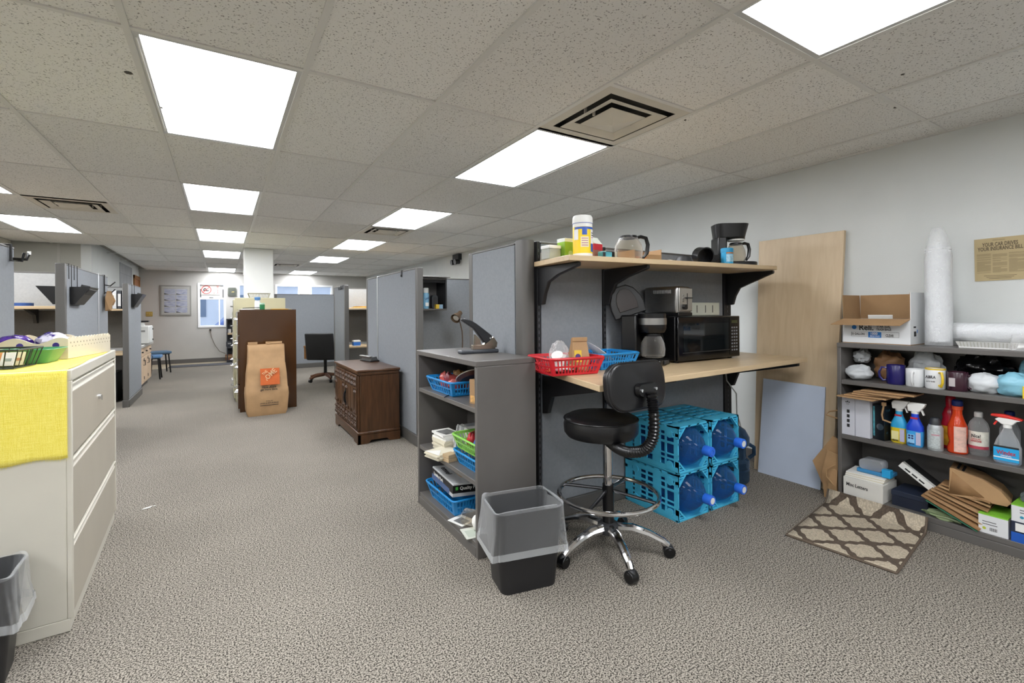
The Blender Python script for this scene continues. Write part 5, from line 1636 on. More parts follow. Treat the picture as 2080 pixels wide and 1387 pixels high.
crumple('crumpled white plastic bag at the left end of the upper shelf', (3.45, 1.365, SH[2]), (.07, .07, .05), 1, m_wbag, .28, 2.2)
crumple('pale plastic bag on top at the left end of the upper shelf', (3.54, 1.385, SH[2] + .1), (.055, .045, .045), 9, m_wbag)
crumple('crumpled tan bag bulging behind the navy mug', (3.565, 1.25, SH[2]), (.075, .075, .095), 2, m_kbag)
crumple('white bag wedged behind the white mugs', (3.57, 1.07, SH[2]), (.065, .085, .1), 3, m_wbag)
crumple('shiny black plastic bag at the back of the upper shelf', (3.575, .82, SH[2]), (.06, .115, .105), 4, m_bbag, .45, 3.5)
crumple('whitish plastic bag with red print beside the maroon mug', (3.435, .786, SH[2]), (.05, .068, .055), 5, m_wbag, .28, 2.2)
crumple('light blue plastic bag spilling over the upper shelf edge', (3.432, .668, SH[2]), (.05, .08, .062), 6, m_cbag, .28, 2.2)
crumple('pale blue bag heaped at the right end of the upper shelf', (3.545, .63, SH[2]), (.05, .06, .095), 7, m_cbag)

def mug(label, loc, mat, ang, R=.045, h=.112, inside=None, hmat=None):
    o = thing('mug', label, 'mug', loc, 0, 'mugs on the right bookcase')
    MB().lathe([(.0, 0), (R * .92, 0), (R, .006), (R, h), (R * .97, h + .002), (R * .92, h - .001), (R * .9, .012), (0, .01)], 28, cap=False).build('cup', mat, o)
    f = lambda r, z: (r * math.cos(ang), r * math.sin(ang), z)
    MB().tube([f(R * .95, h * .84), f(R * 1.5, h * .86), f(R * 1.75, h * .6), f(R * 1.7, h * .35), f(R * 1.35, h * .16), f(R * .96, h * .2)], .0065, 8).build('handle', hmat or mat, o)
    if inside:
        MB().lathe([(R * .93, h - .004), (R * 1.012, h - .004), (R * 1.012, h + .003), (R * .93, h + .003), (R * .93, h - .004)], 28, cap=False).build('rim', inside, o)
    return o
m_wcer = M('white_ceramic', 'dddfe0')
mug('navy blue mug with its handle to the left', (3.425, 1.168, SH[2]), M('navy_glaze', '221d5e', .25), PI / 2 + .3)
m2 = mug('plain white mug between the navy and yellow-handled mugs', (3.42, 1.075, SH[2]), m_wcer, PI + .1, .043, .098)
text('lettering', 'mm', .012, m_ink, m2, (-.03, -.026, .04), (PI / 2, 0, -PI / 2 + .8))
m_yel2 = M('yellow_glaze', 'e0bf2a', .3)
m3 = mug('white mug with yellow handle and yellow rim', (3.412, .982, SH[2]), m_wcer, -PI / 2 - .9, .045, .11, m_yel2, m_yel2)
text('lettering', 'ABRA', .022, m_ink, m3, (-.0458, .008, .066), (PI / 2, 0, -PI / 2), width=.045)
text('lettering', 'AUTO GLASS', .01, m_ink, m3, (-.0458, .008, .042), (PI / 2, 0, -PI / 2), width=.038)
m4 = mug('dark maroon mug with a white printed square', (3.42, .89, SH[2]), M('maroon_glaze', '3a1f2b', .25), -PI / 2, .044, .1)
MB().at(-.0445, .012, .045, 0).box(-.001, .0012, -.013, .013, -.02, .026).build('printed_square', M('pale_print', 'b9b2b4', .5), m4)
ybx = thing('yellow_carton', 'small yellow carton at the right end of the upper shelf', 'box', (3.40, .6, SH[2]), RZ + .1)
MB().box(-.04, .04, -.025, .035, 0, .06).build('carton', M('carton_yellow', 'e2c22c', .45), ybx, bevel=.001)
MB().box(-.015, .018, -.0256, -.025, .005, .025).build('white_patch', m_white, ybx)
MB().lathe([(.02, 0), (.02, .0006)], 18, (.03, -.0258, .032), 'y').build('navy_oval', M('navy_ink', '1d2f6b'), ybx)
for k in range(2):
    MB().box(-.015, .012, -.0256, -.025, .034 + k * .012, .041 + k * .012).build('print_line', M('grey_print', '8b8b88'), ybx)

# middle shelf
wbx = thing('flat_carton', 'pair of white cartons standing at the left end of the middle shelf', 'carton', (3.47, 1.355, SH[1]), RZ)
MB().box(-.08, -.006, -.1, .1, 0, .245).build('left_carton', M('cool_white_card', 'c9cbd3', .6), wbx, bevel=.002)
MB().box(-.004, .075, -.102, .1, 0, .235).build('right_carton', M('cool_white_card', 'c9cbd3'), wbx, bevel=.002)
for k in range(4):
    MB().box(-.05, -.035, -.1006, -.1, .05 + k * .03, .07 + k * .03).build('print_mark', m_ink, wbx)
text('lettering', '*', .06, m_ink, wbx, (-.045, -.1007, .19), (PI / 2, 0, 0))
dbx = thing('printed_box', 'dark printed box beside the white cartons', 'box', (3.48, 1.224, SH[1]), RZ - .25)
MB().box(-.035, .035, -.09, .08, 0, .215).build('carton', M('dark_teal_print', '3c6b7d', .35, scale=18, col2='101417', thr=(.62, .72)), dbx, bevel=.002)
MB().lathe([(.02, 0), (.02, .0008)], 18, (.01, -.0908, .08), 'y').build('silver_disc', m_steel, dbx)
MB().box(-.03, -.02, -.0906, -.09, .02, .2).build('teal_stripe', M('teal_print', '4f9aa6'), dbx)
pk = thing('folded_paper_bags', 'flattened brown paper bags lying on the white cartons', 'paper bags', (3.475, 1.31, SH[1] + .247))
for k in range(5):
    m_ = Matrix.Translation((-.08 + .012 * k, .11 - .03 * k, .011 * k)) @ Matrix.Rotation(-PI / 2 + .12 * (k % 3) - .1, 4, 'Z') @ Matrix.Translation((0, -.1, 0))
    mb = MB(m_)
    mb.box(-.005 * k, .2 + .01 * k, 0, .16, 0, .008)
    mb.build('bag', m_kraft, pk)
hb = thing('bag_handle', 'loose kraft paper handle drooping over the dark printed box', 'paper handle', (3.372, 1.19, SH[1] + .12))
MB().tube([(.0, .02, .1), (0, .03, .04), (0, .025, .01), (.0, -.015, 0)], .005, 7).build('cord', m_kraft, hb)
MB().box(-.005, .008, .01, .03, .095, .115).build('patch', m_kraft, hb)

def spray_bottle(label, loc, rz, c_top, c_low, c_panel, red=True):
    o = thing('spray_bottle', label, 'spray bottle', loc, rz, 'cleaning bottles on the right bookcase')
    def ring(w, d, z):
        return [(x, y, z) for x, y in rrect(w, d, min(w, d) * .42, 4)]
    MB().loft([ring(.07, .05, 0), ring(.078, .056, .006), ring(.08, .058, .09)]).build('lower_body', c_low, o)
    MB().loft([ring(.08, .058, .0905), ring(.078, .056, .115), ring(.05, .044, .145), ring(.034, .034, .165), ring(.032, .032, .19)]).build('shoulder', c_top, o)
    MB().box(-.016, .016, -.019, .019, .158, .168).build('red_band', M('red_print', 'b8232f'), o) if red else None
    MB().lathe([(.018, .188), (.018, .202)], 16).build('collar', m_white, o)
    MB().prism([(-.03, .2), (.022, .2), (.045, .232), (.05, .25), (-.022, .25), (-.034, .236)], -.016, .016, 'y').build('trigger_head', m_white, o, bevel=.004)
    MB().prism([(.026, .215), (.034, .212), (.044, .185), (.038, .183)], -.007, .007, 'y').build('trigger', m_white, o)
    MB().box(-.028, .006, -.0305, -.029, .02, .07).build('front_label', c_panel, o)
    MB().box(.012, .034, -.0302, -.029, .012, .085).build('side_label', M('lilac_label', 'b9b6cf', .5), o)
    return o
b1 = spray_bottle('yellow and blue spray bottle with a white trigger', (3.43, 1.155, SH[1]), RZ, M('aqua_wrap', '2f9fd0', .3), M('lemon_wrap', 'd9bf2c', .3), M('pale_lemon', 'ddd59a', .5))
b2 = spray_bottle('deep blue spray bottle with a white trigger', (3.415, 1.075, SH[1]), RZ, M('royal_wrap', '1f45c8', .3), M('sky_wrap', '3f9fe0', .3), M('ice_label', '8fc4ea', .5))
text('lettering', 'Clorox', .016, M('navy_ink', '1d2f6b'), b2, (-.01, -.0312, .018), width=.03)
text('lettering', 'Clorox', .014, m_ink, b1, (-.01, -.0312, .016), width=.028)
for kx, kz in ((-.018, .062), (-.004, .062), (-.018, .048), (-.004, .048)):
    MB().box(kx - .005, kx + .005, -.0312, -.0306, kz - .005, kz + .005).build('icon', M('navy_ink', '1d2f6b'), b2)
ac = thing('aerosol_can', 'silver aerosol can with a dark grey cap', 'spray can', (3.415, .985, SH[1]), RZ, 'cleaning bottles on the right bookcase')
MB().lathe([(.033, 0), (.035, .004), (.035, .125), (.028, .142)], 26).build('can', M('can_silver', 'aeb3b4', .3, metal=.3, var=.08, scale=40), ac)
MB().lathe([(.026, .14), (.024, .165), (.018, .18), (.008, .184)], 24).build('cap', M('cap_grey', '33363a', .4), ac)
curved(MB(), .0354, -PI / 2 - .9, -PI / 2 + .9, .015, .115, 10).build('label', M('fine_print', 'b4bcbc', .5, var=.2, scale=120), ac)
curved(MB(), .0357, -PI / 2 - .2, -PI / 2 + .8, .085, .093, 6).build('pink_line', M('pink_print', 'b98a94', .5), ac)
rbt = thing('cleaner_bottle', 'dark red cleaner bottle behind the orange one', 'bottle', (3.53, .95, SH[1]), RZ, 'cleaning bottles on the right bookcase')
MB().lathe([(.036, 0), (.04, .006), (.04, .14), (.034, .17), (.037, .19), (.026, .225), (.018, .24)], 24).build('body', M('deep_red_plastic', 'a8182a', .25), rbt)
MB().lathe([(.021, .238), (.022, .29), (.016, .3)], 18).build('cap', M('deep_red_plastic', 'a8182a'), rbt)
curved(MB(), .0405, -PI / 2 - .9, -PI / 2 + .7, .02, .13, 8).build('yellow_label', M('amber_label', 'd59a2a', .4, var=.35, scale=30), rbt)
obt = thing('cleaner_bottle', 'orange cleaner bottle with a navy cap', 'bottle', (3.45, .90, SH[1]), RZ, 'cleaning bottles on the right bookcase')
MB().lathe([(.038, 0), (.043, .006), (.043, .03), (.035, .06), (.041, .095), (.041, .15), (.03, .18), (.02, .215), (.02, .24)], 26).build('body', M('orange_gel', 'd2431c', .15, trans=.15), obt)
MB().lathe([(.023, .238), (.024, .258)], 18).build('neck_ring', M('orange_cap', 'c94a28', .4), obt)
MB().lathe([(.02, .257), (.024, .262), (.024, .285), (.018, .292)], 18).build('cap', M('navy_cap', '14255e', .35), obt)
curved(MB(), .0432, -PI / 2 - .1, -PI / 2 + 1.2, .012, .15, 8).build('pale_label', M('peach_label', 'd9b3a4', .5, var=.15, scale=60), obt)
vn = thing('vinegar_bottle', 'clear vinegar bottle with a white cap and floral label', 'bottle', (3.505, .828, SH[1]), RZ, 'cleaning bottles on the right bookcase')
MB().lathe([(.04, 0), (.043, .008), (.043, .15), (.036, .175), (.018, .2), (.016, .215)], 26, cap=False).build('body', clear('vinegar_pet', 'f4f6f4', .12, .05), vn)
MB().lathe([(.018, .205), (.018, .228), (.015, .231)], 18).build('cap', m_white, vn)
curved(MB(), .0436, -PI / 2 - 1.3, -PI / 2 + 1.3, .05, .13, 14).build('label', M('floral_label', 'e0ddd0', .5, var=.12, scale=45), vn)
curved(MB(), .0438, -PI / 2 - 1.3, -PI / 2 + 1.3, .036, .052, 14).build('rose_band', M('rose_band', 'b94a5a', .5), vn)
text('lettering', 'Nice!', .026, m_ink, vn, (0, -.0445, .105), width=.036)
text('lettering', 'VINEGAR', .014, M('red_print', 'b8232f'), vn, (0, -.0445, .078), width=.045)
text('lettering', 'DISTILLED', .009, M('red_print', 'b8232f'), vn, (0, -.0445, .089), width=.036)
wx = thing('window_cleaner', 'clear window cleaner bottle with a red trigger and blue liquid', 'spray bottle', (3.42, .70, SH[1]), RZ, 'cleaning bottles on the right bookcase')
def wring(w, d, z):
    return [(x, y, z) for x, y in rrect(w, d, d * .4, 4)]
MB().loft([wring(.09, .05, 0), wring(.1, .056, .008), wring(.1, .056, .085), wring(.08, .05, .12), wring(.045, .04, .16), wring(.03, .03, .185)]).build('bottle', clear('cleaner_pet', 'eef4f8', .14, .05), wx)
MB().loft([wring(.088, .048, .003), wring(.097, .053, .009), wring(.097, .053, .022)]).build('liquid', M('cleaner_blue', '1f7fb0', .15), wx)
MB().box(-.046, .046, -.0292, -.0284, .016, .09).build('label', M('label_cyan', '1f9fd8', .4), wx)
MB().box(-.046, .046, -.0295, -.0284, .083, .092).build('black_strip', m_ink, wx)
text('lettering', 'Windex', .03, M('red_print', 'b8232f'), wx, (0, -.03, .058), width=.07)
MB().box(-.046, .046, -.0296, -.0284, .03, .035).build('white_stripe', m_white, wx)
text('lettering', 'ORIGINAL', .009, m_white, wx, (0, -.0298, .042), width=.04)
MB().lathe([(.017, .183), (.017, .2)], 16).build('collar', m_white, wx)
MB().prism([(-.02, .2), (.02, .2), (.035, .22), (.05, .225), (.048, .232), (-.03, .232), (-.045, .222)], -.014, .014, 'y').build('nozzle_body', m_white, wx, bevel=.003)
MB().prism([(-.06, .236), (-.058, .247), (-.01, .25), (.055, .234), (.055, .226), (.0, .232)], -.015, .015, 'y').build('red_top', M('trigger_red', 'd8342a', .35), wx, bevel=.003)
MB().prism([(-.035, .225), (-.028, .225), (-.045, .19), (-.052, .192)], -.006, .006, 'y').build('trigger', M('trigger_red', 'd8342a'), wx)
bb2 = thing('cleaner_bottle', 'blue-capped bottle behind the window cleaner', 'bottle', (3.56, .72, SH[1]), RZ, 'cleaning bottles on the right bookcase')
MB().lathe([(.036, 0), (.04, .006), (.04, .15), (.02, .2), (.018, .22)], 22).build('body', clear('cleaner_pet'), bb2)
MB().lathe([(.02, .215), (.02, .245), (.016, .248)], 18).build('cap', M('navy_cap', '14255e'), bb2)

# bottom shelf
ml = thing('letter_box', 'long white box with handwriting on the bottom shelf', 'box', (3.45, 1.315, SH[0]), RZ)
MB().box(-.105, .105, -.1, .1, 0, .11).build('box', M('white_letter_box', 'd8d6cf', .6, var=.03, scale=8), ml, bevel=.002)
text('lettering', 'Misc Letters', .03, m_ink, ml, (-.03, -.101, .066), (PI / 2, .03, 0), width=.115)
mp = thing('paper_pile', 'cream papers lying on the white handwritten box', 'papers', (3.45, 1.315, SH[0] + .111), RZ + .05)
for k in range(5):
    MB().at(random.uniform(-.004, .004), random.uniform(-.004, .004), .0065 * k, random.uniform(-.05, .05)).box(-.1, .1, -.085, .085, 0, .006).build('sheet', M('cream_booklet', 'd9d2bd') if k % 2 else m_paper, mp)
td = thing('tape_dispenser', 'clear and blue plastic dispenser on the papers of the bottom shelf', 'dispenser', (3.46, 1.28, SH[0] + .145), RZ)
MB().box(-.09, .085, -.05, .06, 0, .022).build('blue_base', M('aqua_plastic', '3d86b8', .3), td, bevel=.004)
MB().box(.045, .09, -.06, -.02, .002, .05).build('blue_block', M('bright_aqua', '2a9fd8', .3), td, bevel=.003)
MB().prism(rrect(.12, .06, .02, 4, -.02, .052), -.04, .05, 'y').build('clear_cover', clear('cover_clear', 'dfe9f2', .2, .06), td)
nb = thing('storage_box', 'dark navy box on the bottom shelf right of the white box', 'box', (3.50, 1.10, SH[0]), RZ)
MB().box(-.085, .085, -.1, .09, 0, .085).build('box', M('navy_board', '1b2233', .5), nb, bevel=.003)
MB().box(-.087, .087, -.102, .092, .06, .09).build('lid', M('navy_lid', '20293c', .5), nb, bevel=.003)
sw = thing('narrow_carton', 'long white and dark carton slanting down over the paper bags', 'carton', (3.50, 1.16, SH[0] + .20), RZ)
q = MB()
q.m = Matrix.Rotation(.62, 4, 'Y')
q.box(-.02, .2, -.06, -.03, .02, .055)
q.build('white_face', m_white, sw)
q = MB()
q.m = Matrix.Rotation(.62, 4, 'Y')
q.box(-.02, .2, -.03, .05, .02, .055)
q.build('dark_body', m_dark, sw)
q = MB()
q.m = Matrix.Rotation(.62, 4, 'Y')
for k in range(3):
    q.box(.01 + .04 * k, .04 + .04 * k, -.0606, -.06, .03, .038)
q.build('print', m_ink, sw, kind='stuff')
kp = thing('paper_bag_pile', 'sloping pile of folded brown paper bags on the bottom shelf', 'paper bags', (3.44, .93, SH[0]), RZ)
m_k2 = M('kraft_dark', '94714b', .75, var=.12, scale=9, bump=.25, bscale=14)
for k in range(7):
    q = MB()
    q.m = Matrix.Translation((-.1 + .012 * k, -.06 + .008 * k, .115 + .012 * k)) @ Matrix.Rotation(.42 - .035 * k, 4, 'Y') @ Matrix.Rotation(.1 - .03 * k, 4, 'X') @ Matrix.Rotation(.05 * (k % 3), 4, 'Z')
    q.box(0, .26 - .01 * k, -.03, .14, 0, .009)
    q.build('folded_bag', m_kraft if k % 2 else m_k2, kp)
q = MB()
q.m = Matrix.Translation((-.1, -.068, .1)) @ Matrix.Rotation(.42, 4, 'Y')
q.box(.02, .25, -.02, .1, 0, .006)
q.build('green_folder', M('green_folder', '2c6b52', .6), kp)
kb = thing('paper_bag', 'large brown paper bag folded over on the bag pile', 'paper bag', (3.45, .83, SH[0] + .15), RZ + .15)
prof = [(-.1, 0), (.12, .0), (.135, .02), (.1, .07), (.03, .115), (-.08, .145), (-.095, .145)]
MB().prism(prof, -.05, .11, 'y').build('sack', m_kraft, kb, smooth=False)
MB().add([(-.1, -.0505, .005), (.04, -.0505, .02), (-.085, -.0505, .13)], [(0, 1, 2)]).build('gusset', m_k2, kb, solid=.002)
pr_ = MB()
for k in range(6):
    pr_.add([(-.07 + .02 * k, -.03, .1475 - .0095 * k), (-.06 + .02 * k, -.03, .1435 - .0095 * k), (-.06 + .02 * k, .09, .1435 - .0095 * k), (-.07 + .02 * k, .09, .1475 - .0095 * k)], [(0, 1, 2, 3)])
pr_.build('print', m_ink, kb, kind='stuff', solid=.0006)
lf = thing('green_film', 'crumpled pale green film under the paper bag pile', 'film', (3.405, .95, SH[0]))
blob(MB(), (0, 0, .018), (.03, .09, .025), 15, .4, 3, 20, 10, floor=0).build('film', M('pale_green_film', '8a9a72', .4, var=.15, scale=20), lf)
MB().tube([(-.02, -.08, .01), (-.03, -.03, .02), (-.02, .03, .012)], .006, 6).build('fold', M('pale_green_film', '8a9a72'), lf)
def glove_box(label, loc, rz, base, lid, w=.11, h=.1, dpt=.2, mark='2f8fb0'):
    o = thing('supply_box', label, 'box', loc, rz)
    MB().box(-w / 2, w / 2, 0, dpt, 0, h - .006).build('carton', base, o, bevel=.001)
    MB().box(-w / 2, w / 2, 0, dpt, h - .006, h).build('coloured_top', lid, o)
    for k, (x0, x1, z) in enumerate(((-.04, .012, .06), (-.04, .016, .047))):
        MB().box(x0, x1, -.0006, 0, z, z + .003).build('print_line', m_ink, o)
    q = MB()
    for k in range(8):
        q.box(-.012 + k * .0035, -.0102 + k * .0035, -.0006, 0, .018, .034)
    q.build('barcode', m_ink, o, kind='stuff')
    MB().lathe([(.007, 0), (.007, .0006)], 12, (-.033, -.0007, .026), 'y').build('printed_dot', M('dot_' + mark, mark, .5), o)
    return o
m_gl = M('leaf_green2', '7fbf3a', .45)
glove_box('white supply box with a green top on the lower right of the shelf', (3.37, .745, SH[0]), RZ, m_cw, m_gl, mark='b9c43a')
o_ = thing('supply_box', 'dark and white box with a yellow tag at the lower right edge', 'box', (3.37, .62, SH[0]), RZ)
MB().box(-.06, .085, 0, .2, .048, .1).build('dark_carton', M('navy_lid', '20293c'), o_)
MB().box(-.045, .03, -.0006, 0, .055, .095).build('white_label', m_white, o_)
MB().box(.005, .028, -.0012, -.0006, .055, .09).build('yellow_tag', M('tag_yellow', 'd9d32a', .5), o_)
MB().box(-.06, .085, -.002, .2, 0, .047).build('blue_carton', M('royal_print', '1f57b0', .4), o_)
MB().box(-.01, .08, -.0026, -.002, .008, .045).build('white_panel', m_white, o_)
glove_box('white supply box with a green top stacked above the dark one', (3.375, .61, SH[0] + .1005), RZ, m_cw, m_gl, .14, .085)
kg = thing('tool_pack', 'grey clear pack of tools on the topmost supply box', 'bag', (3.44, .6, SH[0] + .187), RZ)
MB().prism(rrect(.12, .05, .015, 3, 0, .026), 0, .12, 'y').build('film', clear('grey_pack', 'c9ccd0', .35, .15, '8b9298'), kg)
MB().box(-.05, .05, .02, .1, .004, .012).build('green_card', M('card_green', '4a7f4a', .6), kg)

# poster on the wall
ps_ = thing('wall_poster', 'yellowed newsprint poster about car insurance on the right wall', 'poster', (WR - .001, .781, 1.52), RZ)
MB().at(0, 0, 0, 0, 0, -.01).box(-.104, .104, -.004, 0, -.12, .12).build('board', M('aged_newsprint', 'b8a67e', .7, var=.08, scale=6), ps_)
mi = M('faded_ink', '5d5240', .8)
text('lettering', 'YOUR CAR DRIVES', .03, mi, ps_, (0, -.0048, .083), (PI / 2, -.01, 0), width=.142)
text('lettering', 'YOUR INSURANCE BILL', .03, mi, ps_, (0, -.0048, .059), (PI / 2, -.01, 0), width=.18)
rnd = random.Random(5)
for c in range(3):
    mb = MB()
    x0 = -.094 + c * .0645
    for k in range(26):
        if rnd.random() < .12:
            continue
        z = .03 - k * .0042
        mb.box(x0, x0 + .058 - (.025 if rnd.random() < .12 else 0), -.0046, -.004, z, z + .0018)
    mb.build('text_column', M('faint_column', '8a7b5d', .8), ps_, kind='stuff')
for k in range(3):
    MB().box(-.065 + .01 * k, .065 - .01 * k, -.0046, -.004, -.094 - k * .008, -.092 - k * .008).build('footer_line', mi, ps_)
MB().box(-.03, .02, -.0046, -.004, .106, .1075).build('header_rule', mi, ps_)

# ------------------------------------------------------------------ trellis mat, one edge turned up against the bookcase
def trellis():
    m = bpy.data.materials.new('trellis_weave')
    m.use_nodes = True
    nt = m.node_tree
    N, L = nt.nodes, nt.links
    b = N['Principled BSDF']
    b.inputs['Roughness'].default_value = .95
    uv = N.new('ShaderNodeTexCoord')
    sep = N.new('ShaderNodeSeparateXYZ')
    L.new(uv.outputs['UV'], sep.inputs[0])
    def math_(op, a, b_=None):
        n = N.new('ShaderNodeMath')
        n.operation = op
        for i, v in enumerate((a, b_)):
            if v is None:
                continue
            if isinstance(v, (int, float)):
                n.inputs[i].default_value = v
            else:
                L.new(v, n.inputs[i])
        return n.outputs[0]
    u = math_('MULTIPLY', sep.outputs[0], 1 / .46)
    v = math_('MULTIPLY', sep.outputs[1], 1 / .56)
    wob = math_('MULTIPLY', math_('SINE', math_('MULTIPLY', u, 22 * PI)), .012)
    wob2 = math_('MULTIPLY', math_('SINE', math_('MULTIPLY', v, 22 * PI)), .012)
    a = math_('ABSOLUTE', math_('SUBTRACT', math_('FRACT', math_('MULTIPLY', math_('ADD', math_('ADD', u, v), wob), 2)), .5))
    c = math_('ABSOLUTE', math_('SUBTRACT', math_('FRACT', math_('MULTIPLY', math_('ADD', math_('SUBTRACT', u, v), wob2), 2)), .5))
    la = math_('LESS_THAN', a, .1)
    lc = math_('LESS_THAN', c, .1)
    mk = math_('MAXIMUM', math_('MAXIMUM', la, lc), math_('LESS_THAN', math_('ADD', a, c), .26))
    ed = math_('MAXIMUM', math_('LESS_THAN', sep.outputs[0], .006), math_('GREATER_THAN', sep.outputs[0], .504))
    ed2 = math_('MAXIMUM', math_('LESS_THAN', sep.outputs[1], .006), math_('GREATER_THAN', sep.outputs[1], .9))
    mk2 = math_('MAXIMUM', mk, math_('MAXIMUM', ed, ed2))
    mx = N.new('ShaderNodeMix')
    mx.data_type = 'RGBA'
    mx.inputs[6].default_value = (*lin('c6b9a3'), 1)
    mx.inputs[7].default_value = (*lin('5f5245'), 1)
    L.new(mk2, mx.inputs[0])
    wv = N.new('ShaderNodeTexVoronoi')
    wv.inputs['Scale'].default_value = 110
    L.new(uv.outputs['UV'], wv.inputs['Vector'])
    mu = N.new('ShaderNodeVectorMath')
    mu.operation = 'SCALE'
    mr = N.new('ShaderNodeMapRange')
    mr.inputs['From Max'].default_value = .7
    mr.inputs['To Min'].default_value = 1.1
    mr.inputs['To Max'].default_value = .7
    L.new(wv.outputs['Distance'], mr.inputs['Value'])
    L.new(mx.outputs[2], mu.inputs[0])
    L.new(mr.outputs[0], mu.inputs['Scale'])
    L.new(mu.outputs[0], b.inputs['Base Color'])
    bp = N.new('ShaderNodeBump')
    bp.inputs['Strength'].default_value = .6
    bp.inputs['Distance'].default_value = .006
    bp.invert = True
    L.new(wv.outputs['Distance'], bp.inputs['Height'])
    L.new(bp.outputs[0], b.inputs['Normal'])
    return m
mt = thing('trellis_mat', 'beige mat with a brown trellis pattern before the right bookcase', 'mat', (0, 0, 0))
A = Vector((2.633, 1.397, 0)); B = Vector((2.681, .916, 0)); C_ = Vector((3.335, 1.0, 0)); D__ = Vector((3.335, 1.5, 0))
nu, nv = 10, 24
mb = MB()
def mpt(u, v):
    p = A.lerp(B, u).lerp(D__.lerp(C_, u), v)
    z = .006
    if v > .93:
        t = (v - .93) / .07
        p.x -= .0
        z += .075 * t ** 1.2
    return (p.x, p.y, z)
mb.sheet(mpt, nu, nv)
me = mb.mesh('mat', trellis(), angle=2)
ul = me.uv_layers.new(name='UVMap')
for lp_ in me.loops:
    i = lp_.vertex_index
    iu, iv = i % (nu + 1), i // (nu + 1)
    ul.data[lp_.index].uv = (iu / nu * .51, iv / nv * .815)
mo_ = bpy.data.objects.new('woven_top', me)
COL.objects.link(mo_)
mo_.parent = mt
md = mo_.modifiers.new('thickness', 'SOLIDIFY')
md.thickness = .009
md.offset = 0
bd = [mpt(0, 1 - v / 24) for v in range(0, 24)] + [mpt(u / 8, 0) for u in range(9)] + [mpt(1, v / 24) for v in range(1, 25)]
MB().tube(bd, .0055, 6).build('binding', M('mat_binding', '5f5245', .8), mt)
# ------------------------------------------------------------------ beige lateral file cabinet at the left edge
lc = thing('lateral_cabinet', 'cream three-drawer lateral cabinet under the yellow cloth', 'file cabinet', (-.505, 2.49, 0), .0395)
m_cream = M('cream_enamel', 'ccc8bb', .4, var=.03, scale=4)
m_creamf = M('cream_drawer', 'aea798', .42, var=.03, scale=4)
LH, LL, LD = 1.03, 1.22, .46
MB().box(-LD, -.018, 0, LL, .05, LH - .012).build('body', m_cream, lc, bevel=.003)
MB().box(-LD, .0, 0, LL, LH - .045, LH).build('top', m_cream, lc, bevel=.004)
MB().box(-LD, -.01, .0, LL, 0, .05).build('plinth', m_cream, lc, bevel=.003)
for y in (0, LL - .014):
    MB().box(-.018, 0, y, y + .014, .05, LH - .045).build('stile', m_cream, lc, bevel=.002)
for k, (z0, z1) in enumerate(((.06, .355), (.37, .67), (.685, .975))):
    dr = MB().box(-.018, -.004, .018, LL - .018, z0, z1 - .035).build('drawer', m_creamf, lc, bevel=.002)
    MB().hexa([(-.018, .018, z1 - .034), (-.004, .018, z1 - .034), (-.004, LL - .018, z1 - .034), (-.018, LL - .018, z1 - .034),
               (-.018, .018, z1 - .006), (-.014, .018, z1 - .006), (-.014, LL - .018, z1 - .006), (-.018, LL - .018, z1 - .006)]).build('pull_lip', M('bright_cream', 'e2ded2', .35), dr)
    MB().box(-.016, .0, .016, LL - .016, z1 - .006, z1).build('top_rail', m_cream, dr, bevel=.001)
lk = MB().cyl((-.004, .64, .83), (.006, .64, .83), .013, n=16).build('lock', m_chrome, lc)
MB().box(.006, .012, .638, .642, .812, .838).build('key', m_chrome, lk)

cl = thing('burlap_runner', 'frayed yellow burlap cloth draped over the cream cabinet', 'cloth', (-.505, 2.49, LH), .0395)
def burlap():
    m = bpy.data.materials.new('yellow_burlap')
    m.use_nodes = True
    nt = m.node_tree
    b = nt.nodes['Principled BSDF']
    b.inputs['Roughness'].default_value = .95
    tc = nt.nodes.new('ShaderNodeTexCoord')
    out = []
    for sc in ((700, 700, 40), (40, 700, 700), (700, 40, 700)):
        mp = nt.nodes.new('ShaderNodeMapping')
        mp.inputs['Scale'].default_value = [x / 6 for x in sc]
        n = nt.nodes.new('ShaderNodeTexNoise')
        n.inputs['Scale'].default_value = 3
        nt.links.new(tc.outputs['Object'], mp.inputs[0])
        nt.links.new(mp.outputs[0], n.inputs['Vector'])
        out.append(n.outputs['Fac'])
    a = nt.nodes.new('ShaderNodeMath'); a.operation = 'ADD'
    a2 = nt.nodes.new('ShaderNodeMath'); a2.operation = 'ADD'
    nt.links.new(out[0], a.inputs[0]); nt.links.new(out[1], a.inputs[1])
    nt.links.new(a.outputs[0], a2.inputs[0]); nt.links.new(out[2], a2.inputs[1])
    r = nt.nodes.new('ShaderNodeMapRange')
    r.inputs['From Min'].default_value = 1.1
    r.inputs['From Max'].default_value = 1.9
    nt.links.new(a2.outputs[0], r.inputs['Value'])
    cr = nt.nodes.new('ShaderNodeValToRGB')
    cr.color_ramp.elements[0].color = (*lin('ecd84a'), 1)
    cr.color_ramp.elements[1].color = (*lin('fbee7e'), 1)
    nt.links.new(r.outputs[0], cr.inputs[0])
    nt.links.new(cr.outputs[0], b.inputs['Base Color'])
    bp = nt.nodes.new('ShaderNodeBump')
    bp.inputs['Strength'].default_value = .4
    bp.inputs['Distance'].default_value = .003
    nt.links.new(a2.outputs[0], bp.inputs['Height'])
    nt.links.new(bp.outputs[0], b.inputs['Normal'])
    return m
m_bur = burlap()
path = [(LL - .06, .003), (.9, .003), (.5, .003), (.1, .003), (.02, .003), (-.004, -.004), (-.007, -.03), (-.007, -.12), (-.008, -.24), (-.007, -.352)]
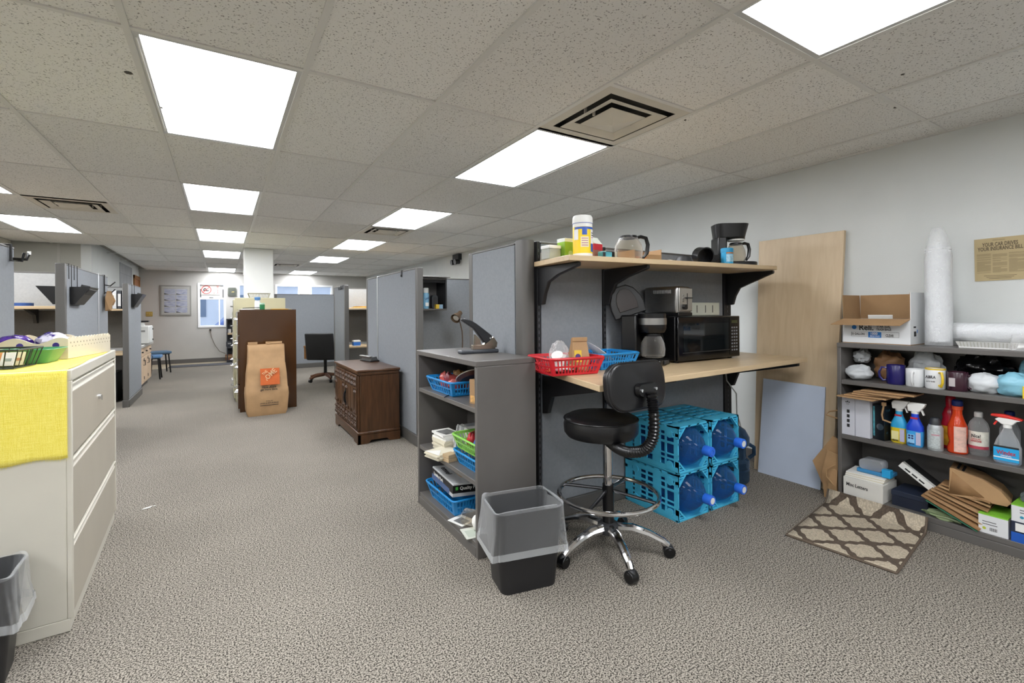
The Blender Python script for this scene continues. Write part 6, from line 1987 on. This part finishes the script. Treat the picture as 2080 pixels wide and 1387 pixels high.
def clothpt(u, v):
    k = v * (len(path) - 1)
    i = min(int(k), len(path) - 2)
    t = k - i
    y = path[i][0] * (1 - t) + path[i + 1][0] * t
    z = path[i][1] * (1 - t) + path[i + 1][1] * t
    x = -.44 + u * .427 + (.006 * math.sin(y * 9) if i < 4 else 0) * u
    if v > .999:
        z += .012 * noise.noise(Vector((x * 14, 0, 0))) + .012 * u
    if z < -.02:
        y -= .003 * noise.noise(Vector((x * 9, z * 9, 1)))
    return (x, y, z)
MB().sheet(clothpt, 24, 36).build('weave', m_bur, cl, solid=.002, angle=1.2)
frg = MB()
rnd = random.Random(3)
for k in range(110):
    z = -.01 - .34 * k / 110
    l = .004 + .006 * rnd.random()
    frg.add([(-.014, -.009, z), (-.014 + l, -.0095, z + rnd.uniform(-.002, .002)), (-.014, -.009, z + .0012)], [(0, 1, 2)])
for k in range(150):
    x = -.44 + .427 * k / 150
    l = .004 + .009 * rnd.random()
    p = clothpt((x + .44) / .427, 1)
    frg.add([(x, -.009, p[2] + .002), (x + .0013, -.009, p[2] + .002), (x + rnd.uniform(-.002, .003), -.009, p[2] - l)], [(0, 1, 2)])
frg.build('fringe', M('burlap_thread', 'e8da82', .9), cl, kind='stuff', smooth=False)

# wavy cream tray with purple dots
ty = thing('scalloped_tray', 'cream tray with wavy rim and purple dots on the yellow cloth', 'tray', (-.625, 3.02, LH + .006), -.17)
m_ivory = M('ivory_wood', 'd6ccb4', .5, var=.04, scale=6)
TW, TD, TH = .36, .48, .1
MB().box(-TW, 0, 0, TD, 0, .008).build('bottom', m_ivory, ty)
def wave_wall(pts_fn, L, n):
    a = []
    for k in range(n + 1):
        t = k / n
        a.append((t * L, TH - .012 + .014 * math.cos(t * L / .165 * 2 * PI)))
    return [(0, .008)] + [(L, .008)] + a[::-1]
for y in (0, TD - .008):
    MB().prism([(-TW + u, z) for u, z in wave_wall(None, TW, 36)], y, y + .008, 'y').build('wavy_side', m_ivory, ty)
for k in range(3):
    MB().lathe([(.013, 0), (.013, .0008)], 18, (-.045 - k * .13, -.001, .066), 'y').build('purple_dot', M('purple_paint', '3b2a80', .5), ty)
en_ = MB()
MB().box(-.008, 0, .008, TD - .008, .008, TH - .012).build('lace_end', m_ivory, ty)
MB().box(-TW, -TW + .008, .008, TD - .008, .008, TH).build('plain_end', m_ivory, ty)
sc = MB()
for k in range(14):
    y = .025 + k * .0335
    sc.cyl((-.006, y, TH - .012), (-.002, y, TH - .012), .016, n=12)
sc.build('scallops', m_ivory, ty, kind='stuff')
hl = MB()
for k in range(14):
    y = .025 + k * .0335
    hl.cyl((.0, y, TH - .024), (.0006, y, TH - .024), .004, n=8)
    hl.cyl((.0, y + .016, TH - .042), (.0006, y + .016, TH - .042), .003, n=8)
hl.build('pierced_holes', M('hole_shadow', '8f866f', .8), ty, kind='stuff')
for k, (x, y, c, lab, r) in enumerate(((-.25, .12, '4a2a86', 'purple snack bag in the cream tray', (.085, .085, .05)), (-.12, .16, 'c9c6d6', 'patterned white and purple snack bag in the cream tray', (.08, .07, .052)), (-.08, .33, 'c7a58a', 'tan and white snack bag at the right of the cream tray', (.06, .08, .038)))):
    p = ty.matrix_basis @ Vector((0, 0, 0))
    o = thing('snack_bag', lab, 'snack bag', (-.625 + x * math.cos(-.17) - y * math.sin(-.17), 3.02 + x * math.sin(-.17) + y * math.cos(-.17), LH + .015))
    blob(MB(), (0, 0, r[2] + .005), (r[0] * .85, r[1] * .85, r[2]), 60 + k, .3, 3, 18, 12, floor=0).build('wrapper', M('snack_' + c, c, .25, var=.0, scale=24, col2=['2c1560', '3a2a70', 'e6e2dc'][k], thr=(.42, .5)), o)
    MB().tube([(-.02, 0, r[2] * 1.9), (.0, .01, r[2] * 2.05), (.03, 0, r[2] * 1.9)], .006, 6).build('crimp', M('snack_' + c, c), o)
gb_ = thing('green_bowl', 'small square green plastic bowl on the yellow cloth', 'bowl', (-.72, 2.89, LH + .006), -.1)
rg = lambda s, z: [(x * s, y * s, z) for x, y in rrect(.2, .2, .03, 3)]
MB().loft([rg(.72, 0), rg(1, .06), rg(.97, .06), rg(.69, .006)], capb=True).build('bowl', M('green_plastic', '4c9060', .35), gb_)
MB().tube([(x, y, .06) for x, y in rrect(.2, .2, .03, 3)], .0025, 5, closed=True).build('rim', M('green_plastic', '5fa86c'), gb_)
wb_ = thing('wire_basket', 'dark green wire basket of sugar packets on the yellow cloth', 'basket', (-.80, 2.672, LH + .006), -.12)
m_gw = M('dark_wire', '16241f', .4)
wire_basket(wb_, .24, .17, .075, 8, m_gw, .0028, 1.16)
MB().tube([(-.14, -.1, .075), (.02, -.1, .075)], .006, 6).build('green_band', M('band_green', '1f6b40', .4), wb_)
for k in range(8):
    c = ['e8e6df', 'd8e0e4', 'e9e3cf', '2f7a48', 'e6e4e0', 'c98a4a', 'e8e6df', 'dcd5b0'][k]
    o = thing('sugar_packet', ['white packet lying at the left of', 'pale blue packet in', 'cream packet standing in', 'dark green packet in the middle of', 'plain white packet leaning in', 'orange-marked packet in', 'white packet at the right of', 'straw coloured packet in'][k] + ' the wire basket', 'packet', (-.89 + .026 * k, 2.657 + .012 * (k % 3), LH + .0105), -.12 + .25 * (k % 3) - .2, 'packets in the wire basket')
    MB().at(0, 0, .004, 0, -.35).box(-.022, .022, -.002, .002, .0, .055).build('paper', M('packet_' + c, c, .6), o)
    MB().at(0, 0, .004, 0, -.35).box(-.012, .014, -.0026, -.002, .018, .03).build('print', M('packet_print', ['9aa39a', 'c98a4a'][k % 2], .6) if k % 2 == 0 else M('packet_print_b', 'b7855a', .6), o)
gs = thing('grey_stand', 'pale grey card stand cut by the left edge above the yellow cloth', 'stand', (-.945, 2.95, LH + .006), .2)
MB().hexa([(-.06, -.05, 0), (.055, -.05, 0), (.055, .05, 0), (-.06, .05, 0), (-.06, -.006, .2), (.03, -.006, .2), (.03, .006, .2), (-.06, .006, .2)]).build('stand', M('pale_grey_card', 'a3a3a0', .6), gs)
MB().box(-.06, .03, -.012, -.006, .196, .206).build('clip', m_metal_grey, gs)

# ------------------------------------------------------------------ far left: wood cabinet, appliance, chairs
wcb = thing('counter_cabinet', 'light wood cabinet with grey counter along the far left wall', 'cabinet', (-1.1, 9.32, 0))
m_birch = wood('pale_birch', 'c0a588', 'd3ba9c', axis=2, scale=4, dens=9, rough=.5)
MB().box(-.5, -.02, 0, 1.45, .08, .70).build('carcass', m_birch, wcb, bevel=.003)
MB().box(-.5, -.06, .02, 1.43, 0, .08).build('toe_kick', m_base, wcb)
MB().box(-.5, .03, -.02, 1.48, .70, .745).build('worktop', M('grey_laminate', 'b3b1ac', .35), wcb, bevel=.006)
for k in range(3):
    y = .02 + k * .475
    dr = MB().box(-.02, 0, y, y + .45, .55, .685).build('drawer', m_birch, wcb, bevel=.004)
    MB().cyl((0, y + .22, .62), (.025, y + .22, .62), .012, n=12).build('knob', m_dark, dr)
    do = MB().box(-.02, 0, y, y + .45, .1, .535).build('door', m_birch, wcb, bevel=.004)
    MB().tube([(0, y + .4, .4), (.025, y + .4, .4), (.025, y + .4, .48), (0, y + .4, .48)], .006, 8).build('pull', m_dark, do)
    for z in (.16, .46):
        MB().box(0, .006, y - .004, y + .016, z, z + .05).build('hinge', m_black, do)
wm = thing('white_appliance', 'white countertop appliance on the light wood cabinet', 'appliance', (-1.17, 9.95, .745))
MB().box(-.16, .15, -.25, .22, .008, .3).build('case', m_white, wm, bevel=.012)
MB().box(.15, .156, -.24, .21, .02, .29).build('front_panel', M('appliance_face', 'd5d6d4', .35), wm, bevel=.003)
for z in (.06, .24):
    MB().cyl((.156, .15, z), (.168, .15, z), .014, n=14).build('dial', m_dark, wm)
MB().box(-.1, .1, -.256, -.25, .2, .23).build('rear_vent', M('grey_print', '8b8b88'), wm)
bs_ = thing('label_printer', 'small black and white device on top of the white appliance', 'printer', (-1.13, 9.92, 1.045))
MB().box(-.07, .03, -.06, .06, 0, .05).build('body', m_white, bs_, bevel=.006)
MB().box(-.06, .09, -.07, .07, .06, .085).build('lid', m_black, bs_, bevel=.004)
MB().box(-.05, -.02, -.04, .04, .05, .06).build('hinge', m_dark, bs_)
m_bpad = M('blue_pad', '5c86b4', .7, var=.08, scale=20)
m_bpad2 = M('slate_pad', '55718a', .7, var=.08, scale=20)
for k, (x, y, pad, lab) in enumerate(((-1.17, 11.2, m_bpad, 'blue padded stool nearest the light wood cabinet'), (-1.13, 12.3, m_bpad2, 'slate blue padded stool farther along the left wall'))):
    o = thing('padded_stool', lab, 'stool', (x, y, 0), .3 * k, 'blue stools by the far left wall')
    MB().box(-.19, .19, -.17, .17, .40, .455).build('seat', pad, o, bevel=.02, seg=3)
    for sx in (-1, 1):
        for sy in (-1, 1):
            MB().cyl((sx * .14, sy * .12, .40), (sx * .17, sy * .15, 0), .013, n=10).build('leg', m_black, o)
    MB().box(-.16, .16, -.14, .14, .385, .40).build('seat_frame', m_black, o)

# ------------------------------------------------------------------ far wall
pf = thing('framed_print', 'grey-framed glass picture of eight pale prints on the far wall', 'picture', (-.965, YF, 1.565))
MB().box(-.315, .315, -.02, 0, -.375, .375).build('frame', M('grey_frame', '8c8a84', .4), pf, bevel=.004)
MB().box(-.285, .285, -.0215, -.02, -.345, .345).build('mat_board', M('grey_mat', 'b5b3ac', .6), pf)
for r in range(4):
    for c in range(2):
        x0, z0 = -.23 + c * .24, -.30 + r * .15
        p = MB().box(x0, x0 + .225, -.0225, -.0215, z0, z0 + .135).build('print', M('pale_print2', 'b9bcca', .5, var=.0, scale=9, stretch=(1, 1, 5), col2='8f95b3', thr=(.35, .6)), pf)
        MB().add([(x0, -.0228, z0), (x0 + .1, -.0228, z0), (x0, -.0228, z0 + .03)], [(0, 1, 2)]).build('dark_corner', m_ink, p, solid=.0004)
MB().box(-.285, .285, -.0265, -.0245, -.345, .345).build('glass', clear('picture_glass', 'ffffff', .06, .02), pf)
sw_ = thing('switch_plate', 'brass triple switch plate on the far wall', 'switch', (-1.49, YF, 1.235))
MB().box(-.066, .066, -.008, 0, -.057, .057).build('plate', M('brass', 'b39a55', .35, metal=.7), sw_, bevel=.004)
for k in range(3):
    MB().box(-.044 + k * .04, -.036 + k * .04, -.02, -.008, -.008, .012).build('toggle', M('ivory_toggle', 'cdbb84', .4), sw_)
ck = thing('wall_clock', 'square grey wall clock between the far windows', 'clock', (.235, YF, 1.80))
MB().prism(rrect(.2, .235, .04, 4), 0, .03, 'z')
cm_ = MB().prism(rrect(.2, .23, .035, 4), -.03, 0, 'y').build('case', M('clock_case', '7d8078', .3, metal=.4), ck, bevel=.004)
MB().prism(rrect(.17, .2, .03, 4), -.033, -.03, 'y').build('face', M('clock_face', '4f534b', .5), ck)
MB().box(-.003, .05, -.036, -.034, -.004, .006).build('hour_hand', M('gilt', 'c9b878', .4, metal=.5), ck)
MB().box(-.02, .045, -.039, -.037, -.014, -.006).build('minute_hand', M('gilt', 'c9b878'), ck)
ns = thing('no_parking_sign', 'no-parking sign turned sideways in the far left window', 'sign', (-.23, YF + .04, 1.85))
MB().box(-.215, .2, -.006, 0, -.13, .12).build('board', M('sign_white', 'e9e2da', .6), ns)
m_rs = M('sign_red', 'c8433f', .5)
q = MB()
q.tube([(-.1 + .1 * math.cos(a * PI / 20), -.008, .1 * math.sin(a * PI / 20) - .005) for a in range(40)], .009, 6, closed=True)
q.build('red_ring', m_rs, ns)
MB().tube([(-.17, -.009, -.072), (-.032, -.009, .065)], .008, 6).build('red_slash', m_rs, ns)
text('letter', 'P', .16, m_ink, ns, (-.1, -.0075, -.005), (PI / 2, -PI / 2, 0), align='CENTER')
text('lettering', '24 HOURS', .07, m_rs, ns, (.15, -.0075, 0), (PI / 2, -PI / 2, 0), width=.22)
text('lettering', 'NO', .05, m_rs, ns, (.07, -.0075, -.08), (PI / 2, -PI / 2, 0), width=.05)
pn = thing('window_insert', 'white insert panel behind the no-parking sign in the far left window', 'panel', (-.21, YF + .055, 1.70))
MB().box(-.25, .25, -.004, .004, -.1, .26).build('sheet', m_white, pn)
MB().box(-.06, .03, -.006, -.004, -.07, -.045).build('dark_label', M('label_dark', '6d7072', .5), pn)
for s in (-1, 1):
    MB().box(s * .245 - .012, s * .245 + .012, -.01, -.004, -.05, .16).build('accordion_edge', m_dark, pn)
cd = thing('wall_cable', 'black plug and pale cable running down the far wall', 'cable', (-.25, YF - .02, 0))
MB().box(-.02, .02, -.03, .018, .8, .84).build('plug', m_black, cd, bevel=.004)
MB().tube([(0, -.012, .8), (.03, -.012, .62), (.1, -.012, .42), (.2, -.012, .26), (.33, -.014, .2)], .008, 7).build('cord', M('cable_brown', '7d766c', .5), cd)

fs = thing('dark_bookshelf', 'dark bookshelf with pale wooden shelf under the far windows', 'bookcase', (.1, 13.75, 0))
m_dks = M('dark_shelf', '33343a', .5)
MB().box(0, .025, 0, .35, 0, 1.07).build('side_panel', m_dks, fs)
MB().box(.735, .76, 0, .35, 0, 1.07).build('side_panel', m_dks, fs)
MB().box(-.005, .765, -.005, .35, 1.07, 1.1).build('top', m_dks, fs, bevel=.003)
MB().box(.025, .735, .33, .34, .06, 1.07).build('back_panel', m_dks, fs)
for k, z in enumerate((.06, .40, .74)):
    MB().box(.025, .735, .0, .33, z - .04, z).build('shelf', m_maple if k == 2 else m_dks, fs)
for k, (x, z, c, lab, w_, h_) in enumerate(((.16, .74, 'e4e4e6', 'white mug on the dark bookshelf', .07, .1), (.15, .40, '2c3038', 'dark device on the dark bookshelf', .12, .12), (.17, .06, '7a4f34', 'brown box on the lowest dark shelf', .2, .14))):
    o = thing(['mug', 'small_device', 'brown_box'][k], lab, ['mug', 'device', 'box'][k], (x, 13.85, z))
    mt_ = M('far_' + c, c, .5)
    if k == 0:
        MB().lathe([(.035, 0), (.038, .005), (.038, h_)], 16).build('cup', mt_, o)
        MB().tube([(-.036, 0, .08), (-.06, 0, .075), (-.06, 0, .035), (-.036, 0, .025)], .006, 6).build('handle', mt_, o)
    else:
        MB().box(-w_ / 2, w_ / 2, -.08, .08, 0, h_).build('case', mt_, o, bevel=.006)
        MB().box(-w_ / 2 + .01, w_ / 2 - .01, -.084, -.08, h_ * .5, h_ * .8).build('front_strip', M('grey_print', '8b8b88') if k == 1 else m_kraft, o)
dm = thing('entry_mat', 'dark grey entry mat on the far tile floor', 'mat', (-.3, 13.55, 0))
MB().box(-.75, 1.5, -.38, .17, 0, .008).build('pile', M('dark_mat', '4a4b50', .95, var=.1, scale=80), dm)
MB().box(-.77, 1.52, -.4, -.38, 0, .006).build('edge', m_black, dm)

# left wall: framed door and grey chart
dr_ = struct(MB().box(XL, XL + .03, 13.36, 13.44, 0, 2.12).box(XL, XL + .03, 14.12, 14.2, 0, 2.12).box(XL, XL + .03, 13.36, 14.2, 2.04, 2.12).build('door_1', wood('oak_trim', '8f5f30', 'ad7a43', axis=2, scale=4, dens=10), bevel=.004))
MB().box(XL, XL + .012, 13.44, 14.12, .01, 2.04).build('slab', wood('oak_door', '8a5730', 'a56e3e', axis=2, scale=3, dens=8), dr_)
MB().lathe([(.0, .06), (.025, .055), (.025, .035), (.01, .02), (.01, 0)], 16, (XL + .012, 13.52, 1.0), 'x').build('door_knob', M('brass', 'b39a55'), dr_)
ch_ = thing('wall_chart', 'large pale grey chart high on the left wall', 'chart', (XL + .001, 12.45, 1.85))
MB().box(0, .006, -.72, .72, -.48, .40).build('sheet', M('chart_grey', '9a9da0', .6, var=.12, scale=4, stretch=(1, 1, .6)), ch_)
for s in (-1, 1):
    MB().box(.006, .0075, -.7, .7, s * .2 - .004, s * .2 + .004).build('fold_line', M('chart_fold', '85888b', .6), ch_)

dt = thing('soffit_box', 'boxed soffit corner hanging in the far left alcove', 'soffit', (-3.2, 9.0, H))
MB().box(-1.0, .62, -.4, .4, -.25, -.005).build('box', M('soffit_paint', 'a9a196', .7), dt)
MB().box(.62, .66, -.4, .4, -.25, -.005).build('edge_strip', M('soffit_edge', 'b8b5a8', .7), dt)

# small litter on the carpet
lt = thing('paper_crumb', 'tiny white paper scrap on the carpet by the cream cabinet', 'paper scrap', (-.42, 3.79, 0))
MB().at(0, 0, .001, .3).add([(-.03, -.008, 0), (.02, -.012, .002), (.035, .006, .004), (-.01, .01, .001)], [(0, 1, 2, 3)]).build('scrap', m_paper, lt, solid=.001)
MB().at(.03, .01, .001).add([(0, 0, 0), (.02, .004, .002), (.006, .014, .001)], [(0, 1, 2)]).build('crumb', m_paper, lt, solid=.001)

# ------------------------------------------------------------------ outside the far windows
gr = struct(MB().box(-30, 30, YF + .2, 70, -.5, -.3).build('ground_outside', M('asphalt', '8d8f92', .9, var=.1, scale=2), smooth=False))
def car(label, loc, rz, mat):
    o = thing('parked_car', label, 'car', loc, rz)
    MB().prism([(-2.2, .35), (2.2, .35), (2.25, .8), (2.1, .98), (1.2, 1.05), (.75, 1.55), (-1.6, 1.6), (-2.15, 1.05)], -.85, .85, 'y').build('body', mat, o, bevel=.08, seg=3)
    for s in (-1, 1):
        MB().prism([(1.0, 1.08), (.65, 1.48), (-.2, 1.5), (-.2, 1.08)], s * .86 - .01, s * .86 + .01, 'y').build('window', m_black, o)
        MB().prism([(-.3, 1.08), (-.3, 1.5), (-1.5, 1.52), (-1.8, 1.08)], s * .86 - .01, s * .86 + .01, 'y').build('window', m_black, o)
        for x in (-1.4, 1.4):
            MB().lathe([(.2, -.1), (.34, -.09), (.34, .09), (.2, .1)], 20, (x, s * .78, .34), 'y').build('wheel', m_black, o)
    return o
car('dark blue car parked outside the far windows', (1.9, 19.5, -.3), .05, M('car_blue', '2f4f8f', .25))
car('silver grey car parked down the street outside', (-6.5, 24, -.3), .0, M('car_silver', '8f98a8', .25))
bd_ = thing('house_outside', 'pale house with grey roof across the street outside', 'house', (2, 38, -.3))
MB().box(-9, 9, 0, 6, 0, 4.2).build('walls', M('pale_siding', 'b8bcc2', .8, var=.05, scale=2), bd_)
MB().prism([(-.6, 4.2), (3, 6.5), (6.6, 4.2)], -9.4, 9.4, 'x').build('roof', M('roof_grey', '5b6470', .8), bd_)
for k in range(5):
    MB().box(-7.5 + k * 3.3, -6.2 + k * 3.3, -.05, 0, 1.3, 2.8).build('window', M('house_glass', '4f6378', .2), bd_)
MB().box(1, 2, -.06, 0, 0, 2.2).build('door', M('red_print', 'b8232f'), bd_)
